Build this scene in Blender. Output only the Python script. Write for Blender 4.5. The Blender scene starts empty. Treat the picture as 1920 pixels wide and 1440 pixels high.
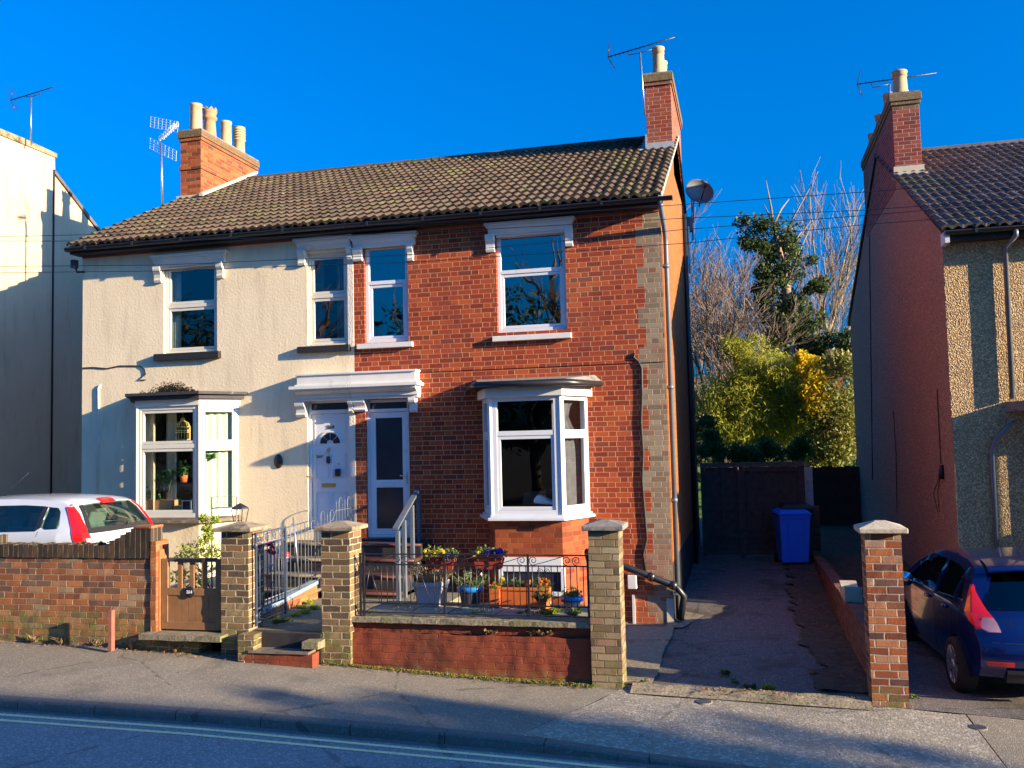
import bpy, bmesh, math, random
from mathutils import Vector, Matrix, noise
S = bpy.context.scene
COL = S.collection
R = math.radians
# ------------------------------------------------------------------ camera
F, YAW, PITCH, ROLL = 1730.07, 0.245586, 0.064514, -0.023139
CAM = Vector((1.08669, -13.60203, 1.42675))
_cy, _sy = math.cos(YAW), math.sin(YAW)
_fw = Vector((-_sy, _cy, 0)); _rt = Vector((_cy, _sy, 0)); _up = Vector((0, 0, 1))
_f2 = _fw*math.cos(PITCH) + _up*math.sin(PITCH)
_u2 = _up*math.cos(PITCH) - _fw*math.sin(PITCH)
_r3 = _rt*math.cos(ROLL) + _u2*math.sin(ROLL)
_u3 = _u2*math.cos(ROLL) - _rt*math.sin(ROLL)
cd = bpy.data.cameras.new('camera'); cam = bpy.data.objects.new('camera', cd); COL.objects.link(cam)
cam.matrix_world = Matrix(((_r3.x, _u3.x, -_f2.x, CAM.x), (_r3.y, _u3.y, -_f2.y, CAM.y), (_r3.z, _u3.z, -_f2.z, CAM.z), (0, 0, 0, 1)))
cd.sensor_width = 36; cd.lens = F/1920*36; cd.clip_end = 2000; cd.clip_start = .05
S.camera = cam
# ------------------------------------------------------------------ light: low sun from the right, grazing the fronts
SUNV = Vector((-1, .218, -.268)).normalized()      # direction the light travels
SUN_EL = math.asin(-SUNV.z); SUN_AZ = math.atan2(-SUNV.x, -SUNV.y)
w = bpy.data.worlds.new('World'); S.world = w; w.use_nodes = True
wn = w.node_tree; bg = wn.nodes['Background']
sky = wn.nodes.new('ShaderNodeTexSky'); sky.sky_type = 'NISHITA'; sky.sun_disc = False
sky.sun_elevation = SUN_EL; sky.sun_rotation = SUN_AZ
sky.air_density = 1.0; sky.dust_density = 5.0; sky.ozone_density = 10.0; sky.altitude = 0
hs = wn.nodes.new('ShaderNodeHueSaturation'); hs.inputs['Saturation'].default_value = 1.45; hs.inputs['Hue'].default_value = .500
wn.links.new(sky.outputs[0], hs.inputs['Color']); wn.links.new(hs.outputs[0], bg.inputs[0])
bg.inputs[1].default_value = .122
sl = bpy.data.lights.new('sun', 'SUN'); so = bpy.data.objects.new('sun', sl); COL.objects.link(so)
sl.energy = 5; sl.angle = R(.5); sl.color = (1, .80, .53)
so.rotation_euler = SUNV.to_track_quat('-Z', 'Y').to_euler()
vs = S.view_settings; vs.view_transform = 'Standard'; vs.look = 'None'; vs.gamma = 1; vs.exposure = 1.6
S.cycles.max_bounces = 8; S.cycles.transparent_max_bounces = 16
S.cycles.use_denoising = True

# ------------------------------------------------------------------ helpers
def ray(x, y): return _f2 + _r3*((x-960)/F) - _u3*((y-720)/F)
def PY(x, y, Y=0.): d = ray(x, y); return CAM + d*((Y-CAM.y)/d.y)
def PX(x, y, X): d = ray(x, y); return CAM + d*((X-CAM.x)/d.x)
def PZ(x, y, Z): d = ray(x, y); return CAM + d*((Z-CAM.z)/d.z)
def lerp(a, b, t): return a+(b-a)*t
def interp(tab, x):
    if x <= tab[0][0]: a, b = tab[0], tab[1]
    elif x >= tab[-1][0]: a, b = tab[-2], tab[-1]
    else:
        for a, b in zip(tab, tab[1:]):
            if a[0] <= x <= b[0]: break
    return lerp(a[1], b[1], (x-a[0])/(b[0]-a[0]))
def tag(o, label=None, cat=None, group=None, kind=None):
    if label: o['label'] = label
    if cat: o['category'] = cat
    if group: o['group'] = group
    if kind: o['kind'] = kind
    return o
def thing(name, loc, label, cat, group=None, rz=0):
    o = bpy.data.objects.new(name, None); COL.objects.link(o); o.location = loc; o.rotation_euler = (0, 0, rz)
    o.empty_display_size = .1
    return tag(o, label, cat, group)
class MB:
    def __init__(s): s.v = []; s.f = []; s.sm = []
    def add(s, vs, fs, smooth=False):
        n = len(s.v); s.v += [tuple(q) for q in vs]
        for f in fs: s.f.append(tuple(i+n for i in f)); s.sm.append(smooth)
        return s
    def box(s, x0, x1, y0, y1, z0, z1):
        if x0 > x1: x0, x1 = x1, x0
        if y0 > y1: y0, y1 = y1, y0
        if z0 > z1: z0, z1 = z1, z0
        v = [(x, y, z) for z in (z0, z1) for y in (y0, y1) for x in (x0, x1)]
        return s.add(v, [(0, 2, 3, 1), (4, 5, 7, 6), (0, 1, 5, 4), (2, 6, 7, 3), (0, 4, 6, 2), (1, 3, 7, 5)])
    def quad(s, a, b, c, d): return s.add([a, b, c, d], [(0, 1, 2, 3)])
    def prism(s, pts, off):
        """closed polygon pts extruded by the vector off"""
        n = len(pts); off = Vector(off); a = [Vector(q) for q in pts]; b = [q+off for q in a]
        return s.add(a+b, [tuple(range(n-1, -1, -1)), tuple(range(n, 2*n))]+[(i, (i+1) % n, n+(i+1) % n, n+i) for i in range(n)])
    def tube(s, path, r, n=6, cap=True, r2=None):
        path = [Vector(q) for q in path]; m = len(path); vs = []; up = Vector((0, 0, 1))
        prev = None
        for i, q in enumerate(path):
            d = (path[min(i+1, m-1)]-path[max(i-1, 0)])
            if d.length < 1e-9: d = Vector((0, 0, 1))
            d.normalize()
            if prev is None:
                a = d.cross(up)
                if a.length < .05: a = d.cross(Vector((0, 1, 0)))
                a.normalize()
            else:
                a = prev - d*prev.dot(d)
                if a.length < 1e-6: a = d.orthogonal()
                a.normalize()
            prev = a; b = d.cross(a)
            rr = r[i] if isinstance(r, (list, tuple)) else (lerp(r, r2, i/(m-1)) if r2 is not None else r)
            for k in range(n):
                t = 2*math.pi*k/n; vs.append(q+a*math.cos(t)*rr+b*math.sin(t)*rr)
        fs = [(i*n+k, i*n+(k+1) % n, (i+1)*n+(k+1) % n, (i+1)*n+k) for i in range(m-1) for k in range(n)]
        if cap: fs += [tuple(range(n-1, -1, -1)), tuple(range((m-1)*n, m*n))]
        return s.add(vs, fs, n > 4)
    def lathe(s, c, prof, n=20, ax=(0, 0, 1), smooth=True):
        c = Vector(c); ax = Vector(ax).normalized(); a = ax.orthogonal().normalized(); b = ax.cross(a)
        vs = []
        for (r, h) in prof:
            for k in range(n):
                t = 2*math.pi*k/n; vs.append(c+ax*h+(a*math.cos(t)+b*math.sin(t))*r)
        m = len(prof)
        fs = [(i*n+k, i*n+(k+1) % n, (i+1)*n+(k+1) % n, (i+1)*n+k) for i in range(m-1) for k in range(n)]
        fs += [tuple(range(n-1, -1, -1)), tuple(range((m-1)*n, m*n))]
        return s.add(vs, fs, smooth)
    def build(s, name, mat, parent=None, local=False, bevel=0, shadow=True):
        me = bpy.data.meshes.new(name); me.from_pydata(s.v, [], s.f); me.validate()
        if len(me.polygons) == len(s.sm): me.polygons.foreach_set('use_smooth', s.sm)
        me.materials.append(mat)
        bm = bmesh.new(); bm.from_mesh(me); bmesh.ops.recalc_face_normals(bm, faces=bm.faces); bm.to_mesh(me); bm.free()
        o = bpy.data.objects.new(name, me); COL.objects.link(o)
        if parent:
            o.parent = parent
            if not local: o.matrix_parent_inverse = world_inv(parent)
        if bevel:
            m = o.modifiers.new('bevel', 'BEVEL'); m.width = bevel; m.segments = 2; m.limit_method = 'ANGLE'; m.angle_limit = R(40)
        return o
def world_inv(e):
    m = Matrix.Identity(4)
    while e is not None:
        m = Matrix.LocRotScale(e.location, e.rotation_euler, e.scale) @ m if e.parent is None else e.matrix_parent_inverse @ Matrix.LocRotScale(e.location, e.rotation_euler, e.scale) @ m
        e = e.parent
    return m.inverted()
def copy_tree(o, parent=None):
    c = o.copy(); COL.objects.link(c); c.parent = parent
    if parent: c.matrix_parent_inverse = o.matrix_parent_inverse.copy()
    for ch in [q for q in bpy.data.objects if q.parent == o]: copy_tree(ch, c)
    return c

# ------------------------------------------------------------------ materials
class NT:
    def __init__(s, name):
        s.m = bpy.data.materials.new(name); s.m.use_nodes = True; s.t = s.m.node_tree; s.b = s.t.nodes['Principled BSDF']
    def n(s, k, **kw):
        q = s.t.nodes.new(k)
        for a, b in kw.items(): setattr(q, a, b)
        return q
    def set(s, q, i, v):
        if v is None: return
        if hasattr(v, 'is_output'): s.t.links.new(v, q.inputs[i])
        else:
            if isinstance(v, (tuple, list)) and len(v) == 3 and q.inputs[i].type == 'RGBA': v = (*v, 1)
            q.inputs[i].default_value = v
    def math(s, op, a, b=None, c=None, clamp=False):
        q = s.n('ShaderNodeMath', operation=op, use_clamp=clamp); s.set(q, 0, a); s.set(q, 1, b)
        if c is not None: s.set(q, 2, c)
        return q.outputs[0]
    def vmath(s, op, a, b=None):
        q = s.n('ShaderNodeVectorMath', operation=op); s.set(q, 0, a)
        if b is not None: s.set(q, 1, b)
        return q.outputs[1] if op == 'DOT_PRODUCT' else q.outputs[0]
    def mix(s, f, a, b, blend='MIX'):
        q = s.n('ShaderNodeMix', data_type='RGBA', blend_type=blend); s.set(q, 0, f); s.set(q, 6, a); s.set(q, 7, b); return q.outputs[2]
    def pos(s): return s.n('ShaderNodeNewGeometry').outputs['Position']
    def obj(s): return s.n('ShaderNodeTexCoord').outputs['Object']
    def noise(s, v, scale, detail=3, rough=.55, dist=0):
        q = s.n('ShaderNodeTexNoise'); s.set(q, 'Vector', v); s.set(q, 'Scale', scale); s.set(q, 'Detail', detail); s.set(q, 'Roughness', rough); s.set(q, 'Distortion', dist); return q.outputs[0]
    def ramp(s, f, stops, interp='LINEAR'):
        q = s.n('ShaderNodeValToRGB'); s.set(q, 0, f); cr = q.color_ramp; cr.interpolation = interp
        while len(cr.elements) < len(stops): cr.elements.new(.5)
        for e, (p, c) in zip(cr.elements, stops): e.position = p; e.color = (*c, 1) if len(c) == 3 else c
        return q.outputs[0]
    def smooth(s, x, a, b):
        q = s.n('ShaderNodeMapRange', interpolation_type='SMOOTHSTEP'); s.set(q, 0, x); s.set(q, 1, a); s.set(q, 2, b); return q.outputs[0]
    def sep(s, v):
        q = s.n('ShaderNodeSeparateXYZ'); s.set(q, 0, v); return q.outputs
    def comb(s, x=0, y=0, z=0):
        q = s.n('ShaderNodeCombineXYZ'); s.set(q, 0, x); s.set(q, 1, y); s.set(q, 2, z); return q.outputs[0]
    def bump(s, h, strength=.5, dist=.01):
        q = s.n('ShaderNodeBump'); s.set(q, 'Height', h); s.set(q, 'Strength', strength); s.set(q, 'Distance', dist); s.t.links.new(q.outputs[0], s.b.inputs['Normal'])
    def out(s, col, rough=.8, spec=.3, metal=0):
        s.set(s.b, 'Base Color', col); s.set(s.b, 'Roughness', rough); s.set(s.b, 'Specular IOR Level', spec); s.set(s.b, 'Metallic', metal); return s.m
    def walluv(s):
        g = s.n('ShaderNodeNewGeometry'); P = s.sep(g.outputs['Position']); N = s.sep(g.outputs['True Normal'])
        sx, sy = s.math('GREATER_THAN', s.math('ABSOLUTE', N[0]), .925), s.math('GREATER_THAN', s.math('ABSOLUTE', N[1]), .925)
        free = s.math('SUBTRACT', 1, s.math('MAXIMUM', sx, sy))     # nearly axis-aligned faces use the plain axis, so uneven walls keep their courses
        nx = s.math('ADD', s.math('MULTIPLY', N[0], free), s.math('MULTIPLY', s.math('SIGN', N[0]), sx)); ny = s.math('ADD', s.math('MULTIPLY', N[1], free), s.math('MULTIPLY', s.math('SIGN', N[1]), sy))
        u = s.math('ADD', s.math('MULTIPLY', P[0], s.math('MULTIPLY', ny, -1)), s.math('MULTIPLY', P[1], nx))
        top = s.math('GREATER_THAN', s.math('ABSOLUTE', N[2]), .6)
        u = s.math('ADD', s.math('MULTIPLY', u, s.math('SUBTRACT', 1, top)), s.math('MULTIPLY', P[0], top))
        v = s.math('ADD', s.math('MULTIPLY', P[2], s.math('SUBTRACT', 1, top)), s.math('MULTIPLY', P[1], top))
        return u, v, P, N, g.outputs['Position']
def scol(c, k): return tuple(min(1, x*k) for x in c)
def plain(name, col, rough=.6, spec=.4, metal=0, var=.12, sc=8, bump=0, bsc=60, dirt=None, dsc=2.5, dth=.55):
    t = NT(name); p = t.obj()
    n = t.noise(p, sc, 4)
    c = t.mix(n, scol(col, 1-var*1.6), scol(col, 1+var*1.2))
    if dirt: c = t.mix(t.smooth(t.noise(p, dsc, 6, .65), dth, dth+.18), c, dirt)
    if bump: t.bump(t.noise(p, bsc, 4), bump, .006)
    return t.out(c, rough, spec, metal)
def bond(t, u, v, st=.225, hd=.1125, co=.075, mo=.010, wob=.004, pos=None):
    """brick bond; hd=0 gives stretcher bond. returns mortar mask (1 on mortar), brick random, second random"""
    if pos is not None and wob:
        nz = t.noise(pos, 14, 2); u = t.math('ADD', u, t.math('MULTIPLY', t.math('SUBTRACT', nz, .5), wob*3))
        nz2 = t.noise(pos, 9, 2); v = t.math('ADD', v, t.math('MULTIPLY', t.math('SUBTRACT', nz2, .5), wob*2))
    row = t.math('FLOOR', t.math('DIVIDE', v, co)); fv = t.math('FRACT', t.math('DIVIDE', v, co))
    P_ = st+hd; odd = t.math('FLOORED_MODULO', row, 2)
    rr = t.n('ShaderNodeTexWhiteNoise', noise_dimensions='1D'); t.set(rr, 'W', row)
    jit = t.math('MULTIPLY', t.math('SUBTRACT', rr.outputs[0], .5), .05)
    uu = t.math('ADD', u, t.math('ADD', t.math('MULTIPLY', odd, P_/2), t.math('ADD', jit, 100)))
    k = t.math('FLOOR', t.math('DIVIDE', uu, P_)); fu = t.math('MULTIPLY', t.math('FRACT', t.math('DIVIDE', uu, P_)), P_)
    if hd:
        ish = t.math('GREATER_THAN', fu, st)
        d1 = t.math('MINIMUM', fu, t.math('ABSOLUTE', t.math('SUBTRACT', fu, st)))
        d1 = t.math('MINIMUM', d1, t.math('SUBTRACT', P_, fu)); bid = t.math('ADD', t.math('MULTIPLY', k, 2), ish)
    else:
        d1 = t.math('MINIMUM', fu, t.math('SUBTRACT', P_, fu)); bid = k
    d2 = t.math('MULTIPLY', t.math('MINIMUM', fv, t.math('SUBTRACT', 1, fv)), co)
    d = t.math('MINIMUM', d1, d2)
    mask = t.math('SUBTRACT', 1, t.smooth(d, mo*.28, mo*.72))
    wn = t.n('ShaderNodeTexWhiteNoise', noise_dimensions='2D'); t.set(wn, 'Vector', t.comb(bid, row, 0))
    cs = t.sep(wn.outputs['Color'])
    return mask, cs[0], cs[1], row
def brick(name, stops, mortar, st=.225, hd=.1125, co=.075, mo=.010, rough=.85, stain=None, quoin=None, moss=None, dark=None, plinth=None, paint=None, wob=.004, topmoss=None, bstr=.55):
    t = NT(name); u, v, P, N, pos = t.walluv()
    m, r1, r2, row = bond(t, u, v, st, hd, co, mo, wob, pos)
    c = t.ramp(r1, stops)
    fine = t.noise(pos, 60, 3); big = t.noise(pos, 1.3, 4)
    c = t.mix(t.math('MULTIPLY', fine, .5), c, scol(stops[0][1], .6))
    if quoin:
        blk = t.math('FLOORED_MODULO', t.math('FLOOR', t.math('DIVIDE', t.math('ADD', P[2], 5), co*4)), 2)
        edge = t.math('SUBTRACT', -.27, t.math('MULTIPLY', blk, .105))
        qm = t.math('MULTIPLY', t.math('GREATER_THAN', P[0], edge), t.math('GREATER_THAN', t.math('MULTIPLY', N[1], -1), .5))
        qc = t.ramp(r1, [(0, quoin[0]), (.5, quoin[1]), (1, quoin[2])])
        c = t.mix(qm, c, qc)
    if dark: c = t.mix(t.math('MULTIPLY', t.smooth(r2, dark[0], dark[0]+.08), .8), c, dark[1])
    c = t.mix(m, c, t.mix(fine, scol(mortar, .75), mortar))
    if paint:       # old paint over the brick, flaking
        pm = t.smooth(t.noise(pos, 3.2, 8, .7), paint[1], paint[1]+.06); c = t.mix(t.math('SUBTRACT', 1, pm), c, t.mix(t.noise(pos, 7, 5), scol(paint[0], .6), scol(paint[0], 1.15)))
    if stain:
        c = t.mix(t.math('MULTIPLY', t.smooth(big, .5, .72), stain[1]), c, stain[0])
        c = t.mix(t.math('MULTIPLY', t.smooth(t.noise(pos, .55, 5, .6), .52, .66), .10), c, scol(mortar, .9))
    if moss:        # moss and algae rising from the foot
        h = t.math('ADD', t.math('MULTIPLY', t.math('SUBTRACT', t.noise(pos, 5, 6, .7), .5), moss[1]), moss[0])
        mm = t.math('SUBTRACT', 1, t.smooth(P[2], t.math('SUBTRACT', h, .12), t.math('ADD', h, .1)))
        c = t.mix(t.math('MULTIPLY', t.math('MULTIPLY', mm, t.smooth(t.noise(pos, 7, 6, .7), .38, .60)), .9), c, t.mix(t.noise(pos, 16, 4), (.05, .05, .02), (.24, .23, .07)))
    if topmoss:     # weathering on the top courses
        mm = t.smooth(t.math('ADD', P[2], t.math('MULTIPLY', t.math('SUBTRACT', t.noise(pos, 5, 6, .7), .5), .35)), topmoss[0], topmoss[0]+.14)
        c = t.mix(t.math('MULTIPLY', mm, topmoss[2] if len(topmoss) > 2 else .85), c, t.mix(t.noise(pos, 22, 5), scol(topmoss[1], .5), scol(topmoss[1], 1.5)))
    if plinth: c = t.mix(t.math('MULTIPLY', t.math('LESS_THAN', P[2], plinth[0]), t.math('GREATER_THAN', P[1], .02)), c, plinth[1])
    hgt = t.math('ADD', t.math('MULTIPLY', t.math('SUBTRACT', 1, m), 1), t.math('ADD', t.math('MULTIPLY', fine, .45), t.math('MULTIPLY', r2, .35)))
    t.bump(hgt, bstr, .009)
    return t.out(c, rough, .2)
M = {}
RED = [(0, (.20, .034, .017)), (.3, (.33, .050, .020)), (.6, (.40, .068, .023)), (.85, (.50, .105, .030)), (1, (.26, .044, .020))]
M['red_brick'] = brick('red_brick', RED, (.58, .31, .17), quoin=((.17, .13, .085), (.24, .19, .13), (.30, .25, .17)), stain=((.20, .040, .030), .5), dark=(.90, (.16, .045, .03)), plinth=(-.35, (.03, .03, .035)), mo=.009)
M['bay_brick'] = brick('bay_brick', [(0, (.20, .04, .018)), (.5, (.33, .07, .025)), (1, (.42, .11, .035))], (.30, .12, .06), stain=((.10, .04, .025), .7), mo=.008)
M['orange_brick'] = brick('orange_brick', [(0, (.26, .07, .03)), (.5, (.42, .13, .04)), (1, (.50, .20, .07))], (.34, .2, .12), stain=((.09, .06, .04), .7))
M['chimney_red'] = brick('chimney_red', [(0, (.24, .05, .025)), (.5, (.36, .07, .035)), (1, (.26, .10, .06))], (.46, .33, .24), hd=0, topmoss=(7.97, (.16, .13, .06)))
M['chimney_purple'] = brick('chimney_purple', [(0, (.16, .035, .03)), (.5, (.27, .06, .04)), (1, (.34, .10, .06))], (.40, .33, .28), hd=0, topmoss=(7.45, (.17, .15, .08), .8))
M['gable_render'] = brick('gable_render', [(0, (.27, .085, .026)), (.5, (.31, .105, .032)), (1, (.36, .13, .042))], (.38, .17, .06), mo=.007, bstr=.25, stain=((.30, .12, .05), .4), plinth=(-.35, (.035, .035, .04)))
YEL = [(0, (.16, .11, .055)), (.3, (.26, .19, .10)), (.6, (.36, .28, .16)), (.8, (.30, .17, .10)), (1, (.40, .33, .20))]
M['buff_brick'] = brick('buff_brick', YEL, (.20, .15, .09), hd=0, mo=.012, dark=(.82, (.10, .065, .045)), moss=(-1.0, .5), wob=.008, bstr=.9)
M['old_buff_brick'] = brick('old_buff_brick', [(0, (.10, .065, .035)), (.4, (.22, .14, .07)), (.7, (.33, .23, .11)), (1, (.28, .13, .06))], (.52, .42, .25), hd=0, mo=.014, dark=(.65, (.09, .06, .04)), moss=(-.7, .9), wob=.012, co=.076, bstr=1)
M['orange_pillar'] = brick('orange_pillar', [(0, (.17, .05, .03)), (.35, (.40, .11, .035)), (.7, (.50, .17, .06)), (1, (.45, .28, .18))], (.50, .40, .28), hd=0, mo=.013, dark=(.72, (.10, .045, .04)), moss=(-1.05, .4), wob=.008, bstr=1)
M['garden_wall'] = brick('garden_wall', [(0, (.20, .07, .035)), (.4, (.36, .12, .045)), (.75, (.45, .17, .06)), (1, (.36, .26, .15))], (.42, .30, .17), hd=0, mo=.012, dark=(.7, (.12, .07, .05)), moss=(-.50, .7), topmoss=(.04, (.055, .04, .025)), wob=.012, bstr=1)
M['painted_wall'] = brick('painted_wall', [(0, (.12, .045, .03)), (.5, (.24, .08, .04)), (1, (.32, .11, .05))], (.14, .08, .05), hd=0, mo=.011, paint=((.235, .055, .028), .66), moss=(-1.10, .45), stain=((.085, .04, .025), .85), topmoss=(-.62, (.13, .09, .04), .7), wob=.03, bstr=.45)
M['dark_brick'] = brick('dark_brick', [(0, (.13, .05, .04)), (.5, (.2, .08, .05)), (1, (.25, .12, .08))], (.2, .15, .12), hd=0, stain=((.06, .07, .03), .7))

def render_mat(name, col, stain=None, bstr=.5, bsc=26, shell=False):
    t = NT(name); p = t.pos(); a = t.noise(p, bsc, 3, .6); b = t.noise(p, 1.1, 6, .65); c2 = t.noise(p, 9, 4)
    c = t.mix(b, scol(col, .80), scol(col, 1.10)); c = t.mix(t.math('MULTIPLY', c2, .3), c, scol(col, .75))
    if stain:
        P = t.sep(p); sv = t.comb(t.math('MULTIPLY', P[0], 3), t.math('MULTIPLY', P[1], 3), t.math('MULTIPLY', P[2], .5))
        c = t.mix(t.math('MULTIPLY', t.smooth(t.noise(sv, 1.6, 7, .7), stain[1], stain[1]+.25), .42), c, stain[0])
    t.bump(a, bstr, .012)
    return t.out(c, .9, .15)
M['cream_render'] = render_mat('cream_render', (.82, .68, .46), ((.46, .37, .25), .46), .40, 26)
M['left_render'] = render_mat('left_render', (.56, .44, .29), ((.34, .27, .16), .48), .25, 30)
t = NT('party_render'); p = t.pos(); M['party_render'] = render_mat('party_render', (.72, .66, .56), None, .9, 40)
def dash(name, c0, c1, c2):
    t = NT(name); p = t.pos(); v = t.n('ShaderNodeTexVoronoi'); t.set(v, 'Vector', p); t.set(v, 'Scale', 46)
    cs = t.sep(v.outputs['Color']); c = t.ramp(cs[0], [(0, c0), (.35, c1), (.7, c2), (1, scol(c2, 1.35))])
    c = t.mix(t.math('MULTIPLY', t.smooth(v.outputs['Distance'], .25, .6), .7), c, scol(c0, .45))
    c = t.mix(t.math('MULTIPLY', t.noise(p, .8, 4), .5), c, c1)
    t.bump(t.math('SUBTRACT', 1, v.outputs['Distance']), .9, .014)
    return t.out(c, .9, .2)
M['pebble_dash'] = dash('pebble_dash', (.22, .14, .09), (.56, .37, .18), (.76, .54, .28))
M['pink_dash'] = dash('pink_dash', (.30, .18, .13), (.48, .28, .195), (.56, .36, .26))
# gable wall of the right house: brick breast at top, render below (Z changes with roof line handled in geometry)
M['white_paint'] = plain('white_paint', (.66, .64, .60), .5, .4, var=.06, sc=5, dirt=(.55, .50, .42), dsc=3, dth=.62)
M['upvc'] = plain('upvc', (.66, .67, .69), .35, .45, var=.04, sc=3, dirt=(.52, .51, .48), dsc=5, dth=.6)
M['cream_paint'] = plain('cream_paint', (.62, .59, .49), .5, .4, var=.07, sc=5)
M['old_white'] = plain('old_white', (.60, .60, .56), .65, .3, var=.1, sc=6, dirt=(.36, .33, .27), dsc=4, dth=.55)
M['black_plastic'] = plain('black_plastic', (.018, .018, .022), .38, .5, var=.2)
M['black_paint'] = plain('black_paint', (.022, .020, .020), .55, .4, var=.25, dirt=(.12, .10, .08), dsc=6, dth=.6)
M['black_iron'] = plain('black_iron', (.020, .020, .026), .38, .55, var=.3, dirt=(.09, .05, .03), dsc=9, dth=.64)
M['blue_iron'] = plain('blue_iron', (.05, .07, .12), .4, .5, var=.25)
M['old_lead'] = plain('old_lead', (.30, .31, .33), .55, .4, var=.15)
M['mortar_light'] = plain('mortar_light', (.52, .47, .36), .9, .2, var=.15, bump=.4)
M['terracotta_pot'] = plain('terracotta_pot', (.52, .13, .035), .75, .3, var=.15, bump=.1)
M['terracotta_box'] = plain('terracotta_box', (.60, .14, .03), .6, .3, var=.12)
M['red_box'] = plain('red_box', (.42, .06, .025), .6, .3, var=.2)
M['clay'] = plain('clay', (.46, .34, .19), .85, .2, var=.18, sc=5, bump=.25, dirt=(.16, .12, .07), dsc=6, dth=.62)
M['clay_red'] = plain('clay_red', (.42, .23, .12), .85, .2, var=.18, sc=5, bump=.25, dirt=(.14, .10, .06), dsc=6, dth=.58)
M['stone_cap'] = plain('stone_cap', (.30, .24, .16), .9, .2, var=.25, sc=12, bump=.7, bsc=45, dirt=(.11, .09, .06), dsc=5, dth=.5)
M['concrete_cap'] = plain('concrete_cap', (.24, .22, .19), .9, .2, var=.3, sc=20, bump=.9, bsc=70, dirt=(.10, .09, .08), dsc=9, dth=.5)
M['pale_cap'] = plain('pale_cap', (.47, .40, .29), .9, .2, var=.2, sc=12, bump=.9, bsc=30, dirt=(.20, .18, .12), dsc=6, dth=.55)
M['lead'] = plain('lead', (.34, .36, .38), .5, .4, var=.15)
M['steel'] = plain('steel', (.50, .52, .55), .35, .5, metal=.9, var=.1)
M['grey_metal'] = plain('grey_metal', (.15, .17, .19), .45, .5, metal=.3, var=.15)
M['dish_grey'] = plain('dish_grey', (.10, .11, .12), .6, .4, var=.12)
M['gate_wood'] = plain('gate_wood', (.26, .13, .055), .65, .3, var=.25, sc=10, bump=.2)
M['dark_wood'] = plain('dark_wood', (.075, .062, .056), .8, .25, var=.35, sc=9, bump=.3)
M['brown_wood'] = plain('brown_wood', (.085, .035, .028), .8, .25, var=.3, sc=9, bump=.3)
M['rail_wood'] = plain('rail_wood', (.10, .12, .15), .6, .35, var=.2, sc=7, dirt=(.14, .13, .13), dsc=5, dth=.55)
M['rust_paint'] = plain('rust_paint', (.32, .10, .07), .7, .3, var=.2)
M['tile_brown'] = plain('tile_brown', (.10, .04, .03), .25, .5, var=.3, sc=5, dirt=(.2, .17, .13), dsc=7, dth=.62)
M['step_dark'] = plain('step_dark', (.030, .026, .028), .6, .4, var=.4, sc=6, dirt=(.14, .12, .1), dsc=5, dth=.66)
M['step_stone'] = plain('step_stone', (.17, .14, .11), .85, .25, var=.3, sc=5, bump=.5, dirt=(.30, .24, .15), dsc=4, dth=.52)
M['bin_blue'] = plain('bin_blue', (.02, .17, .95), .42, .45, var=.08)
M['bin_black'] = plain('bin_black', (.03, .03, .035), .5, .4, var=.15)
M['rubber'] = plain('rubber', (.018, .018, .018), .85, .3, var=.2)
M['brass'] = plain('brass', (.55, .38, .14), .35, .5, metal=.8)
M['white_plastic'] = plain('white_plastic', (.62, .64, .66), .4, .4, var=.05)
M['grey_pot'] = plain('grey_pot', (.40, .41, .46), .5, .4, var=.1)
M['dark_pot'] = plain('dark_pot', (.05, .05, .07), .35, .5, var=.2)
M['blue_glaze'] = plain('blue_glaze', (.015, .16, .48), .2, .6, var=.1)
M['cardboard'] = plain('cardboard', (.42, .24, .11), .85, .2, var=.1)
M['gold'] = plain('gold', (.70, .52, .16), .4, .5, metal=.3)
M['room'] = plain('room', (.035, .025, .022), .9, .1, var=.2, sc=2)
M['room_warm'] = plain('room_warm', (.10, .085, .07), .9, .1, var=.3, sc=2)
M['curtain_grey'] = plain('curtain_grey', (.11, .11, .12), .9, .1, var=.3, sc=12)
M['curtain_cream'] = plain('curtain_cream', (.66, .58, .38), .9, .1, var=.15, sc=12)
M['curtain_mint'] = plain('curtain_mint', (.42, .52, .42), .9, .1, var=.15, sc=8)
M['frosted'] = plain('frosted', (.022, .026, .040), .18, .7, var=.3, sc=3)
M['white_cloth'] = plain('white_cloth', (.85, .86, .88), .8, .2, var=.05)
M['grass'] = plain('grass', (.10, .20, .025), .8, .2, var=.4, sc=14)
M['dry_leaf'] = plain('dry_leaf', (.34, .16, .075), .85, .2, var=.35, sc=9)
def glass(name, refl=.2, tint=(1, 1, 1)):
    t = NT(name); nt = t.t; g = t.n('ShaderNodeBsdfGlossy'); g.inputs['Roughness'].default_value = .012
    tr = t.n('ShaderNodeBsdfTransparent'); tr.inputs[0].default_value = (*tint, 1)
    ge = t.n('ShaderNodeNewGeometry'); cs_ = t.math('ABSOLUTE', t.vmath('DOT_PRODUCT', ge.outputs['Normal'], ge.outputs['Incoming']))
    f = t.math('ADD', t.math('MULTIPLY', t.math('POWER', t.math('SUBTRACT', 1, cs_), 4.5), .9), .04+refl, clamp=True)
    p = t.obj(); b = t.n('ShaderNodeBump'); t.set(b, 'Height', t.noise(p, 1.6, 1)); t.set(b, 'Strength', .15); t.set(b, 'Distance', .02); nt.links.new(b.outputs[0], g.inputs['Normal'])
    mx = t.n('ShaderNodeMixShader'); nt.links.new(f, mx.inputs[0]); nt.links.new(tr.outputs[0], mx.inputs[1]); nt.links.new(g.outputs[0], mx.inputs[2])
    nt.links.new(mx.outputs[0], nt.nodes['Material Output'].inputs[0]); return t.m
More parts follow.
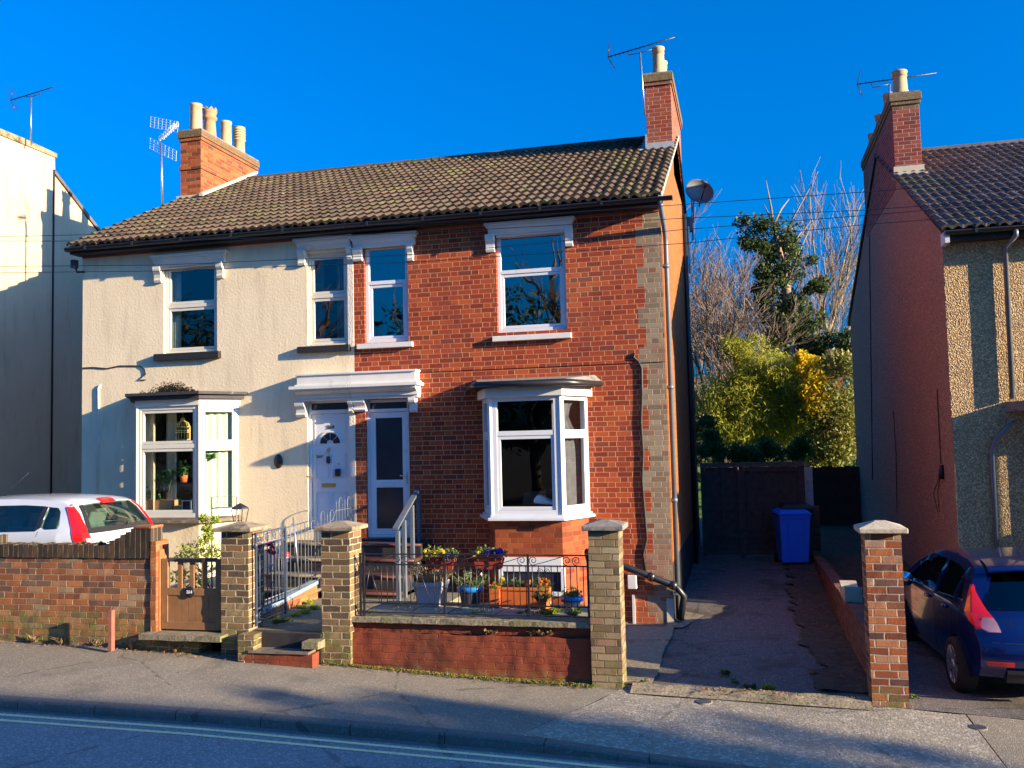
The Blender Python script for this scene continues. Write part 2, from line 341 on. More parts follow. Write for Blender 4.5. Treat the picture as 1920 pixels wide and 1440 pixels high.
M['glass'] = glass('glass', .03, (.92, .95, .94)); M['glass_sky'] = glass('glass_sky', .30, (.7, .75, .8)); M['glass_old'] = glass('glass_old', .10, (.75, .8, .82))
M['car_glass'] = glass('car_glass', .03, (.66, .76, .70)); M['car_glass_dark'] = glass('car_glass_dark', .04, (.16, .19, .20))

# roof tiles, ground
def roofmat(name, col, lich, k=.55):
    t = NT(name); p = t.pos(); P = t.sep(p)
    cell = t.n('ShaderNodeTexWhiteNoise', noise_dimensions='2D')
    t.set(cell, 'Vector', t.comb(t.math('FLOOR', t.math('DIVIDE', P[0], .30)), t.math('FLOOR', t.math('DIVIDE', P[2], .155)), 0))
    c = t.mix(cell.outputs[0], scol(col, .60), scol(col, 1.3)); c = t.mix(t.math('MULTIPLY', t.noise(p, 30, 4), .5), c, scol(col, .7))
    c = t.mix(t.math('MULTIPLY', t.smooth(t.noise(p, 2.2, 7, .7), k, k+.15), .65), c, lich)
    c = t.mix(t.smooth(t.noise(p, 11, 4, .6), .66, .71), c, (.34, .32, .27)); c = t.mix(t.math('MULTIPLY', t.math('GREATER_THAN', cell.outputs[0], .95), .6), c, scol(col, .45)); c = t.mix(t.math('MULTIPLY', t.smooth(t.noise(p, 1.1, 6, .7), .54, .64), .55), c, (.15, .15, .045))
    t.bump(t.noise(p, 45, 3), .35, .006); return t.out(c, .85, .25)
M['roof_tile'] = roofmat('roof_tile', (.108, .072, .047), (.10, .085, .035), .50)
M['roof_tile_dark'] = roofmat('roof_tile_dark', (.14, .105, .095), (.08, .07, .045))
def asphalt(name, base, spk, sc=160, amt=.5, patch=None, wear=None, blue=None, spots=None):
    t = NT(name); p = t.pos(); a = t.noise(p, sc, 2, .7); b = t.noise(p, 1.7, 6, .65)
    v = t.n('ShaderNodeTexVoronoi'); t.set(v, 'Vector', p); t.set(v, 'Scale', sc*.42); cs = t.sep(v.outputs['Color'])
    c = t.mix(b, scol(base, .72), scol(base, 1.25)); c = t.mix(t.math('MULTIPLY', t.smooth(cs[0], 1-amt, 1), .8), c, spk)
    c = t.mix(t.math('MULTIPLY', t.smooth(a, .45, .75), .5), c, scol(base, .45))
    if patch:
        pm = t.smooth(t.noise(p, .9, 7, .7), patch[1], patch[1]+.12); c = t.mix(t.math('MULTIPLY', pm, patch[2]), c, patch[0])
    vc = t.n('ShaderNodeTexVoronoi', feature='DISTANCE_TO_EDGE'); t.set(vc, 'Vector', t.vmath('ADD', p, t.vmath('MULTIPLY', t.n('ShaderNodeTexNoise').outputs['Color'], (.0, .0, 0)))); t.set(vc, 'Scale', .42)
    wob = t.noise(p, 5, 5, .7); cr_ = t.math('LESS_THAN', t.math('ADD', vc.outputs['Distance'], t.math('MULTIPLY', t.math('SUBTRACT', wob, .5), .10)), .004)
    c = t.mix(t.math('MULTIPLY', cr_, .55), c, scol(base, .3))
    if spots: c = t.mix(t.smooth(t.noise(p, 13, 2, .5), .75, .78), c, spots)
    pt = t.n('ShaderNodeTexVoronoi'); t.set(pt, 'Vector', p); t.set(pt, 'Scale', .33); c = t.mix(t.math('MULTIPLY', t.sep(pt.outputs['Color'])[0], .28), c, scol(base, .5))
    t.bump(t.math('ADD', t.math('SUBTRACT', 1, v.outputs['Distance']), a), .6, .006)
    return t.out(c, .85, .3), t
M['road'], _ = asphalt('road', (.24, .235, .225), (.50, .48, .45), 150, .35)
M['pavement'], _ = asphalt('pavement', (.235, .200, .150), (.44, .39, .30), 190, .3, ((.13, .115, .09), .54, .6), spots=(.20, .19, .17))
M['crossover'], _ = asphalt('crossover', (.27, .235, .18), (.52, .47, .38), 90, .45, ((.16, .145, .115), .53, .6))
M['drive'], _ = asphalt('drive', (.135, .118, .11), (.34, .31, .28), 150, .3, ((.06, .05, .03), .5, .7))
M['concrete'], _ = asphalt('concrete', (.27, .22, .15), (.38, .33, .25), 60, .3, ((.13, .12, .06), .55, .6))
M['terrace'], _ = asphalt('terrace', (.34, .29, .22), (.42, .37, .3), 60, .3, ((.22, .22, .05), .55, .7))
M['moss_concrete'], _ = asphalt('moss_concrete', (.24, .20, .13), (.34, .30, .22), 60, .3, ((.15, .15, .035), .53, .8))
M['soil'], _ = asphalt('soil', (.085, .062, .042), (.17, .13, .07), 40, .4, ((.05, .065, .02), .5, .7))
M['kerb'], _ = asphalt('kerb', (.15, .13, .115), (.2, .19, .18), 130, .3, ((.12, .12, .06), .6, .4))
t = NT('yellow_line'); p = t.pos(); wm = t.smooth(t.noise(p, 40, 5, .7), .56, .66)
M['yellow_line'] = t.out(t.mix(wm, (.85, .68, .34), (.28, .26, .22)), .75, .3)

# ------------------------------------------------------------------ ground levels
BACK = [(-8.15, -.90), (-6.6, -.93), (-4.87, -.99), (-3.5, -1.05), (-1.96, -1.13), (-.45, -1.18), (1, -1.21), (2.35, -1.24), (3.5, -1.30)]
KTOP = [(-6.55, -1.07), (-3.95, -1.10), (-2.05, -1.15), (-.8, -1.19), (.1, -1.27), (.95, -1.33), (2, -1.385)]
KBOT = [(-6.5, -1.16), (-3.95, -1.19), (-2.05, -1.245), (-.8, -1.28), (.1, -1.315), (.95, -1.35), (2, -1.40)]
def zb(x): return interp(BACK, x)
def zk(x): return interp(KTOP, x)
def zr(x): return min(interp(KBOT, x), zk(x)-.012)
def gz(x, y):
    """pavement height"""
    t = (y+3.6)/(-5.4+3.6); return lerp(zb(x), zk(x), max(0, min(1, t)))
def sheet(name, xs, ys, zf, mat, kind='structure', xf=None):
    b = MB(); nx, ny = len(xs), len(ys)
    vs = [(xf(x, y) if xf else x, y, zf(x, y)) for y in ys for x in xs]
    b.add(vs, [(j*nx+i, j*nx+i+1, (j+1)*nx+i+1, (j+1)*nx+i) for j in range(ny-1) for i in range(nx-1)])
    return tag(b.build(name, mat), kind=kind)
def rng(a, b, n): return [lerp(a, b, i/n) for i in range(n+1)]
def bumpy(x, y, s=1.5, a=.008): return a*noise.noise(Vector((x*s, y*s, 0)))
g = MB(); g.quad((-900, -900, -1.9), (900, -900, -1.9), (900, 900, -1.9), (-900, 900, -1.9)); tag(g.build('ground', M['soil']), kind='structure')
XS = rng(-30, -9, 10)[:-1]+rng(-9, 6, 60)+rng(6, 30, 10)[1:]
sheet('road', XS, [-12.2, -9, -7, -6.2, -5.8, -5.55, -5.535], lambda x, y: zr(x)+.02*min(1, max(0, (-5.55-y)/3)) - (.0 if y > -12 else 0), M['road'])
def xsplit(y): return lerp(-.30, -.98, (y+3.75)/(-5.4+3.75))     # where the tarmac meets the concrete crossover
sheet('pavement', rng(0, 1, 40), rng(-3.55, -5.4, 9), lambda u, y: gz(lerp(-30, xsplit(y), u), y)+bumpy(lerp(-30, xsplit(y), u), y), M['pavement'], xf=lambda u, y: lerp(-30, xsplit(y), u**.6))
def xs2(y): return lerp(3.05, 3.15, (y+3.75)/(-1.65))
sheet('crossover', rng(0, 1, 24), rng(-3.72, -5.4, 9), lambda u, y: gz(lerp(xsplit(y), xs2(y), u), y)+bumpy(lerp(xsplit(y), xs2(y), u)*2, y*2), M['crossover'], xf=lambda u, y: lerp(xsplit(y), xs2(y), u))
sheet('far_pavement', rng(0, 1, 30), rng(-3.72, -5.4, 6), lambda u, y: gz(lerp(xs2(y)+.012, 30, u*u), y), M['pavement'], xf=lambda u, y: lerp(xs2(y)+.012, 30, u*u))
# fix: sheets above take z from linear u while x uses u**.6 / u*u, so set z again from the true x
for nm in ('pavement', 'far_pavement'):
    for v in bpy.data.objects[nm].data.vertices: v.co.z = gz(v.co.x, v.co.y)+bumpy(v.co.x, v.co.y, 1.5, .010)
def drive_z(x, y):
    return interp([(-3.8, zb(x)+.004), (-3.2, -1.20), (0, -1.205), (6, -.98), (14, -.9)], y)
sheet('driveway', rng(-.7, 2.32, 12), rng(-3.74, 14, 36), lambda x, y: drive_z(x, y)+bumpy(x, y, 1.2, .02)-.01, M['drive'])
b = MB()
for (x0, x1, y0, y1) in ((-.62, .02, -3.50, -.35),):
    for i in range(8):
        for j in range(3):
            ya, yb = lerp(y0, y1, i/8), lerp(y0, y1, (i+1)/8); xa, xb = lerp(x0, x1+.015*math.sin(i*1.3), j/3), lerp(x0, x1+.015*math.sin(i*1.3), (j+1)/3)
            b.quad((xa, ya, drive_z(xa, ya)+.016), (xb, ya, drive_z(xb, ya)+.016), (xb, yb, drive_z(xb, yb)+.016), (xa, yb, drive_z(xa, yb)+.016))
b.quad((-.1, -.34, -1.192), (.14, -.34, -1.192), (.40, .55, -1.178), (-.02, .9, -1.172))
tag(b.build('concrete_path', M['concrete']), kind='structure')
b = MB()     # raised mossy lip between the drive and the pavement
for i in range(20):
    xa, xb = lerp(-.17, 2.2, i/20), lerp(-.17, 2.2, (i+1)/20)
    wa = -3.62+.03*math.sin(i*1.7); wb_ = -3.62+.03*math.sin((i+1)*1.7)
    b.quad((xa, -3.86, gz(xa, -3.86)+.014), (xb, -3.86, gz(xb, -3.86)+.014), (xb, wb_, zb(xb)+.05), (xa, wa, zb(xa)+.05))
    b.quad((xa, wa, zb(xa)+.05), (xb, wb_, zb(xb)+.05), (xb, -3.45, drive_z(xb, -3.45)-.012), (xa, -3.45, drive_z(xa, -3.45)-.012))
tag(b.build('drive_edge', M['concrete']), kind='structure')
sheet('soil_verge', rng(1.72, 2.30, 8), rng(-3.4, 6, 110), lambda x, y: drive_z(x, y)+.012+.035*max(0, noise.noise(Vector((x*3, y*2, 0)))+.2), M['soil'], xf=lambda x, y: x+(2.3-x)*(.35*noise.noise(Vector((1, y*.7, 0)))+.30*noise.noise(Vector((3, y*4, 0)))))
sheet('neighbour_drive', rng(2.45, 9, 8), rng(-3.72, .95, 6), lambda x, y: interp([(-3.8, zb(x)-.004), (0, -1.2)], y), M['drive'])
sheet('passage', rng(2.42, 4.0, 4), rng(.95, 13, 14), lambda x, y: drive_z(x, y)-.03, M['soil'])
sheet('front_yard', rng(-22, -5.05, 10), rng(-3.6, 0, 4), lambda x, y: -.72, M['concrete'])
sheet('sunken_area', rng(-3.6, -.66, 4), rng(-2.45, 0, 3), lambda x, y: -1.205, M['concrete'])
sheet('garden_ground', rng(-30, 40, 14), rng(14, 90, 10), lambda x, y: -.95+.5*noise.noise(Vector((x*.1, y*.1, 3))), M['grass'])
# kerb stones, one thing each would be a repeat: the row is part of the setting
b = MB(); x = -30
while x < 12:
    x1 = x+.915; n = 3
    for k in range(n):
        a, c = lerp(x, x1-.008, k/n), lerp(x, x1-.008, (k+1)/n)
        pts = lambda q: [(q, -5.4, zk(q)+.004), (q, -5.515, zk(q)+.002), (q, -5.53, zk(q)-.015), (q, -5.545, zr(q)-.05)]
        A, B = pts(a), pts(c)
        for i in range(3): b.quad(A[i], B[i], B[i+1], A[i+1])
    x = x1
tag(b.build('kerb', M['kerb']), kind='structure')
for yy in (-5.70, -5.86):
    sheet('yellow_line', XS, [yy, yy-.055], lambda x, y: zr(x)+.02*max(0, (-5.55-y)/3)+.004, M['yellow_line'])
b = MB()   # dirt in the channel
sheet('gutter_channel', XS, [-5.546, -5.63], lambda x, y: zr(x)+.02*max(0, (-5.55-y)/3)+.003, M['kerb'])

# ------------------------------------------------------------------ building helpers
def wall_y(mb, X0, X1, Z0, Z1, Y, holes, depth=.11):
    """front wall in the plane Y with real openings (x0,x1,z0,z1) and reveals"""
    xs = sorted({X0, X1, *[h[0] for h in holes], *[h[1] for h in holes]}); zs = sorted({Z0, Z1, *[h[2] for h in holes], *[h[3] for h in holes]})
    for a, c in zip(xs, xs[1:]):
        for d, e in zip(zs, zs[1:]):
            if any(h[0] <= a and c <= h[1] and h[2] <= d and e <= h[3] for h in holes): continue
            mb.quad((a, Y, d), (c, Y, d), (c, Y, e), (a, Y, e))
    for (a, c, d, e) in holes:
        y2 = Y+depth
        mb.quad((a, Y, d), (a, y2, d), (a, y2, e), (a, Y, e)); mb.quad((c, Y, d), (c, Y, e), (c, y2, e), (c, y2, d))
        mb.quad((a, Y, e), (a, y2, e), (c, y2, e), (c, Y, e)); mb.quad((a, Y, d), (c, Y, d), (c, y2, d), (a, y2, d))
def px_hole(x0, y0, x1, y1, Y=0):
    a, b, c = PY(x0, (y0+y1)/2, Y), PY(x1, (y0+y1)/2, Y), 0
    return (a.x, b.x, PY((x0+x1)/2, y1, Y).z, PY((x0+x1)/2, y0, Y).z)
def frame(mb, x0, x1, z0, z1, y0, y1, t):
    mb.box(x0, x0+t, y0, y1, z0, z1); mb.box(x1-t, x1, y0, y1, z0, z1)
    mb.box(x0+t, x1-t, y0, y1, z1-t, z1); mb.box(x0+t, x1-t, y0, y1, z0, z0+t)
def window(parent, h, mat, gmat, zt, y=.05, t=.055, top_sash=True, low_sash=True, room=M['room'], roomd=1.3, label=None, curtain=None):
    x0, x1, z0, z1 = h
    f = MB(); e = .003
    frame(f, x0+e, x1-e, z0+e, z1-e, y, y+.07, t)
    f.box(x0+t, x1-t, y, y+.07, zt-.03, zt+.03)
    fo = f.build('window', mat, parent, bevel=.004)
    if label: fo['label'] = label
    for (a, c, on) in ((zt+.03, z1-t-e, top_sash), (z0+t+e, zt-.03, low_sash)):
        i = 0
        if on:
            s = MB(); frame(s, x0+t+.004, x1-t-.004, a+.004, c-.004, y+.012, y+.055, .045); s.build('sash', mat, fo, bevel=.004); i = .042
        gq = MB(); gy = y+.035; gq.quad((x0+t+i, gy, a+i), (x1-t-i, gy, a+i), (x1-t-i, gy, c-i), (x0+t+i, gy, c-i)); gq.build('pane', gmat, fo)
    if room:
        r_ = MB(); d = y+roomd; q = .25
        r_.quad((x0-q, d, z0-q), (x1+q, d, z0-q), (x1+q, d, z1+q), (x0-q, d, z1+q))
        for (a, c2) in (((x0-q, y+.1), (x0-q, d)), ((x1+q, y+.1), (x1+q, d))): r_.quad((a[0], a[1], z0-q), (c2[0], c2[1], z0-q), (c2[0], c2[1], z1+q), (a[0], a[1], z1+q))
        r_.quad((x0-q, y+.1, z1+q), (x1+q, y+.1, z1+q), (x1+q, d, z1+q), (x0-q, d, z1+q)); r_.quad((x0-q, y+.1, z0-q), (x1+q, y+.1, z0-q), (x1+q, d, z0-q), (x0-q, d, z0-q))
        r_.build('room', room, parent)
    if curtain:
        cm, segs = curtain; cb = MB()
        for (a, c) in segs:
            n = 14
            for k in range(n):
                u0, u1 = lerp(x0+(x1-x0)*a, x0+(x1-x0)*c, k/n), lerp(x0+(x1-x0)*a, x0+(x1-x0)*c, (k+1)/n)
                cb.quad((u0, y+.16+.02*math.sin(k*2.1), z0), (u1, y+.16+.02*math.sin((k+1)*2.1), z0), (u1, y+.16+.02*math.sin((k+1)*2.1), z1), (u0, y+.16+.02*math.sin(k*2.1), z1))
        cb.build('curtain', cm, parent)
    return fo
def tiled_roof(name, parent, X0, X1, y0, z0, y1, z1, mat, pitch=.15, courses=17, amp=.036, lift=.026, th=.022, skip=None):
    """corrugated interlocking tiles, course over course, from eave (y0,z0) to ridge (y1,z1)"""
    b = MB(); L = math.hypot(y1-y0, z1-z0); dy, dz = (y1-y0)/L, (z1-z0)/L; ny, nz = -dz, dy
    n = max(2, int(round((X1-X0)/pitch))); sub = 7
    prof = [0, .10, .75, 1, .95, .45, 0]
    rnd = random.Random(4)
    for c in range(courses):
        s0, s1 = L*c/courses, L*(c+1)/courses+.02
        off = (c % 2)*.0
        row0, row1, rowf = [], [], []
        for i in range(n*sub+1):
            x = lerp(X0, X1, i/(n*sub)); ph = (i % sub)
            k = i//sub; h = amp*prof[ph]+rnd.uniform(-.0015, .0015)
            if ph == 0: jit = rnd.uniform(-.004, .006)
            for row, s, l in ((row0, s0-.012+jit, lift+th), (row1, s1, .0+th*.4), (rowf, s0-.012+jit, 0)):
                hh = h+l; row.append((x, y0+dy*s+ny*hh, z0+dz*s+nz*hh))
        m = len(row0); fs = [(i, i+1, m+i+1, m+i) for i in range(m-1)]+[(2*m+i, 2*m+i+1, i+1, i) for i in range(m-1)]
        b.add(row0+row1+rowf, fs, False)
    return b.build(name, mat, parent)
def gutter(parent, X0, X1, Y, Z, r=.055, mat=None):
    b = MB(); n = 8
    for k in range(n):
        a0, a1 = math.pi+math.pi*k/n, math.pi+math.pi*(k+1)/n
        p0 = (math.cos(a0)*r, math.sin(a0)*r); p1 = (math.cos(a1)*r, math.sin(a1)*r)
        b.quad((X0, Y+p0[0], Z+p0[1]), (X1, Y+p0[0], Z+p0[1]), (X1, Y+p1[0], Z+p1[1]), (X0, Y+p1[0], Z+p1[1]))
    b.box(X0, X1, Y-r-.006, Y-r+.006, Z-.012, Z+.006)
    x = X0+.4
    while x < X1-.2: b.box(x-.018, x+.018, Y-r-.014, Y-r+.004, Z-.05, Z+.012); x += .92
    b.box(X0-.006, X0, Y-r, Y+r, Z-r, Z); b.box(X1, X1+.006, Y-r, Y+r, Z-r, Z)
    return b.build('gutter', mat or M['black_plastic'], parent)
def bracket(mb, x0, x1, ytop, ybot, z1, z0):
    """console bracket with an S profile, from the wall (Y=0) outwards"""
    pr = [(0, z1), (ytop, z1), (ytop, z1-.04), (ytop*.92, lerp(z1, z0, .3)), (ytop*.55, lerp(z1, z0, .5)), (ybot, lerp(z1, z0, .72)), (ybot*1.25, lerp(z1, z0, .85)), (ybot*.9, z0), (0, z0)]
    mb.prism([(x0, -y, z) for (y, z) in pr], (x1-x0, 0, 0))
def hood(mb, x0, x1, z0, z1, d):
    """stepped cornice above an opening"""
    h = z1-z0
    mb.box(x0-.03, x1+.03, -d, .0, z1-h*.22, z1)
    mb.box(x0+.0, x1-.0, -d*.82, .0, z1-h*.42, z1-h*.22)
    mb.prism([(x0+.02, 0, z0), (x0+.02, -d*.45, z0), (x0+.02, -d*.55, lerp(z0, z1, .3)), (x0+.02, -d*.75, z1-h*.42), (x0+.02, 0, z1-h*.42)], (x1-x0-.04, 0, 0))

EZ, RY, RZ = 4.93, 4.60, 7.38     # eave and ridge of the pair
XL, XP = -9.97, -4.90
# =================================================================== RED HOUSE
RH = thing('brick_house', (XP/2, 0, -1.2), 'red brick semi-detached house with grey brick corner, white bay window and orange gable', 'house')
h_big = px_hole(931, 434, 1061, 621); h_nar = px_hole(683, 458, 765, 642); h_door = px_hole(686, 748, 768, 1009)
bay_open = (-2.77, -1.20, .36, 2.12)
wb = MB(); wall_y(wb, XP, 0, -1.6, EZ, 0, [h_big, h_nar, h_door, bay_open], .10); wb.build('wall', M['red_brick'], RH)
# thin projecting string course
zs_ = PY(980, 688).z; MB().box(-4.0, -.004, -.014, .0, zs_-.012, zs_+.008).build('string_course', M['red_brick'], RH)
gb = MB(); GY = 7.3
gb.prism([(0, .002, -1.6), (0, .002, EZ), (0, RY, RZ-.04), (0, GY, RZ-.04-(GY-RY)*.51), (0, GY, -1.6)], (-.20, 0, 0))
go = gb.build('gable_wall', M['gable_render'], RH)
bw = MB(); bw.box(XP, -.3, GY-.1, GY+.1, -1.6, RZ-(GY-RY)*.51-.1); bw.build('back_wall', M['gable_render'], RH)
MB().prism([(-.02, GY+.1, -1.6), (-.02, GY+.1, 3.9), (-.02, 8.5, 3.0), (-.02, 8.5, -1.6)], (-3, 0, 0)).build('rear_wing', M['red_brick'], RH)
fl = MB(); fl.box(XP+.02, -.25, .12, GY, 2.32, 2.42); fl.box(XP+.02, -.25, .12, GY, -.25, -.15); fl.build('floor', M['room'], RH)
tiled_roof('roof', RH, XP, .045, -.33, EZ+.03, RY, RZ+.03, M['roof_tile'])
b = MB(); b.quad((XP, RY, RZ), (.04, RY, RZ), (.04, GY+.3, RZ-(GY+.3-RY)*.51), (XP, GY+.3, RZ-(GY+.3-RY)*.51))
b.quad((XP, -.2, EZ+.01), (.0, -.2, EZ+.01), (.0, RY, RZ-.01), (XP, RY, RZ-.01)); b.build('roof_deck', M['roof_tile_dark'], RH)
def ridge(parent, X0, X1, Y, Z, mat):
    b = MB(); x = X0
    while x < X1-.05:
        x1 = min(x+.44, X1); n = 6; rr = .115+.006*math.sin(x*7); vs = []
        for xx in (x, x1-.006):
            for k in range(n+1):
                a = math.pi*k/n; vs.append((xx, Y+math.cos(a)*rr*1.1, Z-.035+math.sin(a)*rr*.85))
        b.add(vs, [(k, k+1, n+2+k, n+1+k) for k in range(n)], True); x = x1
    return b.build('ridge_tiles', mat, parent)
ridge(RH, XP, -.58, RY, RZ+.05, M['roof_tile'])
# verge mortar
b = MB(); b.prism([(.0, -.27, EZ+.0), (.0, -.27, EZ+.055), (.0, RY, RZ+.055), (.0, RY, RZ+.0)], (.05, 0, 0)); b.build('verge', M['mortar_light'], RH)
def chimney(parent, x0, x1, y0, y1, zbot, ztop, mat, capmat, name='chimney', string=None, label=None):
    b = MB(); b.box(x0, x1, y0, y1, zbot, ztop-.26)
    if string: b.box(x0-.022, x1+.022, y0-.022, y1+.022, string, string+.07)
    b.box(x0-.025, x1+.025, y0-.025, y1+.025, ztop-.26, ztop-.19); b.box(x0-.045, x1+.045, y0-.045, y1+.045, ztop-.19, ztop-.05)
    o = b.build(name, mat, parent, bevel=.006)
    c = MB(); c.prism([(x0-.03, y0-.03, ztop-.05), (x1+.03, y0-.03, ztop-.05), (x1+.03, y1+.03, ztop-.05), (x0-.03, y1+.03, ztop-.05)], (0, 0, .03))
    c.add([(x0, y0, ztop-.02), (x1, y0, ztop-.02), (x1, y1, ztop-.02), (x0, y1, ztop-.02), (x0+.12, y0+.2, ztop+.05), (x1-.12, y0+.2, ztop+.05), (x1-.12, y1-.2, ztop+.05), (x0+.12, y1-.2, ztop+.05)],
          [(0, 1, 5, 4), (1, 2, 6, 5), (2, 3, 7, 6), (3, 0, 4, 7), (4, 5, 6, 7)])
    c.build('flaunching', capmat, o)
    return o
def pot(parent, x, y, z, h, r, kind=0, mat=None, label=None):
    b = MB()
    if kind == 0: pr = [(r*1.25, 0), (r*1.25, .05), (r*1.12, .09), (r, .13), (r*.93, h*.7), (r*.9, h*.78), (r*1.02, h*.79), (r*.96, h-.05), (r*1.08, h-.03), (r*1.05, h), (r*.8, h), (r*.8, h-.12)]
    elif kind == 1: pr = [(r*1.15, 0), (r*1.1, .06), (r*.95, h*.5), (r*.92, h*.62), (r*1.2, h*.66), (r*1.22, h*.72), (r*1.0, h*.74), (r*1.1, h*.84), (r*1.2, h*.9), (r*1.15, h-.03), (r*.95, h-.03), (r*.8, h-.1)]
    elif kind == 2: pr = [(r*1.1, 0), (r, .05), (r*.95, h*.9), (r*1.03, h*.92), (r*1.03, h), (r*.82, h), (r*.82, h-.1)]
    else: pr = [(r*1.1, 0), (r*1.0, .06), (r*.95, h*.5)]+[q for k in range(5) for q in ((r*1.12, h*(.52+.09*k)), (r*1.12, h*(.565+.09*k)), (r*.93, h*(.57+.09*k)), (r*.93, h*(.605+.09*k)))]+[(r*1.1, h*.98), (r*.9, h), (r*.7, h-.1)]
    b.lathe((x, y, z), pr, 18)
    if kind == 1:
        for k in range(8):
            a = 2*math.pi*k/8; cx, cy = x+math.cos(a)*r*1.06, y+math.sin(a)*r*1.06; t = Vector((-math.sin(a), math.cos(a), 0))*.05; n = Vector((math.cos(a), math.sin(a), 0))*.015
            p0 = Vector((cx, cy, z+h-.035)); b.prism([p0-t-n, p0+t-n, p0-n+Vector((0, 0, .06))], n*2)
    return b.build('chimney_pot', mat or M['clay'], parent)
ch = chimney(RH, -.47, -.0, 3.35, 6.0, 6.3, 8.27, M['chimney_red'], M['concrete_cap'])
for i, yy in enumerate((3.62, 4.3, 5.0, 5.7)): pot(ch, -.23, yy, 8.27, .56, .115, 0)
b = MB(); b.box(-.50, .025, 3.325, 3.35, 6.72, 6.93); b.prism([(-.50, 3.34, 6.80), (.03, 3.34, 6.80), (.03, 3.18, 6.735), (-.50, 3.18, 6.735)], (0, 0, .012)); b.box(-.50, -.472, 3.34, 4.5, 6.9, 7.1)
b.prism([(-.50, 3.3, 6.80), (-.50, 4.5, 7.42), (-.62, 4.5, 7.42), (-.62, 3.25, 6.78)], (0, 0, .012)); b.build('lead_flashing', M['lead'], ch)
# fascia, soffit and gutter
b = MB(); b.box(XP, .0, -.265, -.245, EZ-.09, EZ+.01); b.box(XP, .0, -.245, .0, EZ-.09, EZ-.075); b.build('fascia', M['black_paint'], RH)
b = MB(); b.box(XP, .0, -.02, .0, EZ-.12, EZ-.09); b.build('soffit_batten', M['rust_paint'], RH)
gutter(RH, XP, .20, -.33, EZ-.005)
dp = MB(); dp.tube([(.03, -.33, EZ-.05), (.03, -.30, EZ-.12), (.05, -.03, EZ-.38), (.055, .07, EZ-.50), (.055, .10, EZ-.62), (.055, .10, -1.15)], .036, 10)
for z in (4.0, 2.2, .55, -.8): dp.lathe((.055, .10, z), [(.046, -.03), (.046, .03)], 10); dp.box(0, .05, .03, .16, z-.01, z+.01)
dp.build('downpipe', M['grey_metal'], RH)
MB().tube([(.06, 5.2, 6.0), (.06, 5.2, -1.1)], .045, 8).build('soil_pipe', M['black_plastic'], RH)
MB().tube([(.10, 5.9, 4.9), (.10, 5.9, 5.9)], .02, 6).build('vent_pipe', M['white_paint'], RH)
# angled waste pipe and meter box by the corner
a, c = PY(1165, 1060, -.09), PY(1268, 1100, -.09)
b = MB(); b.tube([a+Vector((-.5, 0, .2)), a, c, c+Vector((.10, .05, -.14)), (.09, .02, -1.15)], .05, 10)
for k in (.55, .95): q = a.lerp(c, k); b.lathe(q, [(.062, -.04), (.062, .04)], 12, (c-a))
b.build('waste_pipe', M['black_plastic'], RH)
mbx = px_hole(1177, 1078, 1194, 1104, -.1); b = MB(); b.box(mbx[0], mbx[1], -.14, 0, mbx[2], mbx[3]); b.build('meter_box', M['old_white'], RH, bevel=.01)
q0 = px_hole(1186, 1115, 1191, 1168, -.02); b = MB(); b.box(q0[0], q0[1], -.03, 0, q0[2]-.02, q0[3]); b.build('pipe_casing', M['old_white'], RH)
q0 = px_hole(1252, 1098, 1262, 1168, -.02); MB().box(-.10, .0, -.012, 0, -1.25, -.85).build('corner_patch', M['mortar_light'], RH)
# dark cable wandering down the wall
pts = [(1190, 662), (1188, 670), (1197, 678), (1203, 690), (1204, 740), (1202, 790), (1206, 850), (1204, 900), (1209, 960), (1213, 1010), (1206, 1040), (1211, 1075)]
MB().tube([PY(x, y, -.012) for x, y in pts], .018, 6).build('cable', M['black_paint'], RH)
# windows
window(RH, h_big, M['upvc'], M['glass_sky'], PY(996, 508, .08).z, top_sash=False)
window(RH, h_nar, M['upvc'], M['glass_sky'], PY(724, 530, .08).z, top_sash=False, t=.06)
for (x0, y0, x1, y1) in ((923, 627, 1071, 637), (669, 643, 773, 652)):
    s = px_hole(x0, y0, x1, y1, -.06); MB().box(s[0], s[1], -.075, .03, s[2], s[3]).build('window_sill', M['white_paint'], RH, bevel=.006)
def lintel(parent, px, nb, d=.13, mat=None, kb=None):
    s = px_hole(*px, -d); b = MB(); hood(b, s[0], s[1], s[2], s[3], d)
    for (xa, xb) in nb:
        bracket(b, xa, xb, d*.75, d*.35, s[2]+.01, s[2]-.26)
    b.box(s[0]+.14, s[1]-.14, -.03, 0, s[2]-.035, s[2])
    return b.build('window_hood', mat or M['white_paint'], parent, bevel=.004)
lintel(RH, (910, 411, 1073, 433), [(h_big[0]-.15, h_big[0]-.012), (h_big[1]+.012, h_big[1]+.13)])
# the double hood over the two narrow windows belongs half to each house
xa, xb = PY(683, 450).x, PY(775, 450).x
s = px_hole(660, 437, 776, 460, -.13); b = MB(); hood(b, XP+.004, s[1], s[2]-.0, s[3], .13); bracket(b, h_nar[1]+.012, h_nar[1]+.11, .10, .05, s[2]+.01, s[2]-.26); bracket(b, XP+.01, h_nar[0]-.012, .10, .05, s[2]+.01, s[2]-.20)
b.build('window_hood', M['white_paint'], RH, bevel=.004)
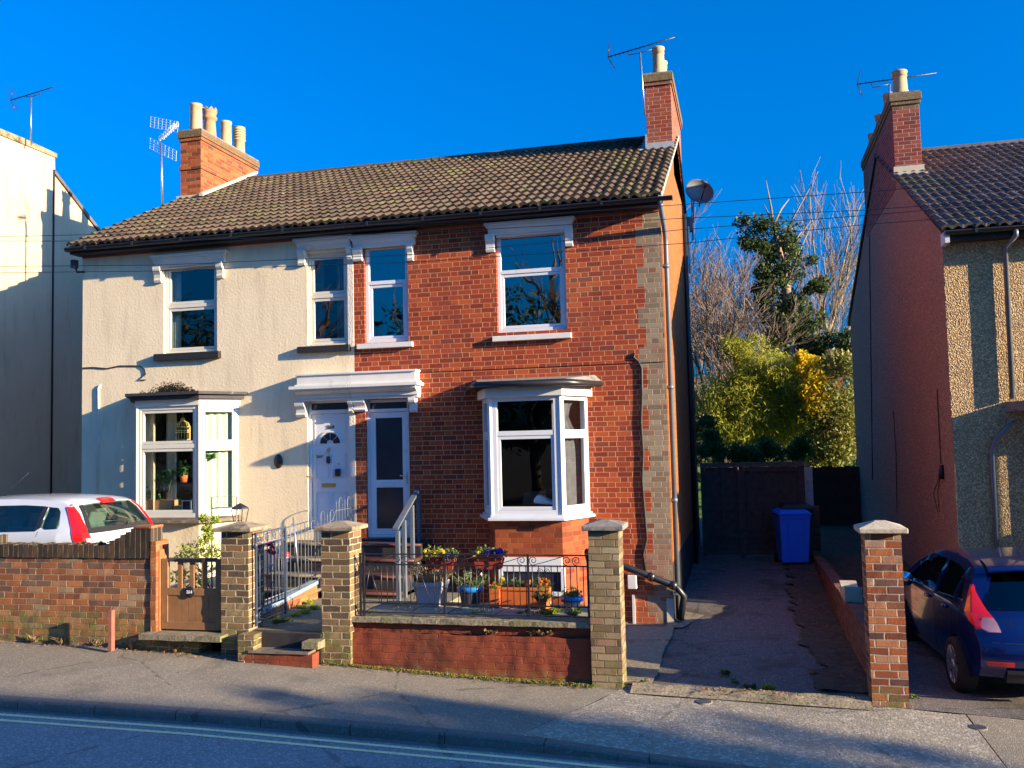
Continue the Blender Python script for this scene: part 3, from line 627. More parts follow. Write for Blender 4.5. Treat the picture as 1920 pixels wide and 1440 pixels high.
# canopy over the doors, half to each house
s = px_hole(551, 699, 780, 741, -.2)
def canopy(parent, x0, x1, zt, zb_, capl, capr, mat):
    b = MB(); h = zt-zb_
    l, r = capl, capr
    b.box(x0+.02*l, x1-.02*r, -.20, 0, zt-.19, zt-.004); b.box(x0-.0*l, x1+.0*r, -.225, 0, zt-.03, zt); b.box(x0-.01*l, x1+.01*r, -.225, 0, zt-.20, zt-.17)
    b.box(x0-.07*l, x1+.05*r, -.31, 0, zt-.25, zt-.20)
    b.prism([(x0-.0*l, 0, zt-.33), (x0, -.20, zt-.33), (x0, -.26, zt-.29), (x0, -.27, zt-.25), (x0, 0, zt-.25)], (x1-x0, 0, 0))
    b.box(x0+.0*l, x1-.0*r, -.17, 0, zt-.39, zt-.33); b.box(x0+.01*l, x1-.01*r, -.14, 0, zt-.43, zt-.39)
    return b.build('door_canopy', mat, parent, bevel=.004)
CZ = PY(700, 695, -.24).z
can_r = canopy(RH, XP+.002, PY(779, 700, -.24).x, CZ, CZ-.43, 0, 1, M['white_paint'])
for (xa_, xb_, zz_) in ((PY(766, 750, -.1).x, PY(779, 750, -.1).x, .66), (XP+.004, PY(684, 750, -.1).x, .62)): b = MB(); bracket(b, xa_, xb_, .14, .07, CZ-.43, CZ-zz_); b.build('canopy_bracket', M['white_paint'], RH, bevel=.004)
# front door of the brick house: white frame, fanlight, frosted panes
def red_door():
    x0, x1, z0, z1 = h_door; f = MB(); y = .05
    zt = PY(726, 770, .08).z
    frame(f, x0+.003, x1-.003, z0+.003, z1-.003, y, y+.08, .045); f.box(x0+.045, x1-.045, y, y+.08, zt-.02, zt+.03)
    do = f.build('door', M['upvc'], RH, bevel=.004)
    g_ = MB(); g_.quad((x0+.045, y+.04, zt+.03), (x1-.045, y+.04, zt+.03), (x1-.045, y+.04, z1-.05), (x0+.045, y+.04, z1-.05)); g_.build('fanlight', M['frosted'], do)
    l = MB(); a, c = x0+.05, x1-.05; za, zc = z0+.05, zt-.024; zm = PY(726, 908, .08).z; zb2 = PY(726, 1000, .08).z
    l.box(a, a+.09, y+.02, y+.07, za, zc); l.box(c-.09, c, y+.02, y+.07, za, zc); l.box(a+.09, c-.09, y+.02, y+.07, zc-.09, zc)
    l.box(a+.09, c-.09, y+.02, y+.07, zm-.05, zm+.07); l.box(a+.09, c-.09, y+.02, y+.07, za, za+.09); l.build('door_leaf', M['upvc'], do, bevel=.004)
    p1 = MB(); p1.quad((a+.09, y+.045, zm+.07), (c-.09, y+.045, zm+.07), (c-.09, y+.045, zc-.09), (a+.09, y+.045, zc-.09)); p1.build('pane', M['frosted'], do)
    p1 = MB(); p1.quad((a+.09, y+.045, za+.09), (c-.09, y+.045, za+.09), (c-.09, y+.045, zm-.05), (a+.09, y+.045, zm-.05)); p1.build('pane', M['frosted'], do)
    q = PY(728, 909, .07); MB().box(q.x-.11, q.x+.11, y+.005, y+.02, q.z-.025, q.z+.035).build('letter_box', M['white_plastic'], do, bevel=.005)
    q = PY(763, 893, .05); b = MB(); b.box(q.x-.018, q.x+.018, y+.008, y+.02, q.z-.12, q.z+.06); b.tube([(q.x, y+.01, q.z), (q.x, y-.04, q.z), (q.x-.10, y-.04, q.z+.015)], .009, 6); b.build('door_handle', M['steel'], do)
    MB().box(x0-.06, x1+.12, -.12, .1, z0-.055, z0).build('door_step', M['black_paint'], RH)
red_door()
# bay window
def bay(parent, xw0, xw1, xf0, xf1, yf, z0, z1, tt, matf, gmat, zt, cur=None, low_sash=True, sill=None, side_t=None, roof='lead'):
    pts = [Vector((xw0, 0, 0)), Vector((xf0, yf, 0)), Vector((xf1, yf, 0)), Vector((xw1, 0, 0))]
    o = None
    names = ['window', 'window', 'window']
    for k in range(3):
        A, B = pts[k], pts[k+1]; d = (B-A); L = d.length; d.normalize(); n = Vector((d.y, -d.x, 0)) if True else 0
        if n.y > 0 and k == 1: n = -n
        if k == 0 and n.x > 0: n = -n
        if k == 2 and n.x < 0: n = -n
        T = lambda u, w_, z: tuple(A+d*u-n*w_+Vector((0, 0, z)))
        def bx(mb, u0, u1, w0, w1, za, zc):
            v = [T(u, w_, z) for z in (za, zc) for w_ in (w0, w1) for u in (u0, u1)]
            mb.add(v, [(0, 2, 3, 1), (4, 5, 7, 6), (0, 1, 5, 4), (2, 6, 7, 3), (0, 4, 6, 2), (1, 3, 7, 5)])
        f = MB(); t_ = tt if k == 1 else (side_t or tt*.75)
        bx(f, 0.004, t_, 0, .09, z0, z1); bx(f, L-t_, L-.004, 0, .09, z0, z1); bx(f, t_, L-t_, .0, .09, z1-.06, z1); bx(f, t_, L-t_, 0, .09, z0, z0+.07); bx(f, t_, L-t_, .004, .086, zt-.035, zt+.035)
        fo = f.build('window', matf, parent, bevel=.004)
        for (a, c, on) in ((zt+.035, z1-.06, True if roof == 'old' else False), (z0+.07, zt-.035, low_sash)):
            i = 0
            if on:
                s = MB(); m_ = .045 if k == 1 else .028
                bx(s, t_+.004, t_+m_, .012, .06, a+.004, c-.004); bx(s, L-t_-m_, L-t_-.004, .012, .06, a+.004, c-.004); bx(s, t_+m_, L-t_-m_, .012, .06, c-.05, c-.004); bx(s, t_+m_, L-t_-m_, .012, .06, a+.004, a+.05); s.build('sash', matf, fo, bevel=.003); i = m_
            gq = MB(); gq.quad(T(t_+i, .035, a+i), T(L-t_-i, .035, a+i), T(L-t_-i, .035, c-i), T(t_+i, .035, c-i)); gq.build('pane', gmat, fo)
    # corner posts
    for q in (pts[1], pts[2]): MB().lathe((q.x, q.y+.035, z0), [(.05, 0), (.05, z1-z0)], 8, smooth=False).build('corner_post', matf, parent)
bay(RH, -2.80, -1.17, -2.50, -1.46, -.66, .40, 2.10, .10, M['upvc'], M['glass'], PY(988, 812, -.66).z)
b = MB()   # fascia of the bay
def bayring(b, xw0, xw1, xf0, xf1, yf, z0, z1, e, yw=0.):
    s = e*1.0
    b.prism([(xw0-e, yw, z0), (xf0-e*.6, yf-e, z0), (xf1+e*.6, yf-e, z0), (xw1+e, yw, z0)], (0, 0, z1-z0))
bayring(b, -2.80, -1.17, -2.50, -1.46, -.66, 2.10, 2.235, .075); b.build('bay_fascia', M['white_paint'], RH, bevel=.004)
b = MB(); bayring(b, -2.80, -1.17, -2.50, -1.46, -.66, .325, .365, .07); bayring(b, -2.80, -1.17, -2.50, -1.46, -.66, .365, .40, .03); b.build('bay_sill', M['upvc'], RH, bevel=.004)
b = MB(); bayring(b, -2.80, -1.17, -2.50, -1.46, -.66, 2.30, 2.325, .17)
b.add([(-3.02, 0, 2.325), (-2.62, -.86, 2.325), (-1.34, -.86, 2.325), (-.95, 0, 2.325), (-2.9, 0, 2.42), (-1.05, 0, 2.42)], [(0, 1, 4), (1, 2, 5, 4), (2, 3, 5), (0, 4, 5, 3)]); b.build('bay_roof', M['concrete_cap'], RH)
b = MB(); b.tube([(-3.0, -.05, 2.27), (-2.64, -.86, 2.27), (-1.32, -.86, 2.27), (-.96, -.05, 2.28)], .045, 8); b.build('bay_gutter', M['black_plastic'], RH)
b = MB(); bayring(b, -2.80, -1.17, -2.50, -1.46, -.66, 2.236, 2.30, .10); b.build('bay_soffit', M['black_paint'], RH)
b = MB(); e = .02; b.prism([(-2.74, 0, -1.3), (-2.47, -.62, -1.3), (-1.48, -.62, -1.3), (-1.20, 0, -1.3)], (0, 0, 1.62))
b.build('bay_base', M['bay_brick'], RH)
ab = px_hole(975, 985, 1001, 995, -.63); b = MB()
for k in range(7): x = lerp(ab[0], ab[1], k/6); b.box(x-.004, x+.004, -.632, -.62, ab[2], ab[3])
b.build('air_brick', M['black_paint'], RH)
# basement window under the bay
bw_ = px_hole(932, 1045, 1060, 1110, -.63); b = MB(); frame(b, bw_[0]+.03, bw_[1], bw_[2]-.05, bw_[3]-.14, -.66, -.615, .06); b.box(bw_[0]-.03, bw_[1]-.04, -.655, -.615, bw_[3]-.14+.003, bw_[3])
bo = b.build('basement_window', M['upvc'], RH, bevel=.004); MB().box(bw_[0]+.09, bw_[1]-.06, -.635, -.618, bw_[2]+.01, bw_[3]-.2).build('pane', M['frosted'], bo)
# inside the bay: curtains, table, things by the window
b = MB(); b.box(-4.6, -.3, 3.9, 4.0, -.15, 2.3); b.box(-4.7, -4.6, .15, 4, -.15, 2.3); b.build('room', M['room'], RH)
def drape(parent, P0, P1, z0, z1, mat, n=16, amp=.03, pinch=None, name='curtain'):
    b = MB(); P0, P1 = Vector(P0), Vector(P1); d = P1-P0; nrm = Vector((-d.y, d.x, 0)).normalized(); rows = 12
    vs = []
    for j in range(rows+1):
        v = j/rows; k = 1 if not pinch else 1-pinch[1]*math.exp(-((v-pinch[0])/.16)**2)
        for i in range(n+1): u = i/n*k+(1-k)*pinch[2] if pinch else i/n; vs.append(P0+d*u+nrm*amp*math.sin(i*1.9)+Vector((0, 0, lerp(z0, z1, v))))
    b.add(vs, [(j*(n+1)+i, j*(n+1)+i+1, (j+1)*(n+1)+i+1, (j+1)*(n+1)+i) for j in range(rows) for i in range(n)], True)
    return b.build(name, mat, parent)
drape(RH, (-1.60, -.56, 0), (-1.32, .06, 0), .42, 2.08, M['curtain_grey'], pinch=(.85, .45, .0))
drape(RH, (-2.66, -.10, 0), (-2.46, -.50, 0), .42, 2.08, M['curtain_grey'], n=8)

# =================================================================== CREAM HOUSE
CH = thing('rendered_house', (-7.4, 0, -1.2), 'cream rendered semi-detached house joined to the brick one, mossy bay top and white panelled door', 'house')
h_l = px_hole(307, 494, 407, 661); h_m = px_hole(576, 473, 652, 645); h_cd = px_hole(577, 750, 656, 992)
bay2 = (-8.82, -7.0, .34, 2.14)
wb = MB(); wall_y(wb, XL, XP-.002, -1.6, EZ, 0, [h_l, h_m, h_cd, bay2], .10); wb.build('wall', M['cream_render'], CH)
b = MB(); b.box(h_m[1]+.004, XP-.004, -.012, 0, PY(660, 650).z, EZ-.4); b.box(PY(655, 800).x+.01, XP-.004, -.012, .0, -.1, PY(660, 765).z); b.build('pilaster', M['party_render'], CH)
gb = MB(); gb.prism([(XL, .002, -1.6), (XL, .002, EZ), (XL, RY, RZ-.04), (XL, GY, RZ-.04-(GY-RY)*.51), (XL, GY, -1.6)], (.22, 0, 0)); gb.build('gable_wall', M['cream_render'], CH)
MB().box(XL+.02, XP, GY-.1, GY+.1, -1.6, RZ-(GY-RY)*.51-.1).build('back_wall', M['cream_render'], CH)
MB().box(XP-.1, XP+.02, .14, GY-.12, -1.5, EZ).build('party_wall', M['room'], CH)
fl = MB(); fl.box(XL+.22, XP-.1, .12, GY, 2.32, 2.42); fl.box(XL+.22, XP-.1, .12, GY, -.25, -.15); fl.build('floor', M['room'], CH)
tiled_roof('roof', CH, XL-.05, XP, -.33, EZ+.03, RY, RZ+.03, M['roof_tile'])
b = MB(); b.quad((XL-.08, RY, RZ), (XP, RY, RZ), (XP, GY+.3, RZ-(GY+.3-RY)*.51), (XL-.08, GY+.3, RZ-(GY+.3-RY)*.51)); b.quad((XL-.08, -.2, EZ+.01), (XP, -.2, EZ+.01), (XP, RY, RZ-.01), (XL-.08, RY, RZ-.01)); b.build('roof_deck', M['roof_tile_dark'], CH)
ridge(CH, XL+.5, XP, RY, RZ+.05, M['roof_tile'])
b = MB(); b.prism([(XL-.06, -.27, EZ+.0), (XL-.06, -.27, EZ+.055), (XL-.06, RY, RZ+.055), (XL-.06, RY, RZ+.0)], (.05, 0, 0)); b.build('verge', M['mortar_light'], CH)
M['chimney_left'] = brick('chimney_left', [(0, (.20, .05, .02)), (.5, (.44, .10, .03)), (1, (.50, .15, .045))], (.36, .20, .12), hd=0, co=.075, topmoss=(7.80, (.14, .11, .06)), dark=(.8, (.10, .05, .03)), bstr=.9, wob=.012)
c2 = chimney(CH, -10.03, -9.55, 2.95, 5.20, 6.3, 8.08, M['chimney_left'], M['concrete_cap'], string=7.22)
for (yy, hh, rr, kd, mt) in ((3.15, .58, .125, 2, 'clay'), (3.66, .66, .125, 1, 'clay_red'), (4.3, .60, .12, 2, 'clay'), (4.85, .66, .125, 3, 'clay')): pot(c2, -9.79, yy, 8.08, hh, rr, kd, M[mt])
b = MB(); b.prism([(-9.5, 2.8, 6.60), (-9.5, 5.0, 7.68), (-9.5, 5.0, 7.74), (-9.5, 2.8, 6.66)], (.09, 0, 0)); b.box(-10.06, -9.5, 2.86, 2.95, 6.60, 6.66); b.build('mortar_fillet', M['mortar_light'], c2)
b = MB(); b.box(XL-.05, XP, -.265, -.245, EZ-.09, EZ+.01); b.box(XL-.05, XP, -.245, .0, EZ-.09, EZ-.075); b.build('fascia', M['black_paint'], CH)
b = MB(); b.box(XL, XP, -.02, .0, EZ-.12, EZ-.09); b.build('soffit_batten', M['rust_paint'], CH)
gutter(CH, XL-.06, XP, -.33, EZ-.005)
window(CH, h_l, M['cream_paint'], M['glass_old'], PY(357, 574, .1).z, y=.05, t=.045, curtain=(M['curtain_mint'], [(.02, .2)]))
window(CH, h_m, M['cream_paint'], M['glass_old'], PY(614, 556, .1).z, y=.05, t=.045, curtain=(M['curtain_grey'], [(.02, .3), (.6, .98)]))
for (x0, y0, x1, y1) in ((289, 661, 411, 674), (558, 648, 655, 660)):
    s = px_hole(x0, y0, x1, y1, -.06); MB().box(s[0], min(s[1], XP-.01), -.085, .03, s[2], s[3]).build('window_sill', M['black_paint'], CH, bevel=.006)
lintel(CH, (282, 473, 419, 495), [(h_l[0]-.16, h_l[0]-.02), (h_l[1]+.02, h_l[1]+.14)], mat=M['cream_paint'])
s = px_hole(551, 446, 667, 467, -.13); b = MB(); hood(b, s[0], XP-.004, s[2]+.03, s[3]+.03, .13); bracket(b, h_m[0]-.14, h_m[0]-.012, .10, .05, s[2]+.03, s[2]-.22); bracket(b, h_m[1]+.012, XP-.01, .10, .05, s[2]+.03, s[2]-.18)
b.build('window_hood', M['old_white'], CH, bevel=.004)
canopy(CH, PY(552, 715, -.24).x, XP-.002, CZ, CZ-.43, 1, 0, M['old_white'])
for (xa_, xb_, zz_) in ((PY(553, 755, -.1).x, PY(571, 755, -.1).x, .68), (PY(652, 755, -.1).x, XP-.004, .64)): b = MB(); bracket(b, xa_, xb_, .14, .07, CZ-.43, CZ-zz_); b.build('canopy_bracket', M['old_white'], CH, bevel=.004)
def txt(s, size, loc, mat, parent, name, rot=(R(90), 0, 0), ext=.002):
    c = bpy.data.curves.new(name, 'FONT'); c.body = s; c.size = size; c.extrude = ext; c.align_x = 'CENTER'; c.align_y = 'CENTER'; c.offset = size*.02
    tmp = bpy.data.objects.new(name, c); COL.objects.link(tmp); dg = bpy.context.evaluated_depsgraph_get(); me = bpy.data.meshes.new_from_object(tmp.evaluated_get(dg)); bpy.data.objects.remove(tmp)
    me.materials.clear(); me.materials.append(mat); o = bpy.data.objects.new(name, me); COL.objects.link(o); me.transform(Matrix.Translation(Vector(loc)) @ Matrix.Rotation(rot[2], 4, 'Z') @ Matrix.Rotation(rot[0], 4, 'X'))
    o.parent = parent; o.matrix_parent_inverse = world_inv(parent); return o
def cream_door():
    x0, x1, z0, z1 = h_cd; y = .05; f = MB(); zt = PY(616, 772, .08).z
    frame(f, x0+.003, x1-.003, z0+.003, z1-.003, y, y+.08, .04); f.box(x0+.04, x1-.04, y, y+.08, zt-.035, zt+.03)
    do = f.build('door', M['upvc'], CH, bevel=.004)
    g_ = MB(); g_.quad((x0+.04, y+.04, zt+.03), (x1-.04, y+.04, zt+.03), (x1-.04, y+.04, z1-.04), (x0+.04, y+.04, z1-.04)); g_.build('fanlight', M['frosted'], do)
    a, c = x0+.045, x1-.045; MB().box(a, c, y+.02, y+.06, z0+.02, zt-.04).build('door_leaf', M['upvc'], do, bevel=.003)
    # moulded panels
    cx = (a+c)/2; W_ = c-a
    def panel(xa, xb, za, zc, b):
        frame(b, xa, xb, za, zc, y+.006, y+.02, .012)
    b = MB(); zq = [PY(616, v, .06).z for v in (783, 838, 851, 897, 922, 965)]
    zi = PY(616, 835, .06).z
    for (sx) in (-1, 1):
        m0, m1 = (a+.06, cx-.035) if sx < 0 else (cx+.035, c-.06)
        panel(m0, m1, zq[3], zq[2], b); panel(m0, m1, zq[5]-.1, zq[4], b)
    frame(b, a+.05, c-.05, zi-.03, zq[0], y+.012, y+.02, .012)
    b.build('door_panel', M['upvc'], do)
    # sunburst light
    zc_ = PY(616, 832, .06).z; ra = .17; gq = MB(); seg = 4
    for k in range(seg):
        a0, a1 = math.pi*k/seg+.05, math.pi*(k+1)/seg-.05; pts = []
        for j in range(5): t_ = lerp(a0, a1, j/4); pts.append((cx+math.cos(t_)*ra, y+.016, zc_+math.sin(t_)*ra))
        for j in range(5): t_ = lerp(a1, a0, j/4); pts.append((cx+math.cos(t_)*ra*.36, y+.016, zc_+math.sin(t_)*ra*.36))
        gq.prism(pts, (0, -.006, 0))
    gq.build('sunburst_light', M['frosted'], do)
    b = MB()
    for k in range(14):
        a0, a1 = math.pi*k/14, math.pi*(k+1)/14
        b.prism([(cx+math.cos(a0)*ra*1.07, y+.02, zc_+math.sin(a0)*ra*1.07), (cx+math.cos(a1)*ra*1.07, y+.02, zc_+math.sin(a1)*ra*1.07), (cx+math.cos(a1)*ra*1.22, y+.02, zc_+math.sin(a1)*ra*1.22), (cx+math.cos(a0)*ra*1.22, y+.02, zc_+math.sin(a0)*ra*1.22)], (0, -.018, 0))
    b.build('light_surround', M['upvc'], do)
    txt('264', .085, (cx+.01, y+.012, PY(616, 801, .06).z), M['black_iron'], do, 'house_number')
    txt('264', .075, (PY(599, 856, .06).x, y+.012, PY(599, 856, .06).z), M['brass'], do, 'house_number')
    q = PY(616, 862, .06); b = MB(); b.lathe((q.x, y-.0, q.z), [(.028, -.055), (.034, -.02), (.034, .03), (.028, .055)], 10); b.build('door_knocker', M['black_iron'], do)
    q = PY(616, 843, .06); b = MB(); b.lathe((q.x, y+.02, q.z), [(.03, 0), (.03, -.012), (.012, -.02)], 12, (0, 1, 0)); b.tube([(q.x-.025, y, q.z), (q.x-.02, y-.01, q.z-.05), (q.x+.02, y-.01, q.z-.05), (q.x+.025, y, q.z)], .006, 5); b.build('brass_knocker', M['brass'], do)
    q = PY(634, 886, .06); MB().box(q.x-.045, q.x+.045, y-.03, y+.02, q.z-.06, q.z+.06).build('key_safe', M['black_plastic'], do, bevel=.015)
    q = PY(634, 870, .06); MB().box(q.x-.02, q.x+.025, y+.008, y+.02, q.z-.012, q.z+.02).build('cylinder_lock', M['steel'], do)
    q = PY(616, 910, .06); MB().box(q.x-.12, q.x+.12, y+.005, y+.02, q.z-.03, q.z+.03).build('letter_box', M['brass'], do, bevel=.005)
    q = PY(578, 893, .03); b = MB(); b.box(q.x-.018, q.x+.018, y-.01, y+.0, q.z-.11, q.z+.09); b.tube([(q.x, y, q.z), (q.x, y-.05, q.z), (q.x+.09, y-.05, q.z)], .009, 6); b.build('door_handle', M['brass'], do)
cream_door()
bay(CH, -8.86, -6.96, -8.50, -7.36, -.52, .37, 2.16, .075, M['cream_paint'], M['glass'], PY(313, 837, -.52).z, roof='old', side_t=.075)
b = MB(); bayring(b, -8.86, -6.96, -8.50, -7.36, -.52, 2.16, 2.26, .03); b.build('bay_fascia', M['cream_paint'], CH)
b = MB(); bayring(b, -8.86, -6.96, -8.50, -7.36, -.52, 2.26, 2.37, .10); bayring(b, -8.86, -6.96, -8.50, -7.36, -.52, 2.33, 2.375, .17); b.build('bay_roof', plain('flaking_lead', (.045, .042, .045), .7, .3, var=.3, dirt=(.45, .47, .52), dsc=5, dth=.60), CH)
b = MB(); bayring(b, -8.86, -6.96, -8.50, -7.36, -.52, .29, .335, .09); bayring(b, -8.86, -6.96, -8.50, -7.36, -.52, .335, .37, .03); b.build('bay_sill', M['step_stone'], CH)
b = MB(); b.prism([(-8.82, 0, -1.0), (-8.47, -.48, -1.0), (-7.39, -.48, -1.0), (-7.0, 0, -1.0)], (0, 0, 1.29)); b.build('bay_base', M['cream_render'], CH)
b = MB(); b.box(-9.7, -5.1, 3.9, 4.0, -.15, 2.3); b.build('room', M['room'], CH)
drape(CH, (-8.56, -.20, 0), (-8.28, -.36, 0), .38, 2.12, M['curtain_cream'], n=12)
drape(CH, (-8.24, -.10, 0), (-8.04, -.12, 0), .38, 2.12, M['curtain_cream'], n=10)
drape(CH, (-7.38, -.30, 0), (-7.08, .02, 0), .38, 2.12, M['curtain_mint'], n=12)
# cables, security light and vent on the cream wall
pts = [(155, 690), (175, 689), (200, 691), (225, 686), (262, 686), (271, 692), (273, 702), (261, 712), (273, 712)]
MB().tube([PY(x, y, -.012) for x, y in pts], .010, 5).build('cable', M['black_paint'], CH)
MB().tube([PY(x, y, -.015) for x, y in [(188, 722), (184, 727), (185, 800), (183, 930)]], .016, 6).build('pipe', M['old_white'], CH)
q = PY(522, 865, -.01); MB().lathe((q.x, -.02, q.z), [(.10, 0), (.105, .012), (.10, .02)], 24, (0, 1, 0)).build('wall_plaque', M['black_paint'], CH)
bpy.data.objects['wall_plaque'].data.transform(Matrix.Translation(q) @ Matrix.Diagonal((.75, 1, 1.1, 1)) @ Matrix.Translation(-q))
b = MB(); q = PY(142, 496, -.1); b.box(q.x-.04, q.x+.04, -.18, -.08, q.z-.07, q.z+.07); b.tube([(q.x, -.1, q.z-.07), (q.x+.01, -.08, q.z-.13), (XL+.05, -.01, q.z-.12)], .02, 6); b.build('security_light', M['black_plastic'], CH)
# soot-like moss patch above the bay is low plants rooted on the ledge

# =================================================================== NEIGHBOURS
LN = thing('neighbour_house', (-15, 4, -1), 'tall pale rendered house at the far left with stained flat parapet', 'house')
X0 = -14.2
b = MB(); b.prism([(X0, .5, -1.6), (X0, .5, 8.30), (X0, 4.24, 8.30), (X0, 4.26, 7.86), (X0, 5.9, 6.75), (X0, 9, 4.7), (X0, 9, -1.6)], (-8, 0, 0)); b.build('wall', M['left_render'], LN)
b = MB(); b.prism([(X0+.03, .4, 8.30), (X0+.03, 4.28, 8.30), (X0+.03, 4.28, 8.40), (X0+.03, 3.2, 8.44), (X0+.03, .4, 8.42)], (-.3, 0, 0)); b.build('parapet', plain('parapet_coping', (.30, .24, .14), .9, .2, var=.3, sc=7, bump=.6, dirt=(.07, .06, .03), dsc=4, dth=.45), LN)
b = MB(); b.prism([(X0+.05, 4.2, 7.90), (X0+.05, 9.2, 4.55), (X0+.05, 9.2, 4.63), (X0+.05, 4.2, 7.99)], (-8, 0, 0)); b.build('roof', M['roof_tile_dark'], LN)
MB().tube([(X0+.02, 4.20, 8.0), (X0+.02, 4.20, -1.3)], .022, 6).build('cable', M['black_paint'], LN)
RN = thing('pebbledashed_house', (6, 3, -1.2), 'pebbledashed house on the right with tiled roof and shaded pink side wall', 'house')
X0, FY, EZ2, RY2, RZ2, BY2 = 4.0, .92, 4.36, 6.8, 7.25, 13.0
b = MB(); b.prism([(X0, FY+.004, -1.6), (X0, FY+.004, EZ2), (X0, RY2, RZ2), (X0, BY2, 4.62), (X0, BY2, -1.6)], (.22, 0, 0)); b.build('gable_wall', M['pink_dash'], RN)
bay3 = (5.02, 6.6, .0, 1.72)
b = MB(); wall_y(b, X0, 10, -1.6, EZ2, FY, [bay3], .1); b.box(X0+.22, 10, BY2-.1, BY2, -1.6, 4.5); b.box(9.9, 10, FY+.1, BY2-.1, -1.6, 4.5); b.build('wall', M['pebble_dash'], RN)
tiled_roof('roof', RN, X0-.06, 10.1, FY-.28, EZ2+.0, RY2, RZ2+.03, M['roof_tile_dark'], courses=17, pitch=.15)
b = MB(); b.quad((X0-.05, RY2, RZ2), (10, RY2, RZ2), (10, BY2+.3, 4.5), (X0-.05, BY2+.3, 4.5)); b.quad((X0, FY-.2, EZ2), (10, FY-.2, EZ2), (10, RY2, RZ2-.01), (X0, RY2, RZ2-.01)); b.build('roof_deck', M['roof_tile_dark'], RN)
b = MB(); b.prism([(X0-.05, RY2, RZ2-.02), (X0-.05, BY2+.3, 4.46), (X0-.05, BY2+.3, 4.56), (X0-.05, RY2, RZ2+.08)], (.1, 0, 0)); b.build('barge_board', M['black_paint'], RN)
b = MB(); b.prism([(X0-.03, FY-.25, EZ2-.02), (X0-.03, FY-.25, EZ2+.03), (X0-.03, RY2, RZ2+.05), (X0-.03, RY2, RZ2)], (.04, 0, 0)); b.build('verge', M['dark_brick'], RN)
ridge(RN, X0+.5, 10, RY2, RZ2+.05, M['roof_tile_dark'])
gutter(RN, X0-.02, 10, FY-.30, EZ2-.04)
b = MB(); b.box(X0, 10, FY-.22, FY-.2, EZ2-.16, EZ2-.02); b.box(X0, 10, FY-.2, FY, EZ2-.16, EZ2-.14); b.build('fascia', M['black_paint'], RN)
q = PY(1767, 432, FY-.25); MB().box(X0-.02, X0+.04, FY-.30, FY+.0, EZ2-.20, EZ2-.03).build('soffit_end', M['white_plastic'], RN)
c3 = chimney(RN, 3.995, 4.47, 4.62, 8.95, 6.0, 7.85, M['chimney_purple'], M['concrete_cap'])
for yy, hh in ((5.0, .50), (6.2, .50), (7.4, .48), (8.6, .45)): pot(c3, 4.22, yy, 7.87, hh, .135, 0)
b = MB(); b.box(3.97, 4.50, 4.59, 4.62, 6.15, 6.42); b.prism([(3.93, 4.60, 6.20), (4.62, 4.60, 6.20), (4.60, 4.38, 6.11), (3.93, 4.38, 6.11)], (0, 0, .018)); b.prism([(4.47, 4.4, 6.16), (4.62, 4.4, 6.16), (4.62, 6.6, 7.2), (4.47, 6.6, 7.2)], (0, 0, .02)); b.build('lead_flashing', M['mortar_light'], c3)
d_ = MB(); a = PY(1905, 432, FY-.3); bq = PY(1884, 466, FY-.06); cq = PY(1898, 748, FY-.06)
d_.tube([(a.x, FY-.3, EZ2-.08), (a.x, FY-.29, EZ2-.16), (bq.x, FY-.07, bq.z), (cq.x, FY-.07, cq.z)], .036, 10); d_.build('downpipe', M['grey_metal'], RN)
pts = [PY(1905, 790, FY-.07), PY(1890, 800, FY-.07), PY(1868, 822, FY-.07), PY(1860, 845, FY-.07), PY(1870, 1060, FY-.07)]
MB().tube(pts, .034, 8).build('downpipe', M['grey_metal'], RN)
bay(RN, 4.98, 6.7, 5.25, 6.4, FY-.6, -.05, 1.6, .09, M['upvc'], M['glass'], 1.15) if False else None
b = MB(); b.prism([(4.72, FY, 1.72), (5.0, FY-.72, 1.72), (6.7, FY-.72, 1.72), (6.95, FY, 1.72)], (0, 0, .14)); b.build('bay_roof', M['concrete_cap'], RN)
b = MB(); b.prism([(4.98, FY, -1.5), (5.15, FY-.5, -1.5), (6.5, FY-.5, -1.5), (6.7, FY, -1.5)], (0, 0, 1.5)); b.build('bay_base', M['dark_brick'], RN)
b = MB(); b.prism([(4.93, FY, .0), (5.1, FY-.56, .0), (6.55, FY-.56, .0), (6.75, FY, .0)], (0, 0, .05))
for (x, y) in ((5.02, FY-.02), (5.16, FY-.46), (6.45, FY-.46), (6.63, FY-.02)): b.box(x-.05, x+.06, y-.04, y+.04, .05, 1.72)
b.prism([(5.0, FY, 1.60), (5.14, FY-.5, 1.60), (6.5, FY-.5, 1.60), (6.7, FY, 1.60)], (0, 0, .12)); b.build('bay_window', M['upvc'], RN)
b = MB(); b.quad((5.08, FY-.0, .05), (5.2, FY-.42, .05), (5.2, FY-.42, 1.6), (5.08, FY-.0, 1.6)); b.quad((5.22, FY-.44, .05), (6.4, FY-.44, .05), (6.4, FY-.44, 1.6), (5.22, FY-.44, 1.6)); b.build('pane', M['glass_old'], RN)
MB().box(5.0, 6.7, 1.6, 1.7, -.1, 1.8).build('room', M['room'], RN)
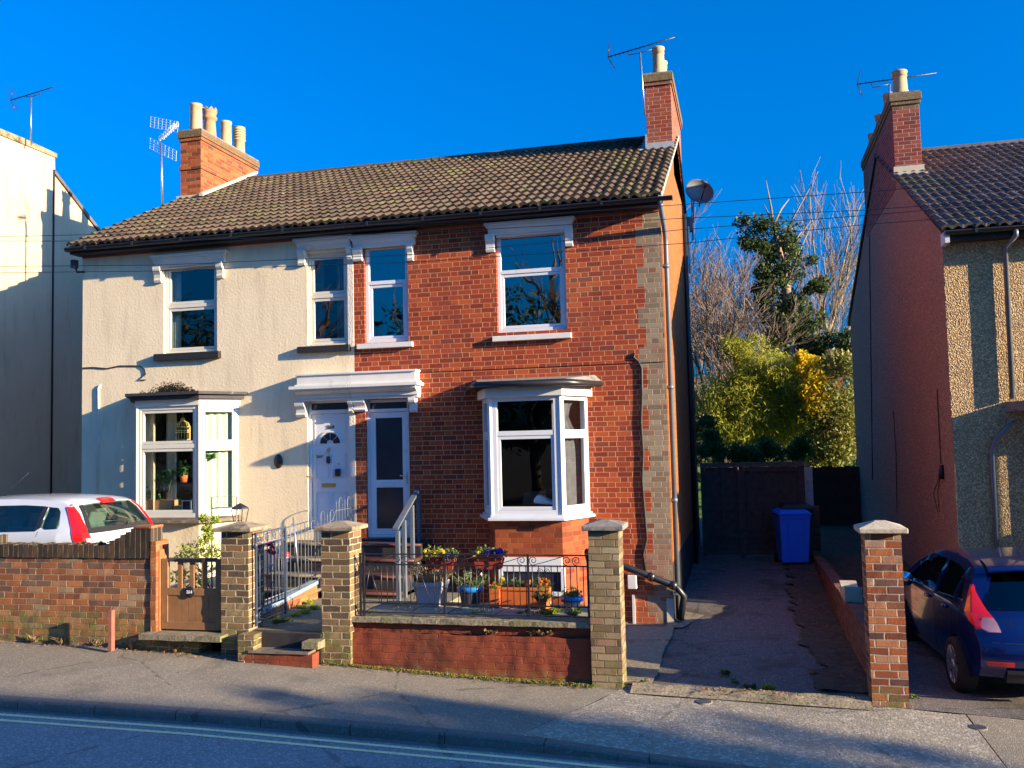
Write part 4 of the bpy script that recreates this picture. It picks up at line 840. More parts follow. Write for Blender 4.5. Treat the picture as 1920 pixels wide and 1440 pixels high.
# cables and a bracket on the shaded gable
MB().tube([PX(1757, 730, X0-.012), PX(1762, 830, X0-.012), PX(1764, 870, X0-.012)], .008, 4).build('cable', M['black_paint'], RN)
MB().tube([PX(1765, 872, X0-.03), PX(1766, 898, X0-.03)], [.03, .05], 8).build('cable_box', M['black_plastic'], RN)
MB().tube([PX(1630, 440, X0-.012), PX(1636, 900, X0-.012)], .010, 4).build('cable', M['black_paint'], RN)
MB().tube([PX(1675, 770, X0-.012), PX(1680, 850, X0-.012), PX(1682, 960, X0-.012)], .007, 4).build('cable', M['black_paint'], RN)
for dx in (-22, -8): MB().tube([PX(1763, 890, X0-.012), PX(1763+dx*.6, 925, X0-.012), PX(1763+dx*.2, 960, X0-.012)], .005, 4).build('cable', M['black_paint'], RN)

# =================================================================== PILLARS AND WALLS
def rough(o, amp=.006, s=9, cuts=0):
    me = o.data
    for v in me.vertices:
        n = noise.noise_vector(Vector(v.co)*s); v.co += n*amp
    return o
def box_grid(mb, x0, x1, y0, y1, z0, z1, st=.12):
    """box with subdivided faces so that it can be roughened"""
    def face(o, du, dv, nu, nv):
        vs = [Vector(o)+Vector(du)*(i/nu)+Vector(dv)*(j/nv) for j in range(nv+1) for i in range(nu+1)]
        mb.add(vs, [(j*(nu+1)+i, j*(nu+1)+i+1, (j+1)*(nu+1)+i+1, (j+1)*(nu+1)+i) for j in range(nv) for i in range(nu)])
    X, Y, Z = x1-x0, y1-y0, z1-z0; nx, ny, nz = (max(1, round(q/st)) for q in (X, Y, Z))
    face((x0, y0, z0), (X, 0, 0), (0, 0, Z), nx, nz); face((x1, y1, z0), (-X, 0, 0), (0, 0, Z), nx, nz)
    face((x0, y1, z0), (0, -Y, 0), (0, 0, Z), ny, nz); face((x1, y0, z0), (0, Y, 0), (0, 0, Z), ny, nz)
    face((x0, y0, z1), (X, 0, 0), (0, Y, 0), nx, ny); face((x0, y1, z0), (X, 0, 0), (0, -Y, 0), nx, ny)
def pillar(name, label, x0, x1, zt, mat, capmat, over=.055, ch_=.05, peak=.06, depth=.34, group=None, y=-3.7, seed=0):
    o = thing(name, ((x0+x1)/2, y+depth/2, gz((x0+x1)/2, -3.7)), label, 'gate pillar', group)
    b = MB(); box_grid(b, x0, x1, y, y+depth, gz(x0, -3.7)-.25, zt, .075); rough(b.build('shaft', mat, o), .005, 14)
    c = MB(); a, d, e, f = x0-over, x1+over, y-over, y+depth+over; m1, m2 = (a+d)/2, (e+f)/2
    c.add([(a, e, zt), (d, e, zt), (d, f, zt), (a, f, zt), (a, e, zt+ch_), (d, e, zt+ch_), (d, f, zt+ch_), (a, f, zt+ch_), (m1-.05, m2-.05, zt+ch_+peak), (m1+.05, m2-.05, zt+ch_+peak), (m1+.05, m2+.05, zt+ch_+peak), (m1-.05, m2+.05, zt+ch_+peak)],
          [(3, 2, 1, 0), (0, 1, 5, 4), (1, 2, 6, 5), (2, 3, 7, 6), (3, 0, 4, 7), (4, 5, 9, 8), (5, 6, 10, 9), (6, 7, 11, 10), (7, 4, 8, 11), (8, 9, 10, 11)])
    co = c.build('cap', capmat, o, bevel=.01)
    return o
def xr(px, y=1100): return PY(px, y, -3.7).x
P1 = pillar('brick_pillar', 'brown and buff brick pillar with flat stone cap between wooden and iron gates', xr(414.5), xr(466), .46, M['old_buff_brick'], M['stone_cap'], .07, .045, .055)
P2 = pillar('brick_pillar', 'crumbling buff brick pillar at the left end of the scrolled railing', xr(603), xr(656), .47, M['old_buff_brick'], M['stone_cap'], .065, .045, .055)
P3 = pillar('brick_pillar', 'slim neat buff brick pillar at the driveway with dark concrete cap', xr(1106, 1130), xr(1163, 1130), .475, M['buff_brick'], M['concrete_cap'], .06, .055, .045)
P4 = pillar('brick_pillar', 'orange brick pillar right of the driveway with pale worn cap', xr(1627, 1130), xr(1696, 1130), .45, M['orange_pillar'], M['pale_cap'], .06, .05, .06)
# garden wall at far left
GW = thing('garden_wall', (-8, -3.6, -1), 'weathered orange brick garden wall with soldier coping in front of white car', 'wall')
xe = xr(284, 1120)
b = MB(); box_grid(b, -16, xe, -3.70, -3.50, -1.4, .13, .11); rough(b.build('wall', M['garden_wall'], GW), .008, 8)
b = MB(); x = -9.5; rnd = random.Random(3)
bk = MB()
while x < xe-.03:
    px_ = x; top = .295
    if x > -6.62: top = lerp(.295, .50, min(1, (x+6.62)/.38))
    if x < -8.25: top = .40
    top += rnd.uniform(-.012, .012); box_grid(bk, x+.004, min(x+.070, xe), -3.715, -3.485, .135, top, .07); x += .074
rough(bk.build('coping', brick('soldier', [(0, (.035, .028, .02)), (.6, (.07, .05, .035)), (1, (.13, .07, .04))], (.24, .19, .12), hd=0, co=1.0, st=.074, mo=.008, moss=None), GW), .006, 12)
b = MB(); b.box(xe-.24, xe+.01, -3.72, -3.48, .50, .53); box_grid(b, xe-.0, xe+.075, -3.72, -3.46, -1.2, .34, .08); rough(b.build('wall_end', M['orange_brick'], GW), .006, 9)
# painted retaining wall under the railing
PW = thing('retaining_wall', (-2, -3.6, -1.1), 'low red painted crumbling retaining wall with mossy slab on top', 'wall')
xa, xb = xr(656, 1200), xr(1107, 1200)
b = MB(); box_grid(b, xa, xb, -3.64, -3.35, -1.4, -.69, .035); o_ = rough(rough(b.build('wall', M['painted_wall'], PW), .012, 3.5), .008, 13)
for p_ in o_.data.polygons: p_.use_smooth = True
b = MB(); box_grid(b, xa, xb, -3.60, -3.35, -.685, -.575, .04); rough(rough(b.build('top_course', M['painted_wall'], PW), .008, 6), .006, 23)
b = MB(); box_grid(b, xa, xb, -3.665, -3.4, -.57, -.515, .06); rough(b.build('slab', M['moss_concrete'], PW), .006, 11)
# terrace behind
b = MB(); box_grid(b, xa, xb, -3.395, -2.55, -.8, -.517, .08); tag(rough(b.build('terrace', M['terrace']), .006, 6), kind='structure')
b = MB(); b.box(-4.86, -3.30, -3.58, -.0, -1.3, -.70); b.box(-3.30, -2.9, -2.54, -0.7, -1.3, -.705); tag(b.build('garden_path', M['moss_concrete']), kind='structure')
# entrance steps between the two old pillars
EN = thing('entrance_steps', (-4.2, -3.8, -1), 'two worn entrance steps with red riser between the old brick pillars', 'steps')
xa, xb = xr(466, 1200)+.02, xr(603, 1200)
b = MB(); box_grid(b, xa, xb, -3.72, -3.4, -1.2, -.705, .1); rough(b.build('upper_step', M['step_dark'], EN), .005, 9)
b = MB(); box_grid(b, xa-.02, xb-.02, -3.90, -3.73, -1.3, -.90, .08); rough(b.build('riser', M['painted_wall'], EN), .008, 9)
b = MB(); box_grid(b, xa+.10, xb-.06, -3.92, -3.73, -.898, -.872, .08); rough(b.build('tread', M['step_stone'], EN), .005, 9)
b = MB(); box_grid(b, xa-.04, xa+.16, -3.90, -3.71, -1.2, -.70, .06); rough(b.build('cheek', M['old_buff_brick'], EN), .006, 9)
b = MB(); box_grid(b, xb-.15, xb+.05, -3.90, -3.71, -.84, -.76, .06); rough(b.build('cheek', M['moss_concrete'], EN), .006, 9)
# stone sill under the wooden gate
SS = thing('stone_sill', (-5.5, -3.7, -.8), 'mossy stone slab under the wooden gate', 'step')
a = PY(262, 1190, -3.86); c = PY(414, 1190, -3.86)
b = MB(); box_grid(b, a.x, c.x, -3.88, -3.40, -.80, -.735, .07); rough(b.build('slab', M['moss_concrete'], SS), .006, 9)
b = MB(); box_grid(b, xr(270)+.05, xr(375), -3.72, -3.45, -1.3, -.81, .08); b.build('base', M['old_buff_brick'], SS)
# low wall along the drive
DW = thing('drive_wall', (2.3, 0, -1), 'low grey brick wall running back along the driveway', 'wall')
b = MB(); nn = 30
for i in range(nn):
    ya, yb = lerp(-3.36, 6.3, i/nn), lerp(-3.36, 6.3, (i+1)/nn); tz = lambda y: interp([(-3.4, -.66), (-1, -.70), (6, -.88)], y)+.012*math.sin(y*9)
    b.add([(2.27, ya, -1.5), (2.44, ya, -1.5), (2.44, ya, tz(ya)), (2.27, ya, tz(ya)), (2.27, yb, -1.5), (2.44, yb, -1.5), (2.44, yb, tz(yb)), (2.27, yb, tz(yb))], [(0, 4, 7, 3), (3, 7, 6, 2), (1, 2, 6, 5)])
rough(b.build('wall', M['dark_brick'], DW), .015, 7)
b = MB(); b.prism([(2.25, -.95, -.70), (2.25, -.30, -.70), (2.25, -.28, -.52), (2.25, -.42, -.54), (2.25, -.60, -.60), (2.25, -.80, -.55), (2.25, -.98, -.50)], (.21, 0, 0)); b.build('broken_coping', M['pale_cap'], DW)

# =================================================================== STEPS TO THE FRONT DOORS
NS = [(-.50, -.03), (-.80, -.225), (-1.10, -.42), (-1.40, -.61)]
def flight(name, label, x0, x1, treadm, riserm):
    o = thing(name, ((x0+x1)/2, -1, -.72), label, 'steps'); y1 = 0
    for k, (ny, nz) in enumerate(NS):
        b = MB(); b.box(x0+.01, x1-.01, ny+.03, -.002, nz-.40 if k < 3 else -.9, nz-.04); b.build('riser', riserm, o)
        b = MB(); b.box(x0, x1, ny+.02, ny+.34 if k else -.002, nz-.038, nz); b.tube([(x0, ny+.02, nz-.02), (x1, ny+.02, nz-.02)], .021, 8); b.build('tread', treadm, o)
    return o
flight('door_steps', 'dark tiled steps with rounded brown nosings up to the glazed white door', -4.80, -3.66, M['tile_brown'], M['step_dark'])
flight('door_steps', 'worn stone steps behind bow-top railing up to the white panelled door', -5.90, -5.0, M['step_stone'], M['step_dark'])
# timber handrail
HR = thing('handrail', (-3.6, -1.2, -.7), 'weathered grey timber handrail beside the tiled steps', 'handrail')
for (xp, yp, zt_, zb_) in ((-3.565, -1.66, .27, -.72), (-3.64, -1.22, .38, -.72), (-3.74, -.62, .55, -.3), (-3.83, -.08, .74, -.3)):
    b = MB(); b.box(xp-.028, xp+.028, yp-.028, yp+.028, zb_, zt_); b.build('post', M['rail_wood'], HR, bevel=.004)
b = MB(); b.prism([(-3.59, -1.80, .29), (-3.88, -.10, .73), (-3.88, -.10, .765), (-3.59, -1.80, .325)], (.085, 0, 0)); b.build('rail', M['rail_wood'], HR, bevel=.004)

# =================================================================== IRONWORK
def scroll(mb, c, r, turns=1.4, start=0., sgn=1, rad=.005, plane='y'):
    pts = []
    n = int(16*turns)
    for i in range(n+1):
        t = i/n; a = start+sgn*turns*2*math.pi*t; rr = r*(1-.80*t)
        q = (math.cos(a)*rr, math.sin(a)*rr)
        pts.append((c[0]+q[0], c[1], c[2]+q[1]) if plane == 'y' else (c[0], c[1]+q[0], c[2]+q[1]))
    mb.tube(pts, rad, 5)
def front_railing():
    y = -3.58; xa, xb = xr(668), xr(1103)
    o = thing('iron_railing', ((xa+xb)/2, y, -.5), 'black scrolled iron railing on the red painted wall', 'railing')
    Z = [PY(885, v, y).z for v in (1040, 1060, 1134, 1152)]
    for z in Z: MB().box(xa, xb, y-.008, y+.008, z-.007, z+.007).build('rail', M['black_iron'], o)
    for x in (xa+.0, xa+.045, xr(827), (xr(986)), xb-.02):
        MB().box(x-.011, x+.011, y-.011, y+.011, Z[3]-.05 if x < xa+.1 else Z[3], Z[0]+.01).build('post', M['black_iron'], o)
    n = 37
    for i in range(1, n):
        x = lerp(xa+.045, xb, i/n); px = 668+435*(x-xa)/(xb-xa)
        if 675 < px < 702 or 780 < px < 810 : continue
        MB().tube([(x, y, Z[2]), (x, y, (Z[1]+Z[2])/2), (x, y, Z[1])], .0055, 5).build('baluster', M['black_iron'], o)
    for (pa, pb) in ((686, 700), (779, 796)):
        b = MB(); x0, x1, x2 = xr(pa-10), xr(pa), xr(pb+4)
        b.tube([(x0, y, Z[2]+.05), (x1, y, Z[1]-.03)], .005, 5); b.tube([(x1, y, Z[1]-.03), (x2, y, Z[2]+.02)], .005, 5)
        scroll(b, (x1-.04, y, Z[1]-.05), .045, 1.2, 0, 1); scroll(b, (x1+.07, y, Z[1]-.05), .045, 1.2, math.pi, -1); b.build('scroll', M['black_iron'], o)
    for pxs in (738, 754, 827, 843, 974, 996, 1060, 1078):
        b = MB(); scroll(b, (xr(pxs), y, (Z[0]+Z[1])/2), .052, 1.5, -1.5, 1 if pxs % 2 else -1); b.build('scroll', M['black_iron'], o)
    for pxs in (735, 757, 815, 897, 915, 985, 1000, 1060):
        b = MB(); scroll(b, (xr(pxs), y, (Z[2]+Z[3])/2+.004), .045, 1.5, 1.5, 1 if pxs % 2 else -1); b.build('scroll', M['black_iron'], o)
    for (p0, p1) in ((676, 730), (760, 812), (830, 890), (920, 980), (990, 1055)):
        b = MB(); c0, c1 = xr(p0), xr(p1); b.tube([(c0, y, Z[3]), (lerp(c0, c1, .3), y, Z[3]+.06), (lerp(c0, c1, .6), y, Z[2]-.02), (c1, y, Z[2]-.005)], .0045, 5); b.tube([(c0, y, Z[1]), (lerp(c0, c1, .5), y, Z[1]+.05), (c1, y, Z[0]-.01)], .0045, 5); b.build('scroll', M['black_iron'], o)
    b = MB(); scroll(b, (xr(1008), y, Z[1]-.06), .035, 1.4, 0, 1, .004); scroll(b, (xr(1022), y, Z[1]-.06), .035, 1.4, math.pi, -1, .004); b.build('scroll', M['black_iron'], o)
front_railing()
def hoop_railing():
    x = -4.93; o = thing('bow_top_railing', (x, -1.6, -.6), 'thin bow-top iron railing dividing the two flights of steps', 'railing')
    ys = [-3.0+.155*i for i in range(20)]
    def top(y): return .40 if y < -1.15 else (.50 if y < -.72 else .66)
    for i, y in enumerate(ys):
        zb_ = -.62 if y < -1.35 else -.2-.0*y; zt_ = top(y)
        if i % 2 == 0:
            r_ = .062; pts = [(x, y-r_, zb_), (x, y-r_, zt_-.08)]+[(x, y-math.cos(a)*r_, zt_-.08+math.sin(a)*r_*1.35) for a in [math.pi*k/8 for k in range(9)]]+[(x, y+r_, zt_-.08), (x, y+r_, zb_)]
            MB().tube(pts, .0062, 6).build('hoop', M['grey_metal'], o)
        else:
            MB().tube([(x, y, zb_), (x, y, zt_-.07), (x, y, zt_-.02)], [.0055, .0055, .001], 5).build('bar', M['grey_metal'], o)
    MB().tube([(x, -3.1, .24), (x, -1.15, .25), (x, -.8, .36), (x, -.7, .48), (x, -.02, .48)], .007, 6).build('rail', M['grey_metal'], o)
    MB().tube([(x, -3.1, -.50), (x, -1.3, -.45), (x, -.02, .02)], .007, 6).build('rail', M['grey_metal'], o)
    MB().tube([(x+.03, -2.1, .50), (x+.05, -1.95, -.55)], .010, 6).build('stay', M['steel'], o)
    b = MB(); box_grid(b, x-.06, x+.05, -3.2, -1.42, -.75, -.62, .1); b.build('base_wall', M['orange_brick'], o)
    b = MB(); b.prism([(x-.07, -3.2, -.66), (x-.07, -1.42, -.50), (x-.07, -1.42, -.45), (x-.07, -3.2, -.60)], (.13, 0, 0)); b.build('blue_coping', plain('blue_coping', (.20, .27, .36), .7, .3, var=.2, bump=.3), o)
    b = MB(); b.prism([(x-.05, -3.2, -.74), (x-.05, -1.42, -.74), (x-.05, -1.42, -.50), (x-.05, -3.2, -.66)], (.09, 0, 0)); b.build('wedge', M['orange_brick'], o)
hoop_railing()
def iron_gate():
    hx, hy = -4.60, -3.62
    o = thing('iron_gate', (hx, hy, -.66), 'open dark blue iron gate with scrolls hinged on the brick pillar', 'gate', rz=R(93))
    W_, zt_ = .80, 1.10
    def B(mb, nm='bar', m=None): return mb.build(nm, m or M['blue_iron'], o, local=True)
    for x in (0, W_): B(MB().box(x-.012, x+.012, -.012, .012, .0, zt_), 'stile')
    for z in (.04, .20, zt_-.16, zt_-.01): B(MB().box(0, W_, -.008, .008, z-.008, z+.008), 'rail')
    for i in range(1, 8):
        x = W_*i/8; B(MB().tube([(x, 0, .20), (x, 0, zt_-.16)], .0065, 5), 'bar')
    b = MB()
    for i in range(4): scroll(b, (W_*(.14+.24*i), 0, zt_-.085), .055, 1.4, i*1.6, 1 if i % 2 else -1)
    B(b, 'scroll'); b = MB()
    for i in range(4): scroll(b, (W_*(.14+.24*i), 0, .12), .055, 1.4, i*1.6, 1 if i % 2 else -1)
    for s in (-1, 1): scroll(b, (W_*.5+s*.07, 0, .62), .06, 1.5, 1.5, s); scroll(b, (W_*.5+s*.07, 0, .42), .06, 1.5, -1.5, -s)
    B(b, 'scroll')
    for z in (.12, .95): B(MB().lathe((0, 0, z), [(.022, -.03), (.022, .03)], 8), 'hinge', M['blue_iron'])
    return o
iron_gate()
def wooden_gate():
    x0, x1 = xr(294, 1120), xr(413, 1120); y = -3.62; zt_, zb_ = PY(350, 1046, y).z, PY(350, 1180, y).z
    o = thing('wooden_gate', ((x0+x1)/2, y, zb_), 'brown timber garden gate with four open slots and number 264', 'gate')
    W_ = x1-x0; d = .025; zm0, zm1 = PY(350, 1116, y).z, PY(350, 1104, y).z; zr0 = PY(350, 1053, y).z
    mk = lambda *a: MB().box(*a).build('stile', M['gate_wood'], o, bevel=.004)
    mk(x0+.02, x0+.11, y-d, y+d, zb_, zt_-.01); mk(x1-.10, x1-.01, y-d, y+d, zb_, zt_-.01)
    MB().box(x0+.11, x1-.10, y-d, y+d, zr0, zt_).build('top_rail', M['dark_wood'], o, bevel=.004)
    MB().box(x0+.11, x1-.10, y-d, y+d, zm0, zm1+.01).build('middle_rail', M['gate_wood'], o, bevel=.004)
    MB().box(x0+.11, x1-.10, y-d, y+d, zb_, zb_+.09).build('bottom_rail', M['gate_wood'], o, bevel=.004)
    a, c = x0+.11, x1-.10
    for k in range(1, 4): x = lerp(a, c, k/4); MB().box(x-.028, x+.028, y-.018, y+.018, zm1+.01, zr0).build('upright', M['gate_wood'], o)
    for k in range(7): MB().box(lerp(a, c, k/7)+.002, lerp(a, c, (k+1)/7)-.002, y-.014, y+.014, zb_+.09, zm0).build('board', M['gate_wood'], o)
    q = PY(356, 1110, y-.03); b = MB(); b.lathe((q.x, y-.03, q.z), [(.062, 0), (.07, .006), (.062, .012)], 20, (0, -1, 0)); pl = b.build('number_plate', M['black_plastic'], o)
    txt('264', .052, (q.x, y-.046, q.z), M['white_plastic'], pl, 'number')
    q = PY(357, 1051, y-.03); pl = MB().box(q.x-.17, q.x+.17, y-.04, y-.026, q.z-.024, q.z+.02).build('name_plate', M['black_plastic'], o)
    MB().box(x0-.03, x0+.015, y-.05, y+.05, zb_-.02, zt_+.1).build('gate_post', M['gate_wood'], o)
wooden_gate()
GT = thing('driveway_gate', (1.2, 6, -.95), 'dark weathered timber double gate closing the driveway', 'gate')
y = 6.0
def gbox(x0, x1, z0, z1, nm, y0=-.03, y1=.03, m=None): return MB().box(x0, x1, y+y0, y+y1, z0, z1).build(nm, m or M['dark_wood'], GT)
gbox(.16, 2.22, .84, .93, 'head_beam', -.06, .06, plain('beam_grey', (.12, .105, .10), .85, .2, var=.25)); gbox(.16, .24, -.98, .84, 'post'); gbox(2.12, 2.22, -.98, .84, 'post'); gbox(.93, 1.02, -.98, .84, 'post', -.04, .04)
for (a, c, n) in ((.25, .92, 2), (1.03, 2.11, 3)):
    for z in (-.9, -.55, .0 if a < .5 else .78): gbox(a, c, z-.04, z+.04, 'cross_rail', -.04, .0)
    for k in range(n+1): x = lerp(a, c, k/n); gbox(x-.02, x+.02, -.88, .78, 'batten', -.045, .0)
    zz = -.86
    while zz < .80: gbox(a, c, zz, zz+.085, 'slat', .0+.0, .02) if False else None; zz += .095
    b = MB(); zz = -.88
    while zz < .80: b.prism([(a, y+.0, zz), (a, y+.03, zz), (a, y+.015, zz+.10), (a, y-.005, zz+.10)], (c-a, 0, 0)); zz += .095
    b.build('slatted_panel', M['dark_wood'], GT)
BF = thing('board_fence', (3.2, 12.5, -.9), 'dark brown board fence beyond the gate beside the right house', 'fence')
b = MB(); x = 2.42
while x < 3.98: b.box(x+.001, x+.149, 12.5, 12.53, -1.2, .62+.02*math.sin(x*30)); x += .15
b.build('boards', M['brown_wood'], BF); MB().box(2.42, 3.98, 12.47, 12.5, .3, .4).build('rail', M['brown_wood'], BF)
BP = thing('brick_pier', (2.35, 6.6, -.9), 'dim brick pier with white paint between the timber gate and the board fence', 'pier')
MB().box(2.26, 2.5, 6.32, 6.6, -1.2, .0).build('pier', M['dark_brick'], BP); MB().box(2.26, 2.42, 6.65, 6.7, -.1, .8).build('white_board', M['old_white'], BP)
# =================================================================== SMALL THINGS ON THE STREET
po = PY(212, 1212, -3.9)
RP = thing('boundary_post', (po.x, -3.9, po.z), 'short rusty pink metal post standing against the garden wall', 'post')
b = MB(); b.box(po.x-.045, po.x+.0, -3.93, -3.87, po.z-.05, po.z+.43); b.build('post', M['rust_paint'], RP)
def cover(px, py, r, label, sq=False):
    q = PZ(px, py, -1.22); z = gz(q.x, q.y)-.004; o = thing('utility_cover', (q.x, q.y, z), label, 'cover')
    b = MB()
    if sq: b.box(q.x-r, q.x+r, q.y-r*.7, q.y+r*.7, z-.03, z+.008)
    else: b.lathe((q.x, q.y, z-.02), [(r, 0), (r, .026), (r*.93, .028)], 20)
    b.build('plate', M['step_stone'], o); b = MB()
    for k in range(-4, 5): h = math.sqrt(max(0, 1-(k/5)**2))*r*.85; b.box(q.x+k*r/5-.004, q.x+k*r/5+.004, q.y-h*(.7 if sq else 1), q.y+h*(.7 if sq else 1), z+.008, z+.013)
    b.build('ribs', M['grey_metal'], o)
cover(1320, 1316, .085, 'small round ribbed water cover in the concrete before the driveway')
cover(1832, 1344, .085, 'round cover in the pavement by the blue car')
cover(1766, 1301, .075, 'small square drain grate on the drive by the blue car wheel', True)
# wheelie bins
def bin_(name, label, x, y, z, mat, rz):
    o = thing(name, (x, y, z), label, 'wheelie bin', 'wheelie bins by the driveway gate', rz)
    b = MB(); s = [(-.25, -.24, .04), (.25, -.24, .04), (.25, .30, .04), (-.25, .30, .04), (-.29, -.36, .96), (.29, -.36, .96), (.29, .36, .96), (-.29, .36, .96)]
    b.add(s, [(3, 2, 1, 0), (0, 1, 5, 4), (1, 2, 6, 5), (2, 3, 7, 6), (3, 0, 4, 7), (4, 5, 6, 7)]); b.build('body', mat, o, local=True, bevel=.025)
    b = MB()
    for k in (-1, 1): b.prism([(k*.12-.008, -.245, .12), (k*.12+.008, -.245, .12), (k*.15+.008, -.362, .88), (k*.15-.008, -.362, .88)], (0, -.008, 0))
    b.prism([(-.285, -.345, .88), (.285, -.345, .88), (.29, -.36, .95), (-.29, -.36, .95)], (0, -.018, 0)); b.build('moulding', mat, o, local=True)
    b = MB(); b.box(-.31, .31, -.385, .36, .955, .985); b.add([(-.30, -.40, .985), (.30, -.40, .985), (.30, .38, .985), (-.30, .38, .985), (-.24, -.28, 1.04), (.24, -.28, 1.04), (.24, .34, 1.05), (-.24, .34, 1.05)], [(3, 2, 1, 0), (0, 1, 5, 4), (1, 2, 6, 5), (2, 3, 7, 6), (3, 0, 4, 7), (4, 5, 6, 7)]); b.build('lid', mat, o, local=True, bevel=.012)
    b = MB(); b.tube([(-.29, .42, .99), (.29, .42, .99)], .018, 8); b.tube([(-.27, .36, .97), (-.27, .42, .99)], .015, 6); b.tube([(.27, .36, .97), (.27, .42, .99)], .015, 6); b.build('handle', mat, o, local=True)
    for sx in (-1, 1): b = MB(); b.lathe((sx*.29-.025*sx, .28, .10), [(.03, -.03), (.10, -.03), (.10, .03), (.03, .03)], 18, (1, 0, 0)); b.build('wheel', M['rubber'], o, local=True)
    return o
q = PY(1487, 1066, 5.0)
bin_('wheelie_bin', 'bright blue recycling wheelie bin before the timber gate', q.x+.02, 5.2, drive_z(1.9, 5.2)+.0, M['bin_blue'], R(8))
bin_('wheelie_bin', 'black wheelie bin half hidden behind the blue bin', q.x+.12, 5.93-.06, drive_z(1.9, 5.9)+.05, M['bin_black'], R(3)).location.y = 5.55+.0

# =================================================================== CARS
def paint(name, col, rough=.3, metal=.0, coat=1.):
    t = NT(name); t.set(t.b, 'Coat Weight', coat); t.set(t.b, 'Coat Roughness', .04); p = t.obj()
    return t.out(t.mix(t.noise(p, 1.5, 2), scol(col, .9), scol(col, 1.08)), rough, .5, metal)
M['car_blue'] = paint('car_blue', (.003, .008, .085), .22, .3); M['car_white'] = paint('car_white', (.50, .53, .58), .35)
M['lamp_red'] = paint('lamp_red', (.75, .01, .012), .2); M['lamp_clear'] = paint('lamp_clear', (.55, .30, .36), .15); M['chrome'] = plain('chrome', (.75, .78, .80), .12, .5, metal=1, var=.02)
M['alloy'] = plain('alloy', (.60, .61, .64), .3, .5, metal=.8, var=.05); M['seat_fabric'] = plain('seat_fabric', (.06, .06, .065), .9, .2); M['seat_grey'] = plain('seat_grey', (.30, .32, .32), .9, .2)
